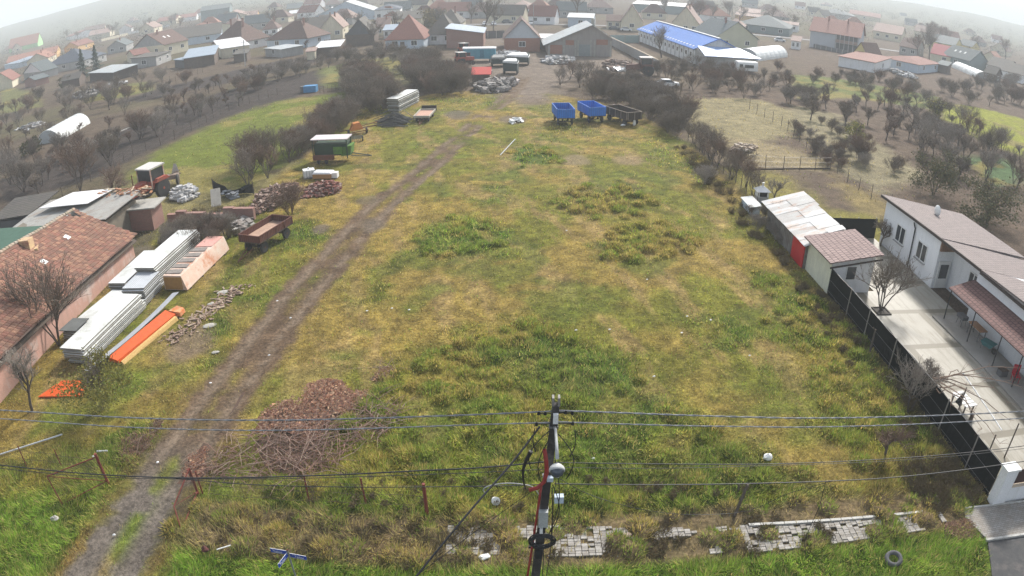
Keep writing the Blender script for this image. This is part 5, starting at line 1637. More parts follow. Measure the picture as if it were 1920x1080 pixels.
# ------------------------------------------------------------------ right side: white house, annex, sheds, fence
def white_house():
    t = thing('white_house', 'white house with brown single pitch roof and concrete yard', 'house', (31.3, 49.4, 0))
    w = MB()
    sl = (4.15 - 2.75) / 9.0
    # main block
    w.hexa([(0, -8.8, -.1), (8.4, -8.8, -.1), (8.4, 0, -.1), (0, 0, -.1)], [(0, -8.8, 4.05), (8.4, -8.8, 2.75), (8.4, 0, 2.75), (0, 0, 4.05)])
    # recessed part and front block
    w.hexa([(1.5, -13.9, -.1), (8.4, -13.9, -.1), (8.4, -8.81, -.1), (1.5, -8.81, -.1)], [(1.5, -13.9, 3.5), (8.4, -13.9, 2.6), (8.4, -8.81, 2.6), (1.5, -8.81, 3.7)])
    w.hexa([(.0, -32, -.1), (8.4, -32, -.1), (8.4, -13.91, -.1), (.0, -13.91, -.1)], [(.0, -32, 4.0), (8.4, -32, 2.6), (8.4, -13.91, 2.6), (.0, -13.91, 4.0)])
    part('wall', w, mat('white_wall_clean', (.78, .79, .8), (.74, .75, .77), scale=.5, streak=(.66, .67, .68)), t)
    r = MB()
    r.slab([(-.35, -9.2, 4.15), (8.9, -9.2, 2.72), (8.9, .5, 2.72), (-.35, .5, 4.15)], .1)
    RH = mat('mauve_brown_roof_tiles', (.26, .215, .2), (.21, .175, .165), kind='tile', tile=(.33, .38), bump=.5, scale=.4)
    r.slab([(-.35, -14.4, 4.1), (8.9, -14.4, 2.5), (8.9, -9.25, 2.55), (-.35, -9.25, 4.1)], .1)
    r.slab([(-.35, -20.5, 4.25), (8.9, -20.5, 2.3), (8.9, -14.45, 2.45), (-.35, -14.45, 4.1)], .1)
    r.slab([(-.35, -33, 3.9), (8.9, -33, 2.3), (8.9, -20.55, 2.25), (-.35, -20.55, 3.95)], .1)
    ro = part('roof', r, RH, t)
    f = MB(); f.box(-.38, -7, 3.93, .08, 15, .2); f.box(-.38, -24, 3.8, .08, 19, .2)
    part('fascia', f, mat('dark_trim', (.06, .045, .04), (.05, .04, .035)), ro)
    g = MB(); g.hexa([(.0, -9.0, 3.0), (1.5, -9.0, 3.0), (1.5, -8.85, 3.0), (.0, -8.85, 3.0)], [(.0, -9.0, 4.0), (1.5, -9.0, 3.75), (1.5, -8.85, 3.75), (.0, -8.85, 4.0)])
    part('wood_cladding', g, mat('brown_boards', (.25, .15, .09), (.19, .11, .07), kind='plank', tile=(.18, 1)), t)
    for (yy, z0, wd, hh, xx) in ((-3.1, 1.35, 1.3, 1.25, 0), (-6.6, 1.35, 1.3, 1.25, 0), (-11.9, 1.0, 1.1, 1.5, 1.5)):
        m = MB()
        for a, b, c, d in ((-wd / 2 - .08, wd / 2 + .08, -.08, 0), (-wd / 2 - .08, wd / 2 + .08, hh, hh + .08), (-wd / 2 - .08, -wd / 2, 0, hh), (wd / 2, wd / 2 + .08, 0, hh), (-.05, .05, 0, hh)):
            m.hexa([(xx - .06, yy + a, z0 + c), (xx + .02, yy + a, z0 + c), (xx + .02, yy + b, z0 + c), (xx - .06, yy + b, z0 + c)], [(xx - .06, yy + a, z0 + d), (xx + .02, yy + a, z0 + d), (xx + .02, yy + b, z0 + d), (xx - .06, yy + b, z0 + d)])
        fo = part('window', m, FRAMEW, t)
        m = MB(); m.box(xx - .01, yy, z0, .06, wd, hh); part('pane', m, DARKGLASS, fo)
        m = MB(); m.box(xx - .1, yy, z0 - .14, .2, wd + .3, .05); part('sill', m, GREYW, fo)
    d = MB(); d.box(.75, -8.92, .05, 1.1, .1, 2.15); do = part('door', d, FRAMEW, t)
    m = MB(); m.box(.75, -8.99, .85, .75, .06, 1.1); part('pane', m, DARKGLASS, do)
    p = MB(); p.path([(-.15, -4.9, 3.7), (-.15, -5.0, 3.55), (-.1, -5.15, 3.3), (-.1, -5.2, .1)], .06, 6); part('downpipe', p, mat('black_pipe', (.03, .03, .032), (.035, .035, .035)), t)
    # porch roof on thin posts
    a = MB(); a.slab([(-2.15, -33, 2.42), (-2.15, -13.7, 2.42), (-.02, -13.7, 3.0), (-.02, -33, 3.0)], .07)
    ao = part('porch_roof', a, mat('red_brown_porch_tiles', (.2, .11, .095), (.15, .085, .075), kind='tile', tile=(.32, .34), mortar=(.05, .03, .03), bump=.7, scale=.4), t)
    for yy in (-13.9, -17.0, -20.1, -22.4, -25.5, -28.6, -31.5):
        m = MB(); m.tube((-2.0, yy, .1), (-2.0, yy, 2.4), .045, n=6); part('porch_post', m, mat('black_pipe', (.03, .03, .032)), ao)
    s = MB()
    c0 = Vector((3.6, -2.4, 3.75))
    ring = []
    prof = [(.02, 0), (.2, .02), (.38, .1), (.48, .2)]
    s.lathe(prof, (3.6, -2.4, 3.9), 'X', 14); s.tube((3.7, -2.4, 3.3), (3.7, -2.4, 3.95), .04)
    part('satellite_dish', s, FRAMEW, ro)
    return t
white_house()

def annex():
    t = thing('annex', 'small white hut with brown tiled lean roof and one dark window beside the red sheet', 'outbuilding', (21.8, 39.8, 0))
    w = MB(); w.hexa([(0, 0, -.1), (3.4, 0, -.1), (3.4, 4.2, -.1), (0, 4.2, -.1)], [(0, 0, 2.4), (3.4, 0, 2.95), (3.4, 4.2, 2.95), (0, 4.2, 2.4)])
    part('wall', w, WHITEW, t)
    y = MB(); y.hexa([(-.03, -.02, -.1), (0.0, -.02, -.1), (0, 4.2, -.1), (-.03, 4.2, -.1)], [(-.03, -.02, 2.38), (0, -.02, 2.38), (0, 4.2, 2.38), (-.03, 4.2, 2.38)])
    part('side_wall', y, mat('cream_side', (.62, .62, .5), (.56, .56, .46), scale=1, streak=(.45, .45, .38)), t)
    r = MB(); r.slab([(-.35, -.35, 2.46), (3.85, -.35, 3.12), (3.85, 4.5, 3.12), (-.35, 4.5, 2.46)], .09)
    ro = part('roof', r, mat('mauve_tiles_small', (.33, .24, .22), (.25, .18, .165), kind='tile', tile=(.33, .4), mortar=(.06, .04, .035), bump=.7, scale=.6), t)
    f = MB(); f.box(1.75, -.38, 2.36, 4.2, .05, .12, 0, .157); part('fascia', f, mat('dark_trim', (.06, .045, .04)), ro)
    m = MB(); m.box(1.6, -.03, 1.05, .85, .08, 1.05); fo = part('window', m, FRAMEW, t)
    m = MB(); m.box(1.6, -.07, 1.12, .7, .05, .92); part('pane', m, DARKGLASS, fo)
annex()

def tin_shed():
    t = thing('tin_shed', 'long dark shed with patched rusty white tin roof and red sheet wall', 'shed', (21.6, 43.9, 0))
    w = MB(); w.hexa([(0, 0, -.1), (3.1, 0, -.1), (3.1, 8.6, -.1), (0, 8.6, -.1)], [(0, 0, 1.85), (3.1, 0, 2.7), (3.1, 8.6, 2.5), (0, 8.6, 1.75)])
    part('wall', w, mat('sooty_boards', (.11, .09, .075), (.2, .19, .18), kind='plank', tile=(.3, 1), bump=.4, scale=1.5), t)
    d = MB(); d.box(-.06, 1.3, -.05, .08, 2.3, 1.75); part('red_door', d, mat('red_painted_sheet', (.5, .015, .02), (.42, .015, .02), scale=1.0, rough=.45), t)
    rg = random.Random(2)
    WT = mat('white_tin', (.5, .5, .49), (.42, .42, .42), kind='corr', tile=(.14, 1), bump=.35, c3=(.4, .27, .19), rough=.45, scale=1.0)
    WT2 = mat('greyer_tin', (.38, .38, .37), (.32, .3, .28), kind='corr', tile=(.14, 1), bump=.35, c3=(.3, .15, .08), rough=.5, scale=1.0)
    y = -.3
    k = 0
    while y < 8.7:
        wd = rg.uniform(.7, 1.05)
        off = .18 if y > 5.3 else 0
        for (xa, xb) in ((-.35, 1.65 + rg.uniform(-.1, .1)), (1.55, 3.35 + off)):
            m = MB()
            dz = .015 * (k % 3) + .02 * (k % 2)
            za, zb = 1.93 + .27 * (xa + .35) + dz, 1.93 + .27 * (xb + .35) + dz
            yy = y + rg.uniform(-.04, .04)
            m.slab([(xa, yy, za), (xb, yy, zb), (xb, yy + wd + .08, zb + .01), (xa, yy + wd + .08, za + .01)], .02)
            part('roof_sheet', m, WT if rg.random() < .65 else WT2, t)
            k += 1
        y += wd
    m = MB(); m.slab([(1.9, .5, 2.72), (3.3, .5, 3.08), (3.3, 1.2, 3.1), (1.9, 1.2, 2.73)], .03); part('patch_sheet', m, FRAMEW, t)
tin_shed()

def lantern_hut():
    g = G(1427, 378)
    t = thing('garden_hut', 'tiny white hut with pyramid roof and dark opening behind the tin shed', 'hut', (g.x, g.y, 0))
    t.scale = (.72, .72, .72)
    b = MB()
    b.box(0, 0, 0, 1.5, 1.3, .8)
    part('plinth', b, GREYW, t)
    for x, y in ((-.65, -.55), (.65, -.55), (.65, .55), (-.65, .55)):
        w = MB(); w.box(x, y, .8, .18, .16, .75); part('post', w, FRAMEW, t)
    w = MB()
    w.box(-.7, 0, .8, .1, .9, .75)
    part('side_panel', w, FRAMEW, t)
    i = MB(); i.box(.03, .02, .82, 1.2, .9, .7); part('opening', i, mat('opening_shade', (.012, .012, .012)), t)  # solid black block, its colour stands in for the shade inside the hut
    r = MB()
    c = [(-1, -.9, 1.55), (1, -.9, 1.55), (1, .9, 1.55), (-1, .9, 1.55)]
    a = [(-.18, -.18, 2.15), (.18, -.18, 2.15), (.18, .18, 2.15), (-.18, .18, 2.15)]
    r.hexa(c, a); r.box(0, 0, 2.15, .2, .2, .4); r.box(0, 0, 2.55, .34, .34, .08)
    part('roof', r, RWHITE, t)
    g = G(1413, 400)
    t = thing('crate_shelter', 'low white box shelter with grey lid in front of the pyramid roofed hut', 'shelter', (g.x, g.y, 0))
    t.scale = (.62, .8, .75)
    b = MB(); b.box(0, 1.2, 0, 1.5, 3.2, .9); part('body', b, WBLUE, t)
    b = MB(); b.slab([(-.95, -.6, .95), (.95, -.6, 1.15), (.95, 3.0, 1.15), (-.95, 3.0, .95)], .05); part('lid', b, RMETG, t)
lantern_hut()

def black_fence():
    t = thing('netting_fence', 'tall black shade net fence on metal posts beside the concrete yard', 'fence', (21.85, 18.75, 0), math.pi / 2)
    n = MB()
    L = 21.1
    k = 60
    for i in range(k):
        x0, x1 = L * i / k, L * (i + 1) / k
        s0, s1 = .03 * math.sin(x0 * 2.1), .03 * math.sin(x1 * 2.1)
        z0, z1 = 1.95 - .05 * abs(math.sin(x0 * 1.03)), 1.95 - .05 * abs(math.sin(x1 * 1.03))
        n.hexa([(x0, s0, 0), (x1, s1, 0), (x1, s1 + .02, 0), (x0, s0 + .02, 0)], [(x0, -s0, z0), (x1, -s1, z1), (x1, -s1 + .02, z1), (x0, -s0 + .02, z0)])
    part('netting', n, mat('black_shade_net', (.008, .009, .008), (.012, .013, .012), scale=2, rough=.95, spec=0, bump=.3, bscale=30), t)
    for y in (20.9, 23.9, 26.9, 30.0, 33.6, 36.4):
        p = MB(); p.tube((y - 18.75, .12, -.1), (y - 18.75, .1, 2.05), .035, n=6); part('post', p, mat('galvanised_post', (.3, .28, .26), (.24, .2, .17), rough=.5), t)
    for z in (.3, 1.1, 1.97):
        p = MB(); p.path([(x * L / 12, .07 + .01 * (x % 2), z - .03 * (x % 2)) for x in range(13)], .012, 4); part('wire', p, STEEL, t)
    w = MB(); w.tube((31.8 - 18.75 + .0, .75, -.1), (31.8 - 18.75, .55, 1.55), .07, .06, 7)
    g = G(1630, 663)
    s = MB(); s.tube((0, 0, -.1), (.06, .1, 1.6), .07, .06, 7); s.tube((.06, .1, 1.5), (-.15, .1, 1.75), .045, .03, 6)
    single('wooden_stake', s, BARK, 'old forked wooden stake standing in front of the black net fence', 'stake', (g.x, g.y, 0))
    for (a, b) in (((21.2, 31.7, .5), (22.0, 31.3, 1.9)),):
        pass
black_fence()

def back_net():
    t = thing('netting_fence', 'short black net fence closing the yard between the tin shed and the white house', 'fence', (25.6, 50.2, 0))
    m = MB(); m.box(2.8, 0, 0, 5.6, .03, 1.8); part('netting', m, MATS['black_shade_net'], t)
    for k in range(4):
        m = MB(); m.tube((.1 + 1.8 * k, .06, 0), (.1 + 1.8 * k, .06, 1.9), .04, n=6); part('post', m, STEEL, t)
back_net()
def front_wall():
    t = thing('gate_pillar', 'white rendered gate pillar with cap at the end of the black net fence', 'pillar', (21.95, 18.35, 0))
    m = MB(); m.box(.15, 0, -.1, .75, .5, 2.1); part('shaft', m, WHITEW, t)
    m = MB(); m.box(.15, 0, 2.0, .88, .62, .1); part('cap', m, FRAMEW, t)
    t = thing('front_wall', 'low white street wall with brown spiked railing right of the gate pillar', 'wall', (22.5, 18.3, 0), -.02)
    m = MB(); m.box(3.0, .05, -.1, 5.9, .3, 1.0); part('wall_body', m, WHITEW, t)
    m = MB(); m.box(3.0, .05, .9, 5.9, .36, .06); part('coping', m, mat('sandy_coping', (.55, .45, .33)), t)
    BR = mat('brown_railing', (.06, .03, .025), (.05, .028, .022))
    m = MB(); m.box(3.0, .05, 1.0, 5.9, .05, .8); part('railing_panel', m, BR, t)
    for k in range(26):
        m = MB(); m.tube((.15 + k * .225, .05, 1.0), (.15 + k * .225, .05, 2.05), .018, .004, 5); part('spike', m, BR, t)
front_wall()

# ------------------------------------------------------------------ utility pole and its wires
PY = 14.45
def utility_pole():
    base = Vector((.50, PY, 0)); top = Vector((1.11, PY, 9.62))
    d = (top - base)
    def A(z, dx=0.0, dy=0.0):           # a point beside the pole axis at height z
        f = z / 9.62
        return (d.x * f + dx, dy, z)
    t = thing('utility_pole', 'leaning concrete utility pole carrying a lamp, red conduit and coiled cables', 'utility pole', tuple(base))
    PC = mat('dark_weathered_concrete', (.06, .055, .05), (.035, .032, .03), scale=2.5, bump=.4, c3=(.14, .13, .12))
    s = MB()
    b0, b1 = .145, .095
    s.hexa([(-b0, -b0 * .7, -.2), (b0, -b0 * .7, -.2), (b0, b0 * .7, -.2), (-b0, b0 * .7, -.2)], [(d.x - b1, -b1 * .8, 9.62), (d.x + b1, -b1 * .8, 9.62), (d.x + b1, b1 * .8, 9.62), (d.x - b1, b1 * .8, 9.62)])
    po = part('shaft', s, PC, t)
    for z in (9.62,):
        for sx in (-.075, .075):
            m = MB(); m.box(A(z)[0] + sx, 0, z - .02, .055, .17, .26); part('top_lug', m, CONC, po)
    for z in (8.9, 7.1, 5.9, 4.3):
        w = b0 + (b1 - b0) * z / 9.62
        m = MB(); m.box(A(z)[0], 0, z, w * 2 + .05, w * 1.6 + .05, .05); part('steel_band', m, STEEL, t)
    m = MB(); w = .17; m.box(A(4.25)[0], 0, 4.2, .62, .1, .08); m.box(A(4.25)[0], -.16, 3.9, .2, .1, .4); part('cross_bracket', m, mat('black_steel', (.02, .02, .02)), t)
    # lamp: white arm that reaches towards the street and a grey dome
    m = MB(); m.path([A(8.95, .02, -.1), A(9.02, .03, -.35), A(8.9, .04, -.8), A(8.75, .05, -1.15)], [.035, .035, .04, .05], 10)
    part('lamp_arm', m, mat('white_painted_steel', (.42, .42, .41), (.34, .34, .33)), t, smooth=True)
    C0 = A(8.5, .06, -1.3)
    lm = MB(); lm.lathe([(.06, .17), (.12, .14), (.18, .08), (.205, .01), (.205, -.03), (.185, -.04)], (0, 0, 0), 'Z', 20)
    lo = part('lamp_head', lm, mat('lamp_rim', (.5, .5, .48), (.42, .42, .4)), t, smooth=True)
    gm = MB(); gm.lathe([(.185, -.02), (.175, -.07), (.145, -.14), (.085, -.18), (.01, -.195)], (0, 0, 0), 'Z', 20)
    part('glass_bowl', gm, mat('grey_lamp_bowl', (.07, .085, .1), (.06, .07, .085), rough=.2, spec=.5), lo, smooth=True)
    lo.location = C0
    lo.rotation_euler = (math.radians(-62), 0, 0)
    m = MB(); m.box(A(9.25)[0] + .02, -.13, 9.1, .13, .08, .3); part('white_bracket', m, FRAMEW, t)
    # red conduit up the left edge with a hook at its head
    RC = mat('red_conduit', (.32, .035, .028), (.22, .028, .024), scale=6, rough=.5)
    m = MB()
    m.path([A(0, -.3, -.1), A(2.5, -.27, -.12), A(4.6, -.21, -.13), A(6.2, -.17, -.13), A(6.9, -.16, -.14)], .036, 8)
    part('red_conduit', m, RC, t, smooth=True)
    m = MB()
    m.path([A(8.28, -.2, -.18), A(8.2, -.17, -.26), A(7.95, -.12, -.34), A(7.6, -.08, -.38), A(7.3, -.13, -.42), A(7.12, -.3, -.46), A(7.08, -.52, -.5)], .058, 10)
    part('red_pipe_bend', m, RC, t, smooth=True)
    WB = mat('white_plastic_box', (.42, .44, .43), (.34, .36, .35), rough=.4)
    m = MB(); m.box(A(5.35)[0] + .02, -.2, 5.35, .27, .14, .62); part('meter_box', m, WB, t)
    m = MB(); m.box(A(5.2)[0] - .02, -.24, 5.1, .09, .08, .2); part('small_box', m, FRAMEW, t)
    m = MB(); m.box(A(6.4)[0] + .38, -.16, 6.3, .26, .16, .24); part('junction_box', m, mat('pale_blue_box', (.5, .58, .66), (.45, .53, .6)), t)
    m = MB(); m.box(A(7.25)[0] + .05, -.2, 7.15, .17, .12, .14); part('junction_box', m, mat('pale_blue_box', (.5, .58, .66)), t)
    BK = mat('black_cable', (.015, .015, .016), (.02, .02, .02), rough=.5)
    rg = random.Random(5)
    co = MB()
    for k in range(7):
        cx, cz = rg.uniform(-.03, .03), 4.75 + rg.uniform(-.05, .05)
        ra, rb = .36 + rg.uniform(-.05, .05), .24 + rg.uniform(-.03, .03)
        co.path([A(cz, cx + .04 + ra * math.cos(a * .3142), -.22 - .02 * k) for a in ()] or [(A(4.75)[0] + cx + .03 + ra * math.cos(a * .3307), -.22 - .012 * k, cz + rb * math.sin(a * .3307)) for a in range(20)], .02, 5)
    part('cable_coil', co, BK, t)
    for k, (z0, x0, z1, x1, bow) in enumerate(((7.9, .12, 4.9, .2, .22), (6.9, .14, 2.6, .3, .1), (4.5, -.08, 2.0, -.02, -.05), (4.5, .1, 1.8, .16, .06), (8.8, .12, 7.2, .5, .3), (8.9, -.12, 7.6, -.5, -.25), (7.0, .14, 5.0, .22, .25), (8.6, -.1, 7.0, -.14, -.2), (8.9, .55, 8.0, .5, .08), (9.0, -.5, 8.2, -.42, -.06))):
        m = MB(); m.path([A(z0 + (z1 - z0) * f, x0 + (x1 - x0) * f + bow * math.sin(math.pi * f), -.2 - .05 * math.sin(math.pi * f)) for f in (0, .15, .3, .45, .6, .75, .9, 1)], .014, 5)
        part('loose_cable', m, BK, t)
    m = MB(); m.path([A(8.3, -.55, -.3), A(8.0, -.66, -.32), A(7.6, -.72, -.3), A(7.2, -.68, -.26), A(6.9, -.6, -.25)], [.06, .05, .035, .03, .02], 7); part('cable_joint', m, BK, t)
    for z, x in ((9.33, -.42), (9.33, .45), (8.98, -.45), (8.98, .5), (9.33, -.25), (9.35, .28)):
        m = MB(); m.tube(A(z - .04, x), A(z + .06, x), .045, .03, 8); m.tube(A(z, x), A(z, x * .2), .015, n=5); part('insulator', m, mat('black_steel', (.02, .02, .02)), t)
    return t
utility_pole()

ALU = mat('grey_twisted_cable', (.2, .21, .22), (.15, .155, .165), scale=30, rough=.7)
BKC = mat('black_cable', (.015, .015, .016))
def wire(label, pts, r, m, name='power_line', twist=0, sag=None):
    """pts: pixels seen at plane y"""
    P = [PLY(a, b, y) for a, b, y in pts]
    # carry the line on past the picture's edge
    out = []
    n = len(P)
    for i in range(n - 1):
        p0 = P[max(i - 1, 0)]; p1 = P[i]; p2 = P[i + 1]; p3 = P[min(i + 2, n - 1)]
        for k in range(10):
            t_ = k / 10
            out.append(.5 * ((2 * p1) + (p2 - p0) * t_ + (2 * p0 - 5 * p1 + 4 * p2 - p3) * t_ * t_ + (3 * p1 - p0 - 3 * p2 + p3) * t_ ** 3))
    out.append(P[-1])
    mb = MB()
    if twist:
        fine = []
        for a, b in zip(out[:-1], out[1:]):
            L = (b - a).length; q = max(1, int(L / .06))
            fine += [a.lerp(b, i / q) for i in range(q)]
        fine.append(out[-1])
        for s in range(2):
            mb.path([p + Vector((0, math.cos(i * .55 + s * math.pi), math.sin(i * .55 + s * math.pi))) * r * .4 for i, p in enumerate(fine)], r * .58, 5)
    else:
        mb.path(out, r, 5)
    o = [sum(p[i] for p in out) / len(out) for i in range(3)]
    return single(name, mb, m, label, 'cable')
YW = PY
wire('upper grey twisted power cable running left from the pole top', [(-260, 756, YW), (0, 769, YW), (240, 783, YW), (480, 788, YW), (760, 782, YW), (900, 777, YW), (1034, 771, YW)], .026, ALU, twist=1)
wire('lower grey twisted power cable running left from the pole top', [(-260, 768, YW), (0, 785, YW), (240, 801, YW), (480, 807, YW), (760, 801, YW), (900, 796, YW), (1034, 792, YW)], .022, ALU, twist=1)
wire('upper grey twisted power cable running right from the pole top', [(1044, 770, YW), (1160, 774, YW), (1400, 782, YW), (1500, 784, YW), (1700, 781, YW), (1920, 771, YW), (2160, 752, YW)], .026, ALU, twist=1)
wire('lower grey twisted power cable running right from the pole top', [(1044, 791, YW), (1160, 795, YW), (1400, 800, YW), (1500, 801, YW), (1700, 796, YW), (1920, 784, YW), (2160, 766, YW)], .022, ALU, twist=1)
wire('upper black cable crossing the track and the brush heap', [(-240, 840, YW), (0, 872, YW), (160, 888, YW), (340, 896, YW), (560, 893, YW), (760, 884, YW), (900, 877, YW), (1022, 866, YW)], .022, BKC)
wire('thin black cable just above the leftmost fence posts', [(-240, 846, YW), (0, 878, YW), (160, 893, YW), (340, 898, YW), (480, 898, YW), (760, 891, YW), (1020, 880, YW)], .011, BKC)
wire('lower black cable over the rusty fence posts left of the pole', [(330, 897, YW), (480, 909, YW), (640, 913, YW), (800, 913, YW), (940, 911, YW), (1020, 908, YW)], .014, BKC)
wire('black cable running right from the pole under the white bag', [(1040, 867, YW), (1240, 870, YW), (1440, 870, YW), (1640, 862, YW), (1800, 850, YW), (1920, 836, YW), (2160, 800, YW)], .014, BKC)
wire('second thin cable running right just under the first black one', [(1040, 876, YW), (1240, 878, YW), (1440, 873, YW), (1640, 866, YW), (1800, 854, YW), (1920, 841, YW), (2160, 808, YW)], .008, BKC)
wire('lower black cable running right over the leaning fence stake', [(1040, 907, YW), (1240, 909, YW), (1440, 906, YW), (1560, 902, YW), (1700, 893, YW), (1920, 865, YW), (2160, 820, YW)], .018, BKC)
wire('thin black wire dropping right from the junction box into the grass', [(1050, 898, YW), (1100, 925, YW), (1160, 945, YW), (1220, 958, YW + .6), (1300, 965, YW + 1.4), (1400, 958, YW + 1.5), (1480, 925, YW + .8), (1560, 902, YW)], .009, BKC)
wire('thick black service cable slanting down towards the bottom edge', [(1012, 800, YW), (960, 868, 13.4), (880, 960, 12.0), (780, 1082, 10.5), (700, 1190, 9.4)], .028, BKC)
wire('thin black cable slanting down left of the pole', [(1010, 912, YW), (900, 990, 13.6), (780, 1080, 12.6), (700, 1140, 12)], .009, BKC)
wire('pale grey cable looping left from the coil', [(1012, 930, YW), (1000, 914, YW), (980, 908, YW - .1), (950, 906, YW - .2), (920, 910, YW - .3), (906, 918, YW - .3), (912, 926, YW - .3)], .014, mat('pale_cable', (.4, .4, .4)))
wire('pair of black wires hanging right of the pole to the weeds', [(1042, 902, YW), (1036, 960, YW), (1034, 1010, YW), (1040, 1050, YW + .3)], .01, BKC)
wire('black wire loop hanging down to the footway right of the pole', [(1548, 903, YW), (1536, 950, YW), (1518, 990, YW), (1508, 1020, YW), (1516, 1038, YW)], .01, BKC)

# ------------------------------------------------------------------ street sign
def text_mesh(txt, size, depth=.002):
    cu = bpy.data.curves.new('lettering', 'FONT')
    cu.body = txt; cu.size = size; cu.extrude = depth; cu.align_x = 'CENTER'; cu.align_y = 'CENTER'
    ob = bpy.data.objects.new('tmp_text', cu); COL.objects.link(ob)
    bpy.context.view_layer.update()
    dg = bpy.context.evaluated_depsgraph_get()
    me = bpy.data.meshes.new_from_object(ob.evaluated_get(dg))
    bpy.data.objects.remove(ob)
    return me
def street_sign():
    z = 2.62
    g = G(540, 1036, z)
    t = thing('street_sign', 'grey sign post with blue street name arms reading Tailor', 'street sign', (g.x, g.y, 0))
    m = MB(); m.tube((0, 0, -.1), (0, 0, z + .12), .035, n=10); part('post', m, mat('grey_green_post', (.2, .22, .2), (.16, .18, .16), rough=.5), t)
    m = MB(); m.tube((0, 0, z + .12), (0, 0, z + .17), .04, .02, 10); part('post_cap', m, RUST, t)
    BL = mat('street_sign_blue', (.012, .06, .36), (.01, .05, .32), rough=.35)
    for k, (ang, z0, l) in enumerate(((math.radians(174), z - .02, .62), (math.radians(-8), z - .12, .62), (math.radians(-108), z - .05, .6))):
        ca, sa = math.cos(ang), math.sin(ang)
        # arms lean back a little so that their faces look up at the street
        o = bpy.data.objects.new('name_arm', None)
        m = MB(); m.box(.05 + l / 2, 0, -.1, l, .012, .2)
        ao = part('name_arm', m, BL, t)
        ao.location = (0, 0, z0)
        ao.rotation_euler = (math.radians(-0), 0, ang)
        b = MB()
        for (x, zz, w, h) in ((.05 + l / 2, .099, l, .006), (.05 + l / 2, -.099, l, .006)):
            b.box(x, 0, zz - h / 2 + .003, w, .014, h)
        part('border', b, FRAMEW, ao)
        bpy.data.objects.remove(o)
        for face in (-1, 1):
            me = text_mesh('Tailor', .15)
            me.materials.append(FRAMEW)
            q = bpy.data.objects.new('lettering', me); COL.objects.link(q); q.parent = ao
            q.location = (.05 + l * .56, face * .009, -.02)
            q.rotation_euler = (math.pi / 2, 0, 0) if face < 0 else (math.pi / 2, 0, math.pi)
            me = text_mesh('Str.', .05)
            me.materials.append(FRAMEW)
            q = bpy.data.objects.new('lettering', me); COL.objects.link(q); q.parent = ao
            q.location = (.05 + l * .2 if face < 0 else .05 + l * .82, face * .009, .055)
            q.rotation_euler = (math.pi / 2, 0, 0) if face < 0 else (math.pi / 2, 0, math.pi)
street_sign()

# ------------------------------------------------------------------ front fence, gates, small things near the street
PIPE = mat('rust_red_pipe', (.2, .045, .03), (.13, .035, .025), scale=5, rough=.7)
def post(label, px, py, top, h, r=.035, m=None, name='fence_post'):
    g = G(px, py)
    tp = PLY(top[0], top[1], g.y)
    d = tp - g
    b = MB(); b.tube((0, 0, -.15), tuple(d), r, r * .95, 8)
    if r > .05:
        c = MB()
    return single(name, b, m or PIPE, label, 'fence post', tuple(g))
post('thick rusty gate post left of the track, leaning left', 203, 906, (178, 851), 1.7, .075)
post('rusty gate post right of the track', 372, 926, (352, 880), 1.5, .06)
post('second thin rusty post right of the track beside the gate post', 380, 925, (366, 884), 1.4, .035)
post('rusty fence post in front of the brush heap, first from the track', 580, 941, (570, 893), 1.5, .035)
post('rusty fence post right of the brush heap with a white cap', 687, 947, (676, 897), 1.6, .04)
post('stout rusty red pipe post left of the utility pole', 801, 966, (794, 907), 1.8, .075)
post('thin rusty post at the far left of the street fence', 51, 876, (33, 836), 1.3, .03)
post('thin rusty post between the far left post and the gate', 116, 876, (101, 842), 1.2, .03)
post('old grey wooden stake leaning right before the dead shrubs', 1376, 968, (1402, 908), 1.8, .07, BARK, 'wooden_stake')
post('short dark stake next to the leaning wooden stake', 1384, 922, (1386, 908), 1.2, .04, BARK, 'wooden_stake')
def fence_wires(label, x0, x1, y, zs, segs=10):
    m = MB()
    rg = random.Random(int(x0 * 7))
    t = thing('wire_fence', label, 'fence', (x0, y, 0))
    for z in zs:
        m = MB(); m.path([((x1 - x0) * i / segs, rg.uniform(-.03, .03), z - .06 * math.sin(math.pi * (i % 3) / 3)) for i in range(segs + 1)], .008, 4)
        part('wire', m, mat('rusty_wire', (.09, .06, .045)), t)
    n = int((x1 - x0) / .16)
    m = MB()
    for i in range(n):
        for s in (1, -1):
            a = i * .16
            m.tube((a, 0, zs[0]), (a + s * (zs[-1] - zs[0]) * .5, 0, zs[-1]), .004, n=3, cap=False)
    part('mesh', m, mat('rusty_wire', (.09, .06, .045)), t)
fence_wires('rusty wire mesh fence sagging between the red pipe posts', -13.2, -3.6, 20.4, (.25, .8, 1.35))
fence_wires('wire mesh fence at the lower left before the grass verge', -27, -19.2, 20.9, (.2, .7, 1.2))
def gate(label, hinge, pts):
    t = thing('wire_gate', label, 'gate', tuple(hinge))
    P = [p - hinge for p in pts]
    m = MB()
    for a, b in zip(P, P[1:] + P[:1]):
        m.tube(a, b, .03, n=6)
    part('frame', m, PIPE, t)
    m = MB(); m.tube(P[0], P[2], .02, n=5); part('brace', m, PIPE, t)
    m = MB()
    A, B, C, D = P
    n = 20
    for i in range(n):
        f = i / n
        m.tube(A.lerp(B, f), D.lerp(C, min(1, f + .3)), .004, n=3, cap=False)
        m.tube(A.lerp(B, min(1, f + .3)), D.lerp(C, f), .004, n=3, cap=False)
    part('mesh', m, mat('rusty_wire', (.09, .06, .045)), t)
hg = G(203, 906)
gate('open rusty gate leaf left of the track with wire mesh', hg, [hg + Vector((0, 0, .15)), hg + Vector((0, 0, 1.6)), PLY(88, 893, 19.2), G(118, 948) + Vector((0, 0, .1))])
hg = G(372, 926)
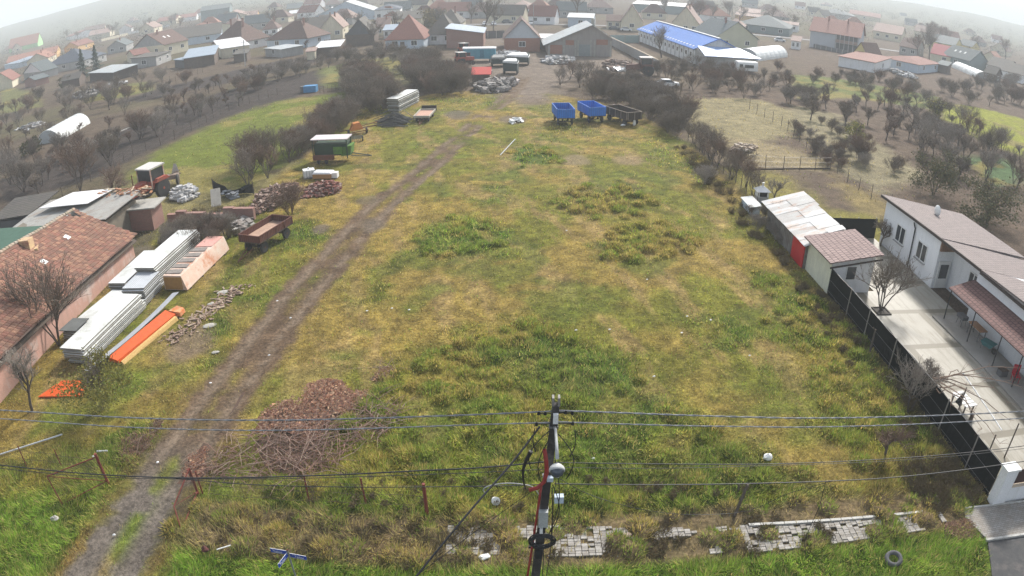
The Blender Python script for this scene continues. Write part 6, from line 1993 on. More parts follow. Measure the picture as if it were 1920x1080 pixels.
gate('open rusty gate leaf right of the track swung towards the street', hg, [hg + Vector((0, 0, .15)), hg + Vector((0, 0, 1.5)), PLY(326, 949, 18.9), G(341, 996) + Vector((0, 0, .05))])

def fallen_pipe(label, a, b, r, m, z=.12, cat='pipe', name='pipe'):
    p, q = G(*a), G(*b)
    mb = MB(); mb.tube((0, 0, z), tuple(q - p + Vector((0, 0, z))), r, n=7)
    return single(name, mb, m, label, cat, tuple(p))
fallen_pipe('pale grey pipe lying in the grass behind the left fence', (0, 856), (118, 818), .045, mat('pale_pipe', (.5, .52, .54)))
fallen_pipe('short pale pipe lying beside the left gate post', (183, 850), (203, 849), .05, mat('pale_pipe', (.5, .52, .54)))
fallen_pipe('white plastic stick in the grass left of the street sign', (410, 1040), (436, 1032), .025, FRAMEW, .3, 'stick', 'stick')
fallen_pipe('long pale pole lying on the field below the blue trailers', (938, 292), (966, 262), .05, mat('pale_pipe', (.5, .52, .54)), .08)
def lump(name, label, cat, px, py, sx, sy, sz, m, z=0.05, rz=.4, seed=1):
    rg = random.Random(seed + int(px))
    mb = MB()
    prof = []
    n = 9
    rings = ((.55, 0), (1.0, .25), (.9, .6), (.5, .92), (.1, 1.0))
    V = []
    for r, h in rings:
        for i in range(n):
            a = 6.2832 * i / n
            k = r * rg.uniform(.75, 1.2)
            V.append((math.cos(a) * k * sx / 2, math.sin(a) * k * sy / 2, h * sz * rg.uniform(.85, 1.1)))
    mb.v = V
    for k in range(len(rings) - 1):
        for i in range(n):
            j = (i + 1) % n
            mb.f.append((k * n + i, k * n + j, (k + 1) * n + j, (k + 1) * n + i))
    mb.f.append(tuple((len(rings) - 1) * n + i for i in range(n)))
    mb.f.append(tuple(reversed(range(n))))
    g = G(px, py)
    return single(name, mb, m, label, cat, (g.x, g.y, z), rz)
WPL = mat('white_plastic', (.75, .75, .74), (.66, .66, .65), rough=.4)
def pail():
    g = G(930, 947)
    t = thing('bucket', 'white plastic bucket lying in the weeds left of the pole', 'bucket', (g.x, g.y, .22))
    m = MB(); m.lathe([(.17, 0), (.15, .03), (.13, .26)], (0, 0, 0), 'Y', 16); part('body', m, WPL, t)
    m = MB(); m.lathe([(.02, -.012), (.185, -.01), (.185, .015)], (0, 0, 0), 'Y', 16); part('lid', m, FRAMEW, t)
    t.rotation_euler = (math.radians(-28), 0, .3)
pail()
lump('plastic_bag', 'crumpled white plastic bag lying in the grass right of the pole', 'plastic bag', 1438, 862, .5, .4, .3, WPL)
lump('plastic_sheet', 'scrap of white plastic on the verge left of the pole foot', 'litter', 908, 1047, .5, .35, .12, WPL)
lump('paper_scrap', 'flat pink white scrap of paper on the paving', 'litter', 1178, 1006, .3, .25, .05, mat('pink_paper', (.6, .45, .42)), .09)
lump('concrete_chunk', 'pale concrete chunk in the grass near the left gate', 'stone', 104, 976, .38, .28, .22, CONC)
lump('rag', 'dark red and black rag left of the street sign', 'rag', 388, 1040, .3, .25, .3, mat('dark_rag', (.2, .06, .05), (.04, .03, .03), scale=8), .2)
for k, (px, py) in enumerate([(395, 720), (735, 580), (1112, 862), (1080, 621), (1143, 620), (1278, 626), (1332, 602), (1288, 595), (1226, 708), (1405, 669), (1886, 862), (1213, 526), (1062, 434), (505, 668), (767, 583), (688, 585), (520, 566), (545, 598), (215, 1005), (175, 858), (296, 869)]):
    if px == 1886: continue
    lump('litter_scrap', 'small white scrap of litter on the turf', 'litter', px, py, .16, .12, .06, WPL, .06).__setitem__('group', 'litter scraps on the field')
def tyre_obj():
    g = G(1672, 1055)
    m = MB()
    R, r = .3, .1
    V = []
    for i in range(24):
        a = 6.2832 * i / 24
        for j in range(8):
            b = 6.2832 * j / 8
            V.append(((R + r * math.cos(b)) * math.cos(a), (R + r * math.cos(b)) * math.sin(a), r * math.sin(b)))
    m.v = V
    for i in range(24):
        for j in range(8):
            m.f.append((i * 8 + j, ((i + 1) % 24) * 8 + j, ((i + 1) % 24) * 8 + (j + 1) % 8, i * 8 + (j + 1) % 8))
    o = single('tyre', m, mat('old_grey_tyre', (.1, .1, .105), (.07, .07, .07)), 'old grey tyre lying in the verge grass at the lower right', 'tyre', (g.x, g.y, .24), smooth=True)
    o.rotation_euler = (.15, -.12, 0)
tyre_obj()

# brush heap with fallen leaves and sticks
def leaf_heap(label, poly, h, n, seed, sticks, m, name='leaf_heap', size=.06, cat='leaf heap', stickm=None, core_=True):
    P = gpoly(*poly)
    c = np.array(P).mean(0)
    rng = np.random.default_rng(seed)
    X = rng.uniform(min(p[0] for p in P), max(p[0] for p in P), n * 2); Y = rng.uniform(min(p[1] for p in P), max(p[1] for p in P), n * 2)
    w = fbm(X, Y, 1.2, seed, 3) - .5
    k = pmask(X, Y, P, .35, w * 2)
    sel = rng.random(len(X)) < k
    X, Y = X[sel][:n], Y[sel][:n]
    ext = max(np.ptp(np.array(P)[:, 0]), np.ptp(np.array(P)[:, 1])) / 2
    def hh(x, y):
        return h * (.25 + .75 * fbm(x, y, 1.6, seed + 9, 3)) * np.clip(1.15 - (np.hypot(x - c[0], y - c[1]) / ext) ** 2, .08, 1)
    Z = hh(X, Y) * rng.uniform(.6, 1.05, len(X)) + .03
    mb = MB()
    t = thing(name, label, cat, (c[0], c[1], 0))
    for x, y, z in zip(X, Y, Z):
        d = Vector(rng.normal(0, 1, 3)); d.z *= .5; d.normalize()
        e = d.orthogonal().normalized()
        s = size * rng.uniform(.5, 1.2)
        p = Vector((x - c[0], y - c[1], z))
        mb.poly([p - d * s, p + e * s * .6, p + d * s, p - e * s * .6])
    part('leaves', mb, m, t)
    core = MB() if core_ else None
    # the packed body under the leaves
    g = 26
    xs = np.linspace(min(p[0] for p in P) - .3, max(p[0] for p in P) + .3, g); ys = np.linspace(min(p[1] for p in P) - .3, max(p[1] for p in P) + .3, g)
    XX, YY = np.meshgrid(xs, ys)
    w2 = fbm(XX.ravel(), YY.ravel(), 1.2, seed, 3) - .5
    mk = pmask(XX.ravel(), YY.ravel(), P, .4, w2 * 2)
    ZZ = hh(XX.ravel(), YY.ravel()) * mk * .85 - .08 * (1 - mk)
    if core is None: core = MB(); ZZ = ZZ * .35 - .05
    core.v = [(x - c[0], y - c[1], z) for x, y, z in zip(XX.ravel(), YY.ravel(), ZZ)]
    for i in range(g - 1):
        for j in range(g - 1):
            a = i * g + j
            core.f.append((a, a + 1, a + g + 1, a + g))
    part('packed_core', core, mat('leaf_mould', (.09, .05, .032), (.06, .038, .026), scale=6, bump=.6), t, smooth=True)
    rg = random.Random(seed)
    if sticks:
        st = MB()
        for i in range(sticks):
            k = rg.randrange(len(X))
            p = Vector((X[k] - c[0], Y[k] - c[1], Z[k] + .05))
            a = rg.uniform(0, 6.28)
            L = rg.uniform(.4, 1.8)
            q = p + Vector((math.cos(a) * L, math.sin(a) * L, rg.uniform(-.1, .5)))
            mid = p.lerp(q, .5) + Vector((rg.gauss(0, .1), rg.gauss(0, .1), rg.gauss(.05, .08)))
            st.path([p, mid, q], [.018, .014, .006], 4)
        part('branches', st, stickm or TWIGR, t)
    return t
LEAFP = mat('pinkish_dead_leaves', (.6, .33, .2), (.34, .17, .12), (.75, .5, .3), kind='island')
leaf_heap('big heap of orange brown leaves by the track', [(470, 812), (500, 775), (545, 762), (585, 730), (622, 712), (655, 735), (690, 738), (672, 775), (620, 790), (590, 830), (530, 812)], .75, 5600, 3, 14, LEAFP, size=.085)
leaf_heap('sprawling tangle of cut branches between the leaf heap and the fence', [(385, 880), (430, 835), (500, 820), (570, 800), (655, 785), (700, 745), (755, 765), (725, 815), (665, 835), (640, 880), (560, 915), (470, 895), (430, 918)], .34, 3600, 4, 430, LEAFB, name='brush_heap', cat='brush heap', core_=False, stickm=mat('cut_branches', (.26, .15, .11), (.16, .1, .08), (.35, .26, .2), kind='island'))
leaf_heap('small fan of leaves spilling onto the track', [(345, 895), (350, 860), (385, 838), (398, 856), (375, 900)], .18, 1100, 5, 6, LEAFP)
leaf_heap('pile of pale brown leaves and twigs out on the field', [(700, 710), (725, 692), (752, 688), (745, 708), (715, 716)], .35, 500, 6, 14, LEAFP)
leaf_heap('scatter of reddish leaves left of the track near the wires', [(205, 855), (245, 815), (300, 785), (315, 800), (270, 840), (230, 865)], .14, 1100, 7, 10, LEAFB)
leaf_heap('reddish leaves gathered at the end of the paving', [(1760, 1000), (1775, 980), (1820, 975), (1835, 995), (1800, 1015)], .12, 800, 8, 0, LEAFB)

# ------------------------------------------------------------------ stacks of insulated panels at the left
PTOP = mat('white_panel_sheet', (.62, .63, .61), (.55, .56, .54), scale=1.2, rough=.45, c3=(.42, .42, .38))
PRIB = mat('ribbed_panel_sheet', (.5, .52, .54), (.43, .45, .47), kind='corr', tile=(.25, 1), bump=.5, rough=.4)
PEDGE = mat('panel_foam_edge', (.33, .3, .24), (.13, .12, .1), (.46, .43, .36), kind='island')
def stack(label, a, b, width_dir, n, th, tops, z0=.1, name='panel_stack', skew=.04, seed=1, top=None, dark=False):
    """a: near left ground corner, b: far left ground corner (Vectors), width in metres"""
    rg = random.Random(seed)
    d = b - a; L = d.length
    t = thing(name, label, 'panel stack', (a.x, a.y, 0), math.atan2(d.y, d.x) - math.pi / 2)
    for k in range(n):
        ox, oy = rg.uniform(-skew, skew), rg.uniform(-skew * 2, skew * 2)
        m = MB(); z = z0 + k * th
        m.box(width_dir / 2 + ox, L / 2 + oy, z, width_dir - .05, L - .04, th * .72)
        p = part('panel_core', m, mat('grey_foam', (.14, .14, .135), (.09, .09, .09)) if dark else PEDGE, t)
        m = MB(); m.box(width_dir / 2 + ox, L / 2 + oy, z + th * .76, width_dir, L, th * .14); m.box(width_dir / 2 + ox, L / 2 + oy, z - th * .04 + .001, width_dir, L, th * .05)
        part('sheet_skin', m, (top or PTOP), p)
    for k in range(3):
        m = MB(); m.box(width_dir / 2, .6 + k * (L - 1.2) / 2, -.05, width_dir, .12, z0 + .04); part('bearer', m, DARKWOOD, t)
    return t
stack('white panel stack furthest left against the pink wall', Vector((-30.0, 40.0, 0)) + Vector((.75, 0, 0)), Vector((-29.8, 46.0, 0)) + Vector((.55, 0, 0)), 1.5, 7, .14, 1, seed=1)
stack('tallest white panel stack in the middle of the upper three', Vector((-27.3, 41.2, 0)), Vector((-27.0, 48.6, 0)), 1.75, 11, .15, 1, seed=2, skew=.07)
stack('lower step of ribbed grey panels in front of the tallest stack', Vector((-27.1, 38.4, 0)), Vector((-27.15, 41.1, 0)), 1.85, 9, .14, 1, seed=3, skew=.06, top=PRIB)
stack('low white panel stack close to the pink wall below the tall one', Vector((-29.5, 33.6, 0)), Vector((-28.8, 39.6, 0)), 1.4, 4, .15, 1, seed=4, top=PTOP)
stack('wide fanned white panel stack nearest the street', Vector((-27.3, 30.6, 0)), Vector((-26.9, 38.0, 0)), 1.75, 9, .13, 1, seed=5, skew=.12)
def grey_cover():
    m = MB(); m.slab([(-29.55, 33.3, .84), (-28.1, 33.3, .84), (-28.0, 35.0, .86), (-29.4, 35.0, .86)], .05)
    single('cover_sheet', m, mat('dark_grey_sheet', (.13, .135, .13), (.1, .105, .1)), 'dark grey sheet covering the near end of the low white panel stack', 'cover sheet')
grey_cover()
def wrapped_stack():
    a = Vector((-24.9, 40.8, 0)); b = Vector((-24.4, 48.2, 0)); d = b - a; L = d.length
    t = thing('wrapped_stack', 'long panel stack wrapped in torn pink and orange printed film', 'wrapped stack', (a.x, a.y, 0), math.atan2(d.y, d.x) - math.pi / 2)
    W = 1.7
    m = MB(); m.hexa([(0, 0, .1), (W + .25, 0, .1), (W + .2, L, .1), (0, L, .1)], [(.05, .02, 1.2), (W - .1, .02, 1.2), (W - .1, L - .02, 1.2), (.05, L, 1.2)])
    part('wrapped_body', m, mat('dirty_printed_film', (.62, .42, .32), (.62, .52, .44), (.5, .2, .1), scale=1.6, bump=.5, rough=.5), t)
    m = MB(); m.box(W / 2, -.02, .15, W - .2, .05, .95); part('yellow_end', m, mat('ochre_wrap', (.4, .22, .07), (.32, .17, .06), scale=3), t)
    for k in range(5):
        m = MB(); y = .3 + k * 1.0
        m.slab([(.05, y, 1.24), (1.4, y + .1, 1.27), (1.3, y + .75, 1.26), (.1, y + .7, 1.24)], .03)
        part('torn_flap', m, mat('grey_wet_film', (.24, .21, .19), (.18, .16, .14), scale=4, bump=.4), t)
    m = MB(); m.slab([(.1, L - 2.2, 1.25), (W - .15, L - 2.1, 1.25), (W - .15, L - .1, 1.25), (.1, L, 1.25)], .02); part('red_patch', m, mat('faded_red_film', (.55, .26, .22), (.5, .3, .25), scale=2), t)
    for k in range(4):
        m = MB(); m.box(W / 2 + .1, .5 + k * 2, -.02, W + .4, .14, .12); part('bearer', m, DARKWOOD, t)
wrapped_stack()
def orange_stack():
    a = Vector((-24.2, 31.0, 0)); b = Vector((-22.9, 36.9, 0)); d = b - a; L = d.length
    t = thing('orange_board', 'long bright orange wrapped board pack with yellow foam edge', 'board pack', (a.x, a.y, 0), math.atan2(d.y, d.x) - math.pi / 2)
    OR_ = mat('bright_orange_film', (.62, .1, .015), (.52, .08, .014), scale=3, rough=.45, bump=.3)
    m = MB(); m.hexa([(.0, 0, .1), (.8, 0, .1), (.9, L, .1), (0, L, .1)], [(0, 0, .4), (.75, 0, .28), (.9, L, .34), (0, L, .5)]); part('film_top', m, OR_, t)
    m = MB(); m.hexa([(.93, .1, 0), (1.15, .1, 0), (1.2, L - .2, 0), (.93, L - .2, 0)], [(.92, .1, .2), (1.0, .1, .18), (1.1, L - .2, .25), (.93, L - .2, .28)]); part('foam_edge', m, mat('yellow_foam', (.55, .38, .15), (.45, .28, .1), scale=8, bump=.6), t)
    m = MB(); m.hexa([(.3, L, .1), (1.2, L + .1, .1), (1.1, L + .8, .1), (.5, L + .5, .1)], [(.3, L, .5), (1.2, L + .1, .4), (1.1, L + .7, .45), (.6, L + .6, .6)]); part('torn_end', m, mat('tan_card', (.55, .36, .2), (.7, .15, .03), scale=4), t)
    t = thing('curved_sheet', 'thin pale sheet bowed upwards beside the orange board pack', 'sheet', (-25.3, 29.4, 0), math.radians(-12))
    m = MB()
    n = 14
    for i in range(n):
        y0, y1 = 9.8 * i / n, 9.8 * (i + 1) / n
        def zc(y): return .25 + .011 * (y - 3.2) ** 2
        m.slab([(0, y0, zc(y0)), (.62, y0, zc(y0) + .14), (.62, y1, zc(y1) + .14), (0, y1, zc(y1))], .02)
    part('sheet', m, mat('pale_steel_sheet', (.42, .43, .45), (.34, .35, .37), rough=.4), t)
    for y in (1.5, 6.5):
        m = MB(); m.box(.3, y, -.05, .7, .15, .32); part('block', m, DARKWOOD, t)
    g = G(97, 742)
    m = MB(); m.slab([(-.5, -.35, .12), (2.6, .05, .12), (2.1, 1.5, .2), (.35, 1.25, .24)], .07)
    single('orange_sheet', m, OR_, 'flat orange sheet lying by the pink wall near the street', 'sheet', (g.x - .3, g.y, 0))
orange_stack()
rub = MB()
rg = random.Random(31)
for k in range(260):
    f = rg.random()
    p = Vector((-21.0, 33.6, 0)).lerp(Vector((-19.0, 41.5, 0)), f)
    rub.box(p.x + rg.gauss(0, .4), p.y + rg.gauss(0, .3), rg.uniform(0, .1), rg.uniform(.1, .5), rg.uniform(.05, .14), .05, rg.uniform(0, 3.1), rg.uniform(-.3, .3))
single('wood_debris', rub, mat('tan_wood_chips', (.3, .21, .15), (.2, .13, .1), (.38, .3, .22), kind='island'), 'strip of splintered wood and rubble between the panel stacks and the track', 'debris')
for (px, py, s) in ((393, 612, 1.0), (585 / 1, 9999, 0), (418, 549, .9), (396, 571, .6), (404, 662, .5)):
    if s:
        lump('flat_stone', 'flat grey slab at pixel', 'stone slab', px, py, s, s * .7, .08, CONC, .03)['label'] = {393: 'largest flat grey slab lying by the track edge', 418: 'flat grey slab at the far end of the wood debris', 396: 'small pale slab in the middle of the wood debris', 404: 'small reddish stone at the track edge'}[px]

# ------------------------------------------------------------------ farm trailers, tractors, machines
def wheel(t, x, y, r, w, rimm, name='wheel'):
    m = MB(); m.lathe([(r * .55, -w / 2), (r * .93, -w / 2), (r, -w * .32), (r, w * .32), (r * .93, w / 2), (r * .55, w / 2)], (x, y, r), 'X', 20)
    o = part(name, m, RUBBER, t, smooth=False)
    m = MB(); m.lathe([(r * .54, -w * .42), (r * .5, -w * .2), (r * .16, -w * .15), (r * .14, -w * .5), (r * .05, -w * .52)], (x, y, r), 'X', 14)
    m.lathe([(r * .05, w * .52), (r * .14, w * .5), (r * .16, w * .15), (r * .5, w * .2), (r * .54, w * .42)], (x, y, r), 'X', 14)
    part('rim', m, rimm, o)
def trailer(name, label, loc, rz, W=2.1, L=4.2, zb=1.05, hs=.6, side=None, inner=None, floor=None, wr=.42, rimm=None, open_=None, drawbar=True, low=False):
    t = thing(name, label, 'trailer', loc, rz)
    side = side or RUST
    m = MB(); m.box(0, 0, zb, W, L, .1); part('floor', m, floor or DARKWOOD, t)
    th = .06
    for (x, y, sx, sy) in ((-W / 2 + th / 2, 0, th, L), (W / 2 - th / 2, 0, th, L), (0, -L / 2 + th / 2, W - 2 * th - .01, th), (0, L / 2 - th / 2, W - 2 * th - .01, th)):
        m = MB(); m.box(x, y, zb + .1, sx, sy, hs)
        p = part('side_board', m, side, t)
        r = MB(); r.box(x, y, zb + .1 + hs, sx + .03, sy + .03, .05)
        n = 4 if sy > 1 else 2
        for k in range(n + 1):
            if sy > 1: r.box(x + math.copysign(.035, x), -L / 2 + .08 + (L - .16) * k / n, zb + .05, .04, .08, hs + .06)
            else: r.box(-W / 2 + .15 + (W - .3) * k / n, y + math.copysign(.035, y), zb + .05, .08, .04, hs + .06)
        part('rib', r, side if not inner else (rimm or side), p)
    if inner:
        m = MB(); m.box(0, 0, zb + .11, W - 2 * th - .02, L - 2 * th - .02, .04); part('load_bed', m, inner, t)
    m = MB(); m.box(-.35, 0, zb - .16, .1, L - .2, .15); m.box(.35, 0, zb - .16, .1, L - .2, .15)
    part('chassis', m, mat('black_rust', (.05, .035, .03), (.035, .03, .028)), t)
    for y in (-L * .33, L * .33):
        m = MB(); m.box(0, y, wr - .05, W * .7, .1, .1); m.box(-.35, y, wr, .08, .5, zb - .16 - wr); m.box(.35, y, wr, .08, .5, zb - .16 - wr); part('axle', m, mat('black_rust', (.05, .035, .03)), t)
        for x in (-W * .38, W * .38):
            wheel(t, x, y, wr, .2, rimm or RUST)
    if drawbar:
        m = MB(); m.tube((-.3, -L / 2 - .0, wr + .15), (0, -L / 2 - 1.7, .12), .04); m.tube((.3, -L / 2, wr + .15), (0, -L / 2 - 1.7, .12), .04); part('drawbar', m, RUST, t)
    return t
BRW = mat('brown_board_sides', (.13, .05, .035), (.1, .04, .03), kind='plank', tile=(.18, 1), bump=.4, scale=2)
SAND = mat('sandy_trailer_floor', (.42, .28, .2), (.34, .22, .16), (.16, .1, .08), scale=1.6)
trailer('flatbed_trailer', 'rusty brown farm trailer with sandy bed beside the track', (-19.5, 49.2, 0), math.radians(-18), 2.1, 4.6, 1.0, .5, BRW, SAND, wr=.45)
BLUEP = mat('blue_trailer_paint', (.02, .17, .6), (.018, .14, .5), kind='plank', tile=(.25, 1), bump=.2, rough=.5)
RIMD = mat('dark_rim', (.05, .045, .045))
trailer('tipper_trailer', 'blue farm trailer with rusty bed, left of the three parked in a row', (7.0, 91.6, 0), math.radians(5), 2.4, 4.6, 1.0, 1.15, BLUEP, RUST, wr=.48, rimm=BLUEP, drawbar=False)
trailer('tipper_trailer', 'blue farm trailer with pale grey inside, middle of the three in a row', (11.0, 93.3, 0), math.radians(14), 2.4, 4.8, 1.0, 1.15, BLUEP, mat('pale_blue_bed', (.42, .5, .56), (.36, .43, .5)), wr=.48, rimm=BLUEP, drawbar=False)
trailer('tipper_trailer', 'dark brown trailer with rusty bed and white sacks, right of the three', (15.2, 92.3, 0), math.radians(27), 2.5, 5.4, .85, .95, mat('dark_brown_sides', (.07, .05, .04), (.05, .04, .035), kind='plank', tile=(.25, 1)), RUST, wr=.45, rimm=mat('tan_rim', (.3, .25, .2)), drawbar=False)
lump('sack', 'white sacks lying on the bed of the dark brown trailer', 'sack', 1150, 218, .9, 1.0, .5, WPL, 1.2)
lump('plastic_sack', 'white sack standing at the corner of the dark brown trailer', 'sack', 1189, 236, .4, .4, .9, WPL)
lump('plastic_sack', 'crumpled white sack on the ground under the dark brown trailer', 'sack', 1168, 237, .8, .4, .3, WPL)
trailer('flat_trailer', 'small low trailer with pinkish flat bed near the pipe heap', (-12.0, 94.8, 0), math.radians(-4), 2.2, 5.0, .62, .22, mat('cream_boards', (.45, .42, .36), (.38, .35, .3)), mat('pink_plank_bed', (.5, .3, .22), (.42, .25, .19), kind='plank', tile=(.2, 1)), wr=.3, drawbar=True)
def tractor(label, loc, rz, c, cabc=None, s=1.0):
    t = thing('tractor', label, 'tractor', loc, rz)
    t.scale = (s,) * 3
    PM = c
    m = MB(); m.hexa([(-.38, .3, .85), (.38, .3, .85), (.34, 2.1, .8), (-.34, 2.1, .8)], [(-.34, .3, 1.55), (.34, .3, 1.55), (.3, 2.1, 1.4), (-.3, 2.1, 1.4)]); part('bonnet', m, PM, t)
    m = MB(); m.box(0, 2.12, .8, .5, .06, .5); part('grille', m, WDARK, t)
    m = MB(); m.box(0, .5, .5, .5, 3.0, .35); part('chassis', m, mat('black_rust', (.05, .035, .03)), t)
    m = MB(); m.slab([(-.8, -1.35, 2.5), (.8, -1.35, 2.5), (.75, .35, 2.45), (-.75, .35, 2.45)], .1); part('cab_roof', m, mat('dusty_white_roof', (.55, .53, .5), (.46, .44, .41), scale=3), t)
    for x in (-.7, .7):
        for y in (-1.2, .22):
            m = MB(); m.box(x, y, .95, .08, .08, 1.46); part('cab_pillar', m, cabc or PM, t)
    m = MB(); m.box(0, .22, 1.5, 1.3, .03, .85); part('windscreen', m, DARKGLASS, t)
    m = MB(); m.box(-.7, -.5, 1.5, .03, 1.3, .8); part('side_window', m, DARKGLASS, t)
    m = MB(); m.box(.7, -.5, 1.5, .03, 1.3, .8); part('side_window', m, DARKGLASS, t)
    m = MB(); m.box(0, -.5, .9, 1.4, 1.45, .58); part('cab_body', m, PM, t)
    for x in (-.82, .82):
        m = MB(); m.hexa([(x - .2, -1.5, 1.35), (x + .2, -1.5, 1.35), (x + .2, .1, 1.35), (x - .2, .1, 1.35)], [(x - .2, -1.2, 1.6), (x + .2, -1.2, 1.6), (x + .2, -.2, 1.6), (x - .2, -.2, 1.6)]); part('mudguard', m, PM, t)
        wheel(t, x, -.7, .75, .36, PM, 'rear_wheel')
        wheel(t, x * .8, 1.65, .4, .22, PM, 'front_wheel')
    m = MB(); m.tube((.2, 1.3, 1.45), (.2, 1.3, 2.3), .04); part('exhaust', m, RUST, t)
REDP = mat('faded_red_paint', (.36, .075, .04), (.26, .06, .04), scale=4, c3=(.2, .1, .07))
g = G(282, 375)
tractor('old red tractor with whitish cab roof beyond the brick ruin', (g.x, g.y, 0), math.radians(165), REDP, mat('cream_cab', (.55, .5, .45), (.4, .2, .14), scale=4), 1.42)
def harrow():
    g = G(322, 345)
    t = thing('disc_implement', 'rusty farm implement with big wheel behind the red tractor', 'implement', (g.x, g.y, 0), .3)
    m = MB()
    m.tube((-2, 0, .9), (1.2, .3, 1.0), .08); m.tube((-1.6, -.5, .7), (1.2, .3, 1.4), .05); m.box(.3, 0, .6, 1.4, .8, .5)
    part('frame', m, mat('pale_rust', (.3, .25, .2), (.2, .13, .1), scale=4), t)
    wheel(t, .9, -.7, .6, .25, RUST)
    m = MB(); m.slab([(0, .6, .9), (1.0, .6, .9), (.7, .9, 2.0), (.4, .9, 2.1)], .08); part('shield', m, mat('pale_shield', (.45, .42, .38), (.3, .25, .2)), t)
harrow()
tractor('brown weathered tractor with double cab roof above the right thicket', (26.2, 137.5, 0), math.radians(88), mat('brown_tractor', (.16, .08, .06), (.12, .07, .06), scale=4), None, 1.55)
g = G(869, 122)
tractor('tractor with cream roof left of the blue site caravan', (g.x, g.y, 0), math.radians(-60), REDP, None, 1.2)
g = G(873, 102)
tractor('second tractor half hidden behind the blue site caravan', (g.x, g.y, 0), math.radians(-40), REDP, None, 1.2)
def site_caravan():
    t = thing('site_caravan', 'turquoise blue site caravan with white roof in the farmyard', 'caravan', (-7.0, 158, 0), -.03)
    m = MB(); m.box(0, 0, .7, 7.2, 2.5, 2.3); part('body', m, mat('turquoise_paint', (.08, .27, .36), (.07, .23, .31), scale=1.5), t)
    m = MB(); m.prismx([(-1.3, 3.0), (1.3, 3.0), (1.2, 3.2), (0, 3.4), (-1.2, 3.2)], -3.75, 3.75); part('roof', m, WPL, t)
    m = MB(); m.box(-2.6, -1.27, 1.4, 1.0, .05, .8); part('window', m, DARKGLASS, t)
    m = MB(); m.box(.6, -1.27, .9, .9, .05, 1.8); part('door', m, mat('darker_turquoise', (.06, .2, .27)), t)
    for x in (-2.3, 2.3): wheel(t, x, -1.0, .4, .2, RUST); wheel(t, x, 1.0, .4, .2, RUST)
site_caravan()
def tarp_trailer(label, px, py, W, L, h, rz, tm):
    g = G(px, py)
    t = thing('covered_trailer', label, 'trailer', (g.x, g.y, 0), rz)
    m = MB(); m.box(0, 0, .7, W, L, h); part('body', m, mat('dark_green_tarp', (.04, .06, .06), (.03, .045, .045), scale=2, bump=.4), t)
    m = MB(); m.hexa([(-W / 2 - .08, -L / 2 - .08, .7 + h - .25), (W / 2 + .08, -L / 2 - .08, .7 + h - .5), (W / 2 + .08, L / 2 + .08, .7 + h - .3), (-W / 2 - .08, L / 2 + .08, .7 + h - .4)], [(-W / 2, -L / 2, .7 + h + .05), (W / 2, -L / 2, .7 + h + .03), (W * .3, L / 2, .7 + h + .25), (-W * .3, L / 2, .7 + h + .25)]); part('cover', m, tm, t)
    for x in (-W / 2 + .1, W / 2 - .1):
        for y in (-L * .3, L * .3): wheel(t, x, y, .45, .22, RUST)
WTARP = mat('whitish_tarp', (.66, .66, .64), (.4, .42, .42), scale=1.5, bump=.4)
tarp_trailer('dark green wrapped trailer with torn white cover, nearest of three', 958, 138, 2.8, 3.2, 2.0, -.1, WTARP)
tarp_trailer('dark green wrapped trailer with flat white cover behind the nearest one', 972, 121, 4.6, 3.6, 1.6, -.1, WPL)
tarp_trailer('dark trailer heaped with rags right of the blue site caravan', 934, 124, 2.8, 3.6, 1.4, .1, mat('ragged_cover', (.3, .3, .29), (.1, .11, .11), scale=5, bump=.5))
def pile(name, label, cat, poly, h, n, seed, m, smin=.1, smax=.5, flat=.4):
    P = gpoly(*poly)
    c = np.array(P).mean(0)
    rg = random.Random(seed)
    mb = MB()
    ext = max(np.ptp(np.array(P)[:, 0]), np.ptp(np.array(P)[:, 1])) / 2
    for x, y in pick(P, n, seed, .02):
        f = max(.1, 1 - (math.hypot(x - c[0], y - c[1]) / ext) ** 2)
        s = rg.uniform(smin, smax)
        mb.box(x - c[0], y - c[1], rg.uniform(0, h) * f, s, s * rg.uniform(.3, 1), s * flat * rg.uniform(.5, 1.2), rg.uniform(0, 3.1), rg.uniform(-.5, .5))
    return single(name, mb, m, label, cat, (c[0], c[1], 0))
RUBM = mat('brick_rubble', (.27, .1, .07), (.13, .05, .04), (.4, .3, .25), kind='island')
pile('brick_rubble', 'long heap of broken red bricks and tiles beside the dark red bush', 'rubble heap', [(565, 372), (580, 350), (620, 345), (642, 350), (636, 362), (600, 370)], .9, 700, 1, RUBM, .12, .4)
pile('brick_rubble', 'lower heap of brownish rubble left of the dark red bush', 'rubble heap', [(462, 408), (480, 375), (520, 350), (560, 345), (545, 370), (515, 395)], .8, 800, 2, mat('brown_rubble', (.24, .14, .1), (.13, .08, .06), (.36, .27, .22), kind='island'), .12, .4)
pile('junk_heap', 'pale heap of rags and plastic beside the red tractor', 'junk heap', [(318, 378), (328, 355), (360, 352), (372, 370), (345, 380)], .9, 300, 3, mat('pale_junk', (.5, .48, .45), (.3, .29, .28), (.6, .6, .6), kind='island'), .2, .7)
pile('junk_heap', 'low mess of planks and scrap in front of the ruined wall', 'junk heap', [(440, 425), (470, 405), (470, 425), (450, 440)], .4, 120, 4, mat('grey_planks', (.3, .27, .24), (.2, .17, .15), (.4, .38, .35), kind='island'), .2, .9, .15)
pile('white_scrap', 'scatter of white scrap in front of the two brick barns', 'scrap', [(1010, 117), (1040, 107), (1075, 112), (1075, 120), (1035, 122)], .8, 240, 5, mat('white_scrap', (.55, .55, .55), (.3, .3, .3), (.2, .18, .16), kind='island'), .3, 1.3)
pile('white_scrap', 'white scrap behind the dark wrapped trailers', 'scrap', [(925, 112), (940, 100), (975, 100), (970, 112)], 1.2, 160, 6, mat('white_scrap', (.55, .55, .55)), .3, 1.3)
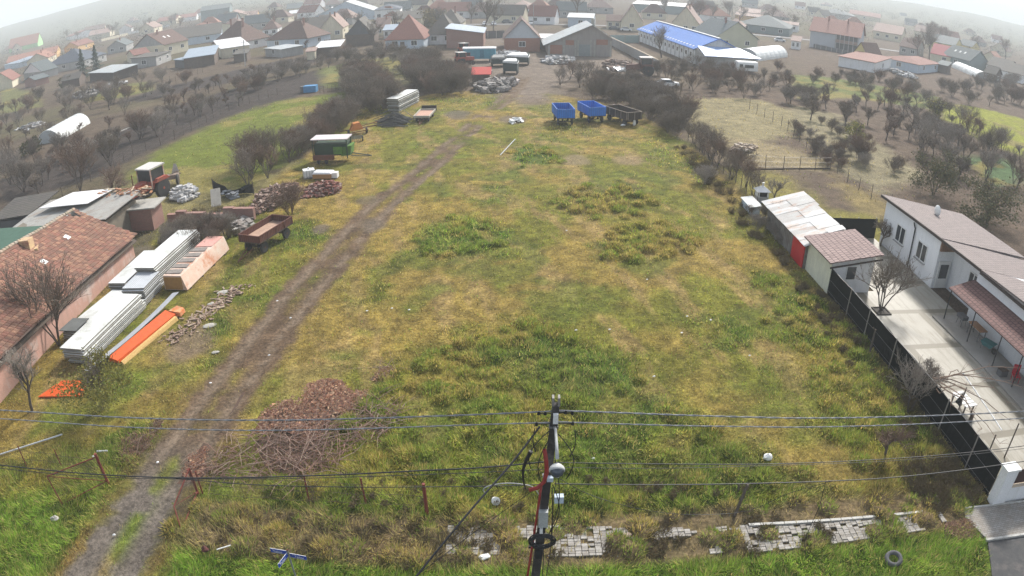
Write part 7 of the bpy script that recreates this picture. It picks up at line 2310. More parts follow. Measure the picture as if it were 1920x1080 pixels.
pile('junk_heap', 'sprawling yard junk below the red roof sheet', 'junk heap', [(890, 170), (905, 158), (945, 150), (965, 158), (950, 172), (915, 176)], 1.0, 420, 7, mat('dark_junk', (.12, .1, .09), (.3, .28, .26), (.07, .06, .055), kind='island'), .3, 1.4)
pile('white_rags', 'white plastic and rags on the farmyard earth', 'rags', [(925, 168), (940, 158), (972, 150), (970, 157), (945, 170)], .5, 60, 8, mat('white_rags', (.62, .62, .62), (.5, .5, .5), (.35, .3, .28), kind='island'), .3, 1.1)
pile('rubble_mound', 'brown rubble mound with long white sheet left of the brown tractor', 'mound', [(1130, 126), (1150, 118), (1185, 118), (1180, 130), (1150, 134)], 1.1, 300, 9, mat('mound_earth', (.16, .11, .085), (.11, .08, .065), (.25, .17, .13), kind='island'), .3, 1.0)
pile('white_scrap', 'long white sheet at the foot of the rubble mound', 'sheet', [(1142, 132), (1150, 128), (1178, 132), (1176, 135)], .3, 40, 10, WPL, .5, 1.6, .2)
pile('litter_pile', 'white plastic litter at the rut by the field top', 'litter', [(955, 232), (958, 224), (975, 222), (978, 230), (962, 234)], .2, 30, 11, WPL, .2, .7)
pile('garden_junk', 'white odds and ends in the left gardens below the grey sheet roof', 'junk heap', [(175, 175), (190, 165), (235, 152), (240, 158), (200, 176)], .8, 120, 12, mat('white_scrap', (.55, .55, .55)), .3, 1.2)
pile('garden_junk', 'dark pale speckled junk heap left of the white odds and ends', 'junk heap', [(135, 184), (160, 172), (185, 168), (180, 180), (150, 188)], .9, 110, 13, mat('dark_junk', (.12, .1, .09)), .4, 1.6)
pile('garden_junk', 'pale sheets scattered beside the left polytunnel', 'junk heap', [(30, 244), (45, 236), (80, 228), (82, 234), (50, 246)], .3, 60, 14, mat('white_scrap', (.55, .55, .55)), .4, 1.6, .15)
pile('garden_junk', 'pale garden clutter beside the red roofed sheds', 'junk heap', [(1660, 128), (1680, 134), (1720, 146), (1715, 150), (1680, 142)], .8, 110, 15, mat('white_scrap', (.55, .55, .55)), .4, 1.4)
pile('brick_stack', 'pale earth and stone heap in the sandy right garden', 'stone heap', [(1365, 285), (1385, 272), (1420, 276), (1410, 286)], .5, 160, 16, mat('sandy_stones', (.35, .27, .19), (.25, .19, .14), (.45, .4, .34), kind='island'), .15, .6)
# heap of dark pipes
def pipe_heap():
    g = G(738, 232)
    m = MB(); rg = random.Random(6)
    for k in range(90):
        a = rg.uniform(-.5, .5); L = rg.uniform(2.4, 4.2)
        x, y, z = rg.gauss(0, .5), rg.gauss(0, .8), rg.uniform(.1, 1.9)
        z = z * max(.1, 1 - abs(y) / 1.8)
        m.path([(x - math.cos(a) * L / 2, y - math.sin(a) * L / 2, z * .6 + .05), (x, y, z + .1), (x + math.cos(a) * L / 2, y + math.sin(a) * L / 2, z * .4 + .05)], .05, 5)
    single('pipe_heap', m, mat('dark_grey_pipes', (.08, .08, .078), (.17, .16, .15), (.04, .04, .04), kind='island'), 'heap of long dark poles on the grass left of the small flat trailer', 'pole heap', (g.x, g.y, 0))
pipe_heap()
stack('white panel stack standing before the left thicket, upper part of the field', Vector((-18.3, 100.8, 0)), Vector((-16.3, 108.6, 0)), 1.9, 9, .22, 1, seed=9, skew=.15)
def old_hopper():
    g = G(727, 207)
    t = thing('rusty_frame', 'small rusty frame leaning on the near end of the far panel stack', 'frame', (g.x, g.y, 0))
    m = MB(); m.box(0, 0, .3, 1.6, .1, .8, .2); part('panel', m, mat('brown_grey_metal', (.2, .16, .14)), t)
    for x in (-.7, .7):
        m = MB(); m.box(x, 0, 0, .08, .3, 1.2); part('leg', m, RUST, t)
    g = G(805, 210)
    t = thing('tailgate', 'dark tailgate board standing behind the small flat trailer', 'board', (g.x, g.y, 0))
    m = MB(); m.box(0, 0, .2, 2.2, .12, .8); part('board', m, mat('black_rust', (.05, .035, .03)), t)
    for x in (-.8, .8):
        m = MB(); m.box(x, .15, 0, .1, .3, .6); part('foot', m, RUST, t)
old_hopper()
def combine():
    g = G(620, 306)
    t = thing('combine', 'old green farm machine with long white roof at the field edge', 'farm machine', (g.x, g.y, 0), -.06)
    GR = mat('bright_green_paint', (.1, .22, .025), (.07, .15, .03), scale=2, c3=(.06, .1, .04))
    DG = mat('dark_green_metal', (.03, .06, .035), (.025, .045, .03), scale=3)
    m = MB(); m.box(0, 1.2, .8, 3.9, 1.8, 1.3); part('body', m, DG, t)
    m = MB(); m.box(.9, .2, 1.0, 1.0, .2, .8); m.hexa([(1.2, .3, .7), (2.3, .3, .8), (2.2, 2, .8), (1.2, 2, .7)], [(1.2, .3, 1.7), (2.5, .3, 1.9), (2.4, 2, 1.9), (1.2, 2, 1.7)]); part('side_panel', m, GR, t)
    m = MB(); m.slab([(-2.2, .0, 2.75), (2.1, .0, 2.75), (2.2, 1.9, 2.85), (-2.1, 1.9, 2.85)], .1); part('roof', m, mat('pinkish_white_roof', (.58, .52, .52), (.5, .45, .45), scale=2), t)
    for x in (-2.0, 2.0):
        for y in (.1, 1.8):
            m = MB(); m.box(x, y, .5, .1, .1, 2.2); part('roof_post', m, DG, t)
    for x in (-1.3, -.4):
        wheel(t, x, -.2, .42, .2, STEEL)
    m = MB(); m.box(-.6, -.5, .55, 2.4, .5, .5); part('frame', m, RUST, t)
    m = MB(); m.tube((2.3, 1, .9), (4.6, .8, .6), .07); m.tube((2.3, .5, .7), (4.4, .9, .5), .05); part('drawbar', m, mat('grey_green_steel', (.15, .17, .14)), t)
combine()
def ibc_boxes():
    g = G(580, 333)
    t = thing('liquid_tank', 'white plastic tank in its cage beside the yellow and white container', 'tank', (g.x, g.y, 0), .4)
    m = MB(); m.box(0, 0, .15, 1.2, 1.0, .75); part('bottle', m, WPL, t)
    m = MB()
    for k in range(5): m.box(-.6 + .3 * k, -.52, .1, .03, .03, .85); m.box(-.6 + .3 * k, .52, .1, .03, .03, .85)
    m.box(0, 0, 0, 1.25, 1.05, .12); part('cage', m, STEEL, t)
    m = MB(); m.lathe([(.1, 0), (.1, .2), (.06, .22)], (0, 0, .9), 'Z', 10); part('cap', m, WPL, t)
    g = G(607, 334)
    t = thing('container', 'low ochre and white container lying right of the white tank', 'container', (g.x, g.y, 0), -.08)
    m = MB(); m.box(0, 0, .1, 2.0, 1.1, .5); part('body', m, mat('ochre_side', (.4, .22, .08), (.34, .19, .08)), t)
    m = MB(); m.hexa([(-1.05, -.6, .6), (1.05, -.6, .6), (1.05, .6, .6), (-1.05, .6, .6)], [(-.9, -.5, .78), (.95, -.5, .74), (.95, .5, .74), (-.9, .5, .78)]); part('lid', m, WPL, t)
    m = MB(); m.box(1.3, 0, .1, .6, .7, .55); part('end_tank', m, WPL, t)
ibc_boxes()
def orange_machine():
    g = G(668, 250)
    t = thing('sprayer', 'orange and black farm implement on the grass in front of the hedge', 'implement', (g.x, g.y, 0), .4)
    m = MB(); m.hexa([(-.9, -.6, .5), (.9, -.6, .6), (.8, .6, .6), (-.8, .6, .5)], [(-.4, -.5, 1.4), (.5, -.4, 1.5), (.4, .4, 1.5), (-.4, .5, 1.4)]); part('tank', m, mat('orange_paint', (.55, .2, .05), (.45, .17, .05)), t)
    m = MB()
    m.tube((-2.2, 0, .5), (2.8, .3, .7), .07); m.tube((-1.5, -1, .3), (1.5, -1.0, .5), .06); m.tube((.8, .4, .8), (3.2, 1.2, 1.0), .05); m.tube((-1.2, 0, .5), (-1.0, -1.4, .3), .06)
    part('frame', m, mat('dark_red_frame', (.15, .04, .04), (.08, .04, .035)), t)
    wheel(t, 1.3, -.6, .38, .18, STEEL); wheel(t, -1.1, -.6, .38, .18, STEEL)
    g = G(655, 266)
    t = thing('harrow', 'dark green harrow frame just below the orange implement', 'implement', (g.x, g.y, 0), .2)
    m = MB()
    for k in range(5): m.tube((-1.6, -.8 + .4 * k, .45), (1.6, -.7 + .4 * k, .5), .04); m.tube((-1.4 + .7 * k, -.9, .45), (-1.4 + .7 * k, .9, .45), .04)
    for k in range(14): m.tube((-1.5 + .22 * k, rg.uniform(-.8, .8), .45), (-1.5 + .22 * k, rg.uniform(-.8, .8), .02), .025)
    part('frame', m, mat('grey_green_steel', (.1, .14, .11)), t)
    wheel(t, 1.7, 0, .35, .16, STEEL)
orange_machine()
def slab_and_tarp():
    g = G(406, 388)
    t = thing('leaning_board', 'pale board leaning upright among the dead stems', 'board', (g.x, g.y, 0), .5)
    m = MB(); m.slab([(-.5, 0, .1), (.5, 0, .1), (.7, 1.2, 1.5), (-.3, 1.2, 1.5)], .06); part('board', m, mat('cream_boards', (.45, .42, .36)), t)
    m = MB(); m.tube((0, 1.5, 0), (.2, 1.1, 1.4), .04); part('prop', m, DARKWOOD, t)
    g = G(430, 368)
    t = thing('tarp', 'torn black tarpaulin hung over posts and dead branches', 'tarpaulin', (g.x, g.y, 0), .1)
    m = MB(); n = 10; V = []
    rg2 = random.Random(3)
    for i in range(n + 1):
        for j in range(5):
            x = -1.6 + 4.2 * i / n
            z = (1.9 - .9 * math.sin(min(1, i / n * 1.2) * math.pi)) * (j / 4)
            V.append((x, rg2.uniform(-.15, .15) + .3 * (1 - j / 4), max(.05, z * (1 if i < 4 else .55))))
    m.v = V
    for i in range(n):
        for j in range(4):
            a = i * 5 + j
            m.f.append((a, a + 5, a + 6, a + 1))
    part('sheet', m, mat('black_torn_tarp', (.02, .022, .022), (.035, .038, .038), bump=.5), t)
    for x in (-1.6, 2.6):
        q = MB(); q.tube((x, 0, -.1), (x, 0, 2.0), .05); part('post', q, BARK, t)
    m = MB()
    for k in range(26): m.box(rg2.uniform(-.6, 1.2), rg2.uniform(-1.0, -.2), rg2.uniform(0, .6), rg2.uniform(.2, .6), rg2.uniform(.2, .5), .15, rg2.uniform(0, 3), rg2.uniform(-.4, .4))
    single('bag_heap', m, mat('grey_bags', (.2, .22, .25), (.35, .37, .4), (.1, .1, .1), kind='island'), 'heap of grey bags under the torn black tarpaulin', 'bags', (g.x, g.y, 0))
slab_and_tarp()
g = G(885, 158, 0)
def red_sheet_shed():
    t = thing('lean_to', 'small lean to with bright red sheet roof in the farmyard', 'shelter', (g.x, g.y, 0))
    m = MB(); m.box(1.6, .8, 0, 3.2, 2.2, 1.8); part('wall', m, WBRN, t)
    m = MB(); m.slab([(-.1, -.6, 1.9), (3.5, -.6, 1.9), (3.5, 2.2, 2.9), (-.1, 2.2, 2.9)], .08); part('roof', m, mat('red_sheet_roof', (.55, .08, .07), (.48, .1, .08), kind='corr', tile=(.3, 1)), t)
red_sheet_shed()
g = G(885, 140)
lump('covered_car', 'grey boat shaped cover between the red sheet roof and the blue caravan', 'covered heap', 893, 144, 6.5, 2.6, 1.9, mat('grey_green_cover', (.28, .31, .3), (.22, .25, .24), bump=.3), 0, 0)
bx = MB(); bx.box(0, 0, 0, 2.2, 1.6, 1.1); bx.box(0, 0, 1.1, 2.3, 1.7, .06)
gg = G(397, 172 if False else 172)
def blue_tub():
    g = G(583, 172)
    t = thing('blue_tub', 'blue tarpaulin covered box at the garden fence left of the thicket', 'box', (g.x, g.y, 0))
    m = MB(); m.box(0, 0, 0, 2.4, 1.6, 1.2); part('box', m, mat('sky_blue_tarp', (.08, .25, .45), (.07, .2, .38), scale=2, bump=.3), t)
    m = MB(); m.box(-1.5, 0, 0, .8, 1.0, 1.1); part('dark_box', m, WDARK, t)
blue_tub()

# ------------------------------------------------------------------ cars and caravans
def car(label, loc, rz, paint, suv=False, name='parked_car'):
    t = thing(name, label, 'car', loc, rz)
    h = 1.65 if suv else 1.42
    m = MB()
    prof = [(-2.1, .3), (-2.1, .75), (-2.0, .88), (-1.1, .95), (1.55, .98), (2.0, .9), (2.1, .6), (2.1, .3)]
    m.prismx([(y, z) for y, z in prof], -.85, .85)
    part('body', m, paint, t)
    m = MB(); b = [(-.78, -1.1, .95), (.78, -1.1, .95), (.8, 1.75, .97), (-.8, 1.75, .97)]; u = [(-.62, -.35, h), (.62, -.35, h), (.64, 1.2, h), (-.64, 1.2, h)]
    m.hexa(b, u); c = part('cabin_glass', m, DARKGLASS, t)
    m = MB(); m.hexa([(-.64, -.38, h - .02), (.64, -.38, h - .02), (.66, 1.25, h - .02), (-.66, 1.25, h - .02)], [(-.58, -.3, h + .05), (.58, -.3, h + .05), (.6, 1.15, h + .05), (-.6, 1.15, h + .05)]); part('roof', m, paint, t)
    for x in (-.8, .8):
        for y in (-1.3, 1.3):
            wheel(t, x, y, .32, .2, STEEL)
    for x in (-.6, .6):
        m = MB(); m.box(x, -2.1, .65, .35, .05, .14); part('headlight', m, FRAMEW, t)
    return t
WPAINT = mat('white_car_paint', (.72, .73, .74), (.68, .69, .7), rough=.3, spec=.6)
DPAINT = mat('dark_car_paint', (.05, .055, .07), (.045, .05, .06), rough=.3, spec=.6)
car('white derelict car standing in the shrubs right of the thicket', tuple(flatv(Vector((28.6, 124, 0)))), math.radians(94), WPAINT)
g = G(1462, 78); car('white suv parked in front of the dark teal house', (g.x, g.y, 0), math.radians(85), WPAINT, True)
g = G(1174, 58); car('white car parked before the cream pointed gable', (g.x, g.y, 0), math.radians(80), WPAINT)
g = G(1152, 56); car('dark car left of the white one before the cream gable', (g.x, g.y, 0), math.radians(80), DPAINT)
g = G(909, 47); car('white car facing the field, left of two on the hazy street', (g.x, g.y, 0), 0, WPAINT)
g = G(926, 47); car('white car facing the field, right of two on the hazy street', (g.x, g.y, 0), 0.1, WPAINT)
g = G(951, 44); car('dark van like car on the hazy street behind the steep roofed barn', (g.x, g.y, 0), 1.2, DPAINT, True)
g = G(996, 46); car('white car right of the steep roofed barn ridge', (g.x, g.y, 0), 0, WPAINT, True)
def caravan(label, px, py, rz, L=5.0):
    g = G(px, py)
    t = thing('caravan', label, 'caravan', (g.x, g.y, 0), rz)
    m = MB(); m.prismx([(-1.1, .5), (-1.15, 1.6), (-1.0, 2.4), (-.7, 2.6), (.7, 2.6), (1.0, 2.4), (1.15, 1.6), (1.1, .5)], -L / 2, L / 2); part('body', m, WPL, t)
    m = MB(); m.box(.3, -1.16, 1.2, 2.2, .08, .7); m.box(-1.7, -1.16, 1.2, .8, .08, .8); part('window', m, DARKGLASS, t)
    wheel(t, -.3, -1.0, .33, .2, STEEL); wheel(t, -.3, 1.0, .33, .2, STEEL)
caravan('old white caravan half hidden by shrubs before the blue hall annex', 1398, 136, .1)

# ------------------------------------------------------------------ post fences round the gardens
def post_fence(label, pts, n, h=1.5, wires=3, m=None, pr=.045):
    P = [flatv(G(*p)) for p in pts]
    segs = [(P[i + 1] - P[i]).length for i in range(len(P) - 1)]
    tot = sum(segs)
    t = thing('post_fence', label, 'fence', tuple(P[0]))
    rg = random.Random(int(tot * 10))
    tops = []
    for k in range(n + 1):
        d = tot * k / n
        i = 0
        while i < len(segs) - 1 and d > segs[i]:
            d -= segs[i]; i += 1
        p = P[i].lerp(P[i + 1], min(1, d / segs[i])) - P[0]
        l = Vector((rg.gauss(0, .05), rg.gauss(0, .05), h * rg.uniform(.85, 1.15)))
        q = MB(); q.tube(p + Vector((0, 0, -.1)), p + l, pr, pr * .8, 5); part('post', q, m or BARK, t)
        tops.append(p + l)
    for w in range(wires):
        q = MB(); f = (w + .7) / wires
        q.path([Vector((p.x, p.y, p.z * f)) for p in tops], .008, 3); part('wire', q, STEEL, t)
post_fence('leaning post and wire fence between the field and the right garden', [(1290, 264), (1340, 312), (1385, 350), (1418, 388)], 14, 1.5)
post_fence('straight row of dark fence posts across the right garden', [(1400, 318), (1480, 320), (1556, 318)], 5, 1.7)
post_fence('long post fence between the right garden and the straw meadow', [(1405, 205), (1470, 240), (1560, 318), (1630, 372), (1668, 392)], 16, 1.6)
post_fence('post fence along the lower edge of the right orchard', [(1770, 228), (1850, 268), (1918, 296)], 6, 1.7)
post_fence('wire fence along the near side of the left polytunnel gardens', [(90, 385), (200, 325), (255, 290), (330, 262), (420, 212), (520, 178)], 22, 1.4)
post_fence('row of fence posts on the grass strip between the ploughed strips', [(370, 178), (440, 156), (540, 132), (620, 116)], 16, 1.5)
post_fence('row of fence posts along the olive garden strip', [(230, 180), (300, 162), (380, 136)], 12, 1.5)
post_fence('low picket row behind the green meadow left of the thicket', [(600, 175), (625, 172), (650, 168)], 7, 1.2)
q = MB(); p0, p1 = G(1395, 319), G(1556, 317); q.tube((0, 0, .08), tuple(p1 - p0 + Vector((0, 0, .08))), .09, n=6); q2_ = single('fallen_beam', q, BARK, 'long dark beam lying at the foot of the garden fence posts', 'beam', tuple(p0))
q = MB(); p0, p1 = G(122, 290), G(243, 240); q.box((p1 - p0).length / 2, 0, 0, (p1 - p0).length, .3, .12); single('board_edging', q, mat('pale_board', (.42, .4, .37), (.35, .33, .3)), 'long pale board edging between the polytunnel garden and the ploughed strip', 'board', tuple(p0), math.atan2((p1 - p0).y, (p1 - p0).x))

# ------------------------------------------------------------------ yard things at the right
def pergola():
    t = thing('vine_pergola', 'bare vine trained over a thin white pole frame at the yard fence', 'vine', (22.3, 19.5, 0))
    P = [PLX(1808, 884, 22.6), PLX(1826, 735, 23.9)]
    fr = MB()
    base = Vector((22.3, 19.5, 0))
    for (bx_, by_) in ((23.3, 24.6), (24.6, 21.2), (22.6, 20.6)):
        m = MB(); m.tube((bx_ - 22.3, by_ - 19.5, 0), (bx_ - 22.3, by_ - 19.5, 2.15), .045, .04, 6); part('post', m, BARK, t)
    a, b = G(1806, 700, 2.2) - base, G(1878, 806, 2.2) - base
    m = MB(); m.tube(a, b, .035, n=6); part('white_pole', m, FRAMEW, t)
    rg = random.Random(12)
    v = MB()
    s0 = G(1744, 760, 0)
    for k, (px, py) in enumerate([(1800, 705), (1830, 740), (1850, 705), (1918, 690), (1918, 730), (1900, 790), (1840, 800), (1800, 770), (1890, 750), (1870, 830)]):
        p = G(1752 + rg.uniform(-6, 10), 708 + rg.uniform(-12, 25), 1.9) - base
        q = G(px, py, 2.25) - base
        pts = [p.lerp(q, f) + Vector((rg.gauss(0, .12), rg.gauss(0, .12), rg.gauss(0, .08) + .35 * math.sin(f * math.pi))) for f in (0, .2, .4, .6, .8, 1)]
        v.path(pts, [.035, .03, .026, .022, .018, .01], 5)
        for j in range(9):
            e = pts[rg.randrange(1, 6)]
            f2 = e + Vector((rg.gauss(0, .35), rg.gauss(0, .35), rg.gauss(0, .2)))
            v.path([e, e.lerp(f2, .5) + Vector((0, 0, .05)), f2], [.01, .008, .005], 4)
    part('canes', v, TWIGR, t)
    q = G(1749, 722)
    m = MB(); m.path([q - base, G(1748, 700, .8) - base, G(1752, 706, 1.9) - base], [.06, .05, .04], 6); part('stem', m, BARK, t)
pergola()
def bench_and_cat():
    g = G(1801, 768)
    t = thing('bench', 'white slatted bench top standing just behind the black net fence', 'bench', (g.x, g.y, .05), math.radians(8))
    for k in range(5):
        m = MB(); m.box(0, -.6 + .3 * k, .62, .9, .22, .04); part('slat', m, FRAMEW, t)
    for x in (-.35, .35):
        for y in (-.55, .55):
            m = MB(); m.box(x, y, 0, .07, .07, .62); part('leg', m, DARKWOOD, t)
    # cat sitting on the bench: one skinned body
    me = bpy.data.meshes.new('body')
    V = [(0, 0, .12), (0, .02, .25), (0, .05, .37), (0, .07, .44), (0, .13, .47), (-.06, .1, .1), (-.06, .14, .02), (.06, .1, .1), (.06, .14, .02), (-.035, .1, .25), (-.035, .14, .1), (-.035, .16, .02), (.035, .1, .25), (.035, .14, .1), (.035, .16, .02), (0, -.1, .05), (.08, -.16, .03), (.17, -.12, .03)]
    E = [(0, 1), (1, 2), (2, 3), (3, 4), (0, 5), (5, 6), (0, 7), (7, 8), (1, 9), (9, 10), (10, 11), (1, 12), (12, 13), (13, 14), (0, 15), (15, 16), (16, 17)]
    R = [.1, .08, .05, .06, .035, .05, .025, .05, .025, .03, .022, .02, .03, .022, .02, .03, .022, .015]
    me.from_pydata(V, E, [])
    o = bpy.data.objects.new('cat', me); COL.objects.link(o)
    sk = o.modifiers.new('skin', 'SKIN'); sub = o.modifiers.new('sub', 'SUBSURF'); sub.levels = 1; sub.render_levels = 1
    for i, r in enumerate(R): me.skin_vertices[0].data[i].radius = (r, r)
    me.skin_vertices[0].data[0].use_root = True
    dg = bpy.context.evaluated_depsgraph_get(); bpy.context.view_layer.update()
    m2 = bpy.data.meshes.new_from_object(o.evaluated_get(bpy.context.evaluated_depsgraph_get()))
    bpy.data.objects.remove(o)
    n0 = len(m2.vertices)
    m2.materials.clear()
    m2.materials.append(mat('black_white_fur', (.02, .02, .02), (.03, .03, .03), (.6, .6, .58), scale=7))
    c = bpy.data.objects.new('cat', m2); COL.objects.link(c)
    gg = G(1795, 758, .72)
    c.location = (gg.x, gg.y, .71); c.rotation_euler = (0, 0, math.radians(200)); c.scale = (1.5,) * 3
    tag(c, 'black and white cat sitting on the white bench', 'cat')
    for s in (-1, 1):
        e = MB(); e.hexa([(s * .045 - .015, .06, .49), (s * .045 + .015, .06, .49), (s * .045 + .015, .08, .49), (s * .045 - .015, .08, .49)], [(s * .05, .07, .535), (s * .05 + .002, .07, .535), (s * .05 + .002, .072, .535), (s * .05, .072, .535)])
        part('ear', e, mat('black_fur', (.02, .02, .02)), c)
bench_and_cat()
def yard_bits():
    g = G(1652, 585)
    m = MB()
    for (x, y, sx, sy) in ((0, -.5, 1.1, .1), (0, .5, 1.1, .1), (-.5, 0, .1, .9), (.5, 0, .1, .9)):
        m.box(x, y, 0, sx, sy, .08)
    m.box(0, 0, 0, .9, .9, .03)
    single('planting_hole', m, mat('dark_soil', (.04, .035, .03), (.06, .05, .04)), 'dark square planting hole in the concrete yard round the small tree', 'planting hole', (g.x, g.y, .05))
    g = G(1826, 604)
    t = thing('work_table', 'small brown topped table against the white porch wall', 'table', (30.35, 32.9, .15))
    m = MB(); m.box(0, 0, .75, .7, 1.5, .05); part('table_top', m, mat('tan_board', (.4, .22, .12), (.33, .19, .11)), t)
    for x in (-.28, .28):
        for y in (-.65, .65):
            m = MB(); m.box(x, y, 0, .06, .06, .75); part('leg', m, STEEL, t)
    t = thing('grill', 'dark metal grill beside the brown topped table', 'grill', (30.2, 34.6, .15))
    m = MB(); m.box(0, 0, .5, .5, .8, .25); part('fire_box', m, WDARK, t)
    for x in (-.2, .2):
        for y in (-.32, .32):
            m = MB(); m.tube((x, y, 0), (x * .8, y * .8, .5), .02); part('leg', m, WDARK, t)
    t = thing('wheelbarrow', 'teal wheelbarrow parked under the porch roof', 'wheelbarrow', (30.2, 31.2, .15), .4)
    m = MB(); m.hexa([(-.25, -.3, .3), (.25, -.3, .3), (.25, .35, .3), (-.25, .35, .3)], [(-.38, -.5, .6), (.38, -.5, .6), (.38, .5, .6), (-.38, .5, .6)]); part('tub', m, mat('teal_paint', (.06, .2, .2), (.05, .16, .16)), t)
    m = MB(); m.tube((-.25, -.2, .3), (-.3, 1.1, .6), .02); m.tube((.25, -.2, .3), (.3, 1.1, .6), .02); m.tube((-.25, .4, .3), (-.25, .4, 0), .02); m.tube((.25, .4, .3), (.25, .4, 0), .02); part('handles', m, STEEL, t)
    wheel(t, 0, -.55, .18, .08, STEEL)
    t = thing('chair', 'red plastic chair at the near end of the porch', 'chair', (29.9, 27.5, .15), -.3)
    RP = mat('red_plastic', (.5, .03, .05), (.42, .03, .045), rough=.4)
    m = MB(); m.box(0, 0, .42, .5, .5, .05); part('seat', m, RP, t)
    m = MB(); m.box(0, .25, .45, .5, .06, .6); part('backrest', m, RP, t)
    for x in (-.2, .2):
        for y in (-.2, .2):
            m = MB(); m.tube((x, y, 0), (x, y, .42), .025); part('leg', m, RP, t)
    t = thing('flower_crate', 'dark crate beside the red chair', 'crate', (29.4, 28.3, .15), 0)
    m = MB(); m.box(0, 0, 0, .6, .45, .4); part('box', m, WDARK, t)
    m = MB(); m.box(0, 0, .4, .64, .49, .04); part('rim', m, DARKWOOD, t)
    g = G(1818, 792)
    m = MB(); m.tube((0, 0, 0), (0, 0, .5), .12, .12, 10)
    single('wood_stump', m, BARK, 'short brown stump standing on the concrete below the bench', 'stump', (g.x, g.y, .05))
    g = G(1836, 815)
    t = thing('cold_frame', 'mossy concrete tank cover tilted beside the black fence', 'tank cover', (22.9, 20.9, .0), .05)
    m = MB(); m.box(0, 0, 0, 1.3, 2.6, .45); part('tank', m, mat('mossy_concrete', (.24, .23, .17), (.19, .18, .13), scale=2), t)
    m = MB(); m.box(0, 0, .45, 1.45, 2.8, .06); part('cover', m, mat('mossy_concrete', (.24, .23, .17)), t)
yard_bits()
# street at the back with a light pole
rb = MB(); a, b = (-140, 283), (170, 262)
rb.hexa([(a[0], a[1] - 3, -.2), (b[0], b[1] - 3, -.2), (b[0], b[1] + 3, -.2), (a[0], a[1] + 3, -.2)], [(a[0], a[1] - 3, .1), (b[0], b[1] - 3, .1), (b[0], b[1] + 3, .1), (a[0], a[1] + 3, .1)])
struct('village_road', rb, mat('village_road', (.17, .165, .16), (.14, .135, .13)))
for k, (px, py, h, lab) in enumerate([(1000, 52, 9, 'thin grey village lamp pole right of the steep roofed barn'), (350, 72, 9, 'thin pole between the big cream house and the pink orange roof'), (1372, 40, 9, 'faint pole above the grey green gable roof'), (835, 60, 8, 'faint pole left of the brick lean to'), (460, 124, 7, 'leaning pole at the hedge below the pyramid roofed house')]):
    g = G(px, py)
    t = thing('village_pole', lab, 'pole', (g.x, g.y, 0))
    m = MB(); m.tube((0, 0, 0), (.1, 0, h), .14, .1, 7); part('shaft', m, GREYW, t)
    m = MB(); m.box(.1, 0, h - .6, 1.6, .12, .1); part('cross_arm', m, GREYW, t)
slab_fence('garden_wall', 'long white garden wall behind the house in the smoke', tuple(G(225, 68)), tuple(G(318, 50)), 9, 1.8, WHITEW, thick=.25)
slab_fence('garden_wall', 'pale garden wall left of the blue hip roofed house', tuple(G(190, 78)), tuple(G(240, 66)), 6, 1.8, CREAMW, thick=.25)
slab_fence('garden_wall', 'faint white wall right of the pale blue gabled house', tuple(G(690, 28)), tuple(G(722, 20)), 4, 2.0, WHITEW, thick=.25)
slab_fence('garden_fence', 'grey panel fence between the blue hip roofed house and the beige gable', tuple(G(600, 76)), tuple(G(650, 70)), 7, 1.6, GREYW)
slab_fence('garden_fence', 'grey board fence in front of the large two storey house', tuple(G(1520, 88)), tuple(G(1600, 106)), 8, 1.5, WDARK)

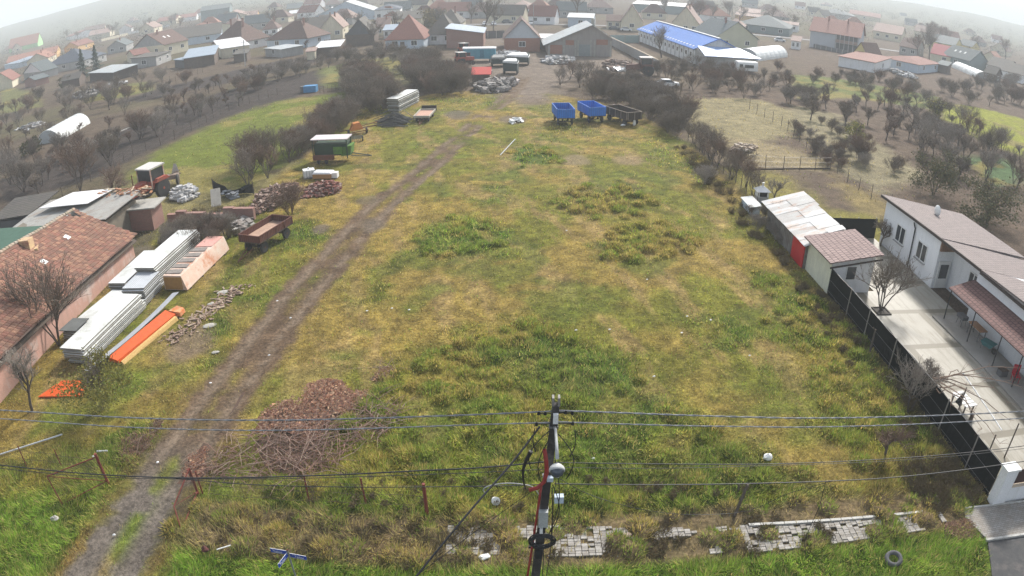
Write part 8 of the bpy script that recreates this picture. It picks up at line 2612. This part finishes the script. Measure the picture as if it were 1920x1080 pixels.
# more roofs and sheds that fill the village
for lab, N, L, R, he, rise, rg_, rt, wl2, rm in [
    ('grey outbuilding between the slate blue roof and the big cream house', (236, 84), (212, 90), (250, 78), 3.0, 2.6, 'R', 'gable', GREYW, RGR),
    ('low brown shed left of the grey sheet roofed shed', (148, 146), (122, 150), (160, 140), 2.4, 1.4, 'L', 'gable', WBRN, RDK),
    ('open wooden shelter right of the striped white roof', (462, 100), (440, 104), (472, 93), 2.3, .5, 'L', 'shed', WBRN, RDK),
    ('small house with rusty roof behind the pyramid roofed house', (452, 44), (428, 46), (466, 38), 3.2, 3.2, 'L', 'hip', CREAMW, RT),
    ('brown roofed house between the tent roof and the pale blue house', (520, 52), (492, 55), (534, 45), 3.2, 3.6, 'L', 'hip', WHITEW, RT),
    ('white walled low house right of the white tent roof', (626, 38), (600, 41), (634, 32), 3.0, 2.4, 'L', 'gable', WHITEW, RDK),
    ('red brown cottage right behind the dark wooden barn', (730, 50), (706, 52), (742, 43), 3.0, 3.0, 'L', 'gable', CREAMW, RTP),
    ('narrow white annex joined to the reddish hip roofed house', (740, 56), (722, 58), (750, 50), 2.8, 1.2, 'L', 'shed', WHITEW, RMET),
    ('long brown stable roof above the long dull orange roof', (60, 82), (30, 88), (76, 76), 3.0, 3.0, 'L', 'gable', CREAMW, RT),
    ('grey sheet roofed garage under the bright red left edge roof', (36, 118), (8, 122), (52, 112), 2.6, 1.2, 'L', 'shed', WBLUE, RMET),
    ('small pink hut by the ploughed strip below the pale blue house', (590, 96), (576, 97), (596, 91), 2.2, .5, 'L', 'shed', CREAMW, RTP),
    ('white garage with dark door left of the large two storey house', (1500, 78), (1484, 76), (1508, 72), 2.8, 1.2, 'L', 'shed', WHITEW, RTP),
    ('barn with brown roof right of the large two storey house', (1720, 92), (1692, 88), (1742, 90), 3.4, 3.4, 'L', 'gable', GREYW, RT),
    ('grey shed roof between the crimson roof and the blue grey shed', (1776, 124), (1758, 120), (1790, 122), 2.6, 1.0, 'L', 'shed', WBRN, RGR),
    ('dark barn with grey roof below the white gabled right edge house', (1866, 140), (1846, 136), (1884, 140), 2.8, 2.2, 'L', 'gable', WBRN, RDK),
    ('low pink roofed house between the blue hall and the teal house', (1395, 50), (1368, 46), (1404, 42), 3.0, 2.8, 'L', 'hip', CREAMW, RTP)]:
    house('outbuilding' if he < 2.9 else 'house', lab, N, L, R, he, rise, rg_, rt, wall=wl2, rf=rm, win=(2, 1) if he >= 2.8 else (0, 0), chim=1 if he > 2.9 else 0)

# ------------------------------------------------------------------ the hazy air
def build_haze():
    mb = MB()
    mb.box(0, 2600, -3.0, 9000, 5400, 175)
    m = bpy.data.materials.new('haze_air')
    m.use_nodes = True
    nt = m.node_tree
    nt.nodes.remove(nt.nodes['Principled BSDF'])
    v = nt.nodes.new('ShaderNodeVolumePrincipled')
    v.inputs['Color'].default_value = (.82, .87, .9, 1)
    v.inputs['Density'].default_value = HAZE
    v.inputs['Anisotropy'].default_value = 0.0
    nt.links.new(v.outputs[0], nt.nodes['Material Output'].inputs['Volume'])
    o = link('haze', mb.mesh('haze'), m)
    o['kind'] = 'stuff'
    tag(o, 'pale mist hanging over the village', 'haze')

HAZE = 0.00074
build_haze()
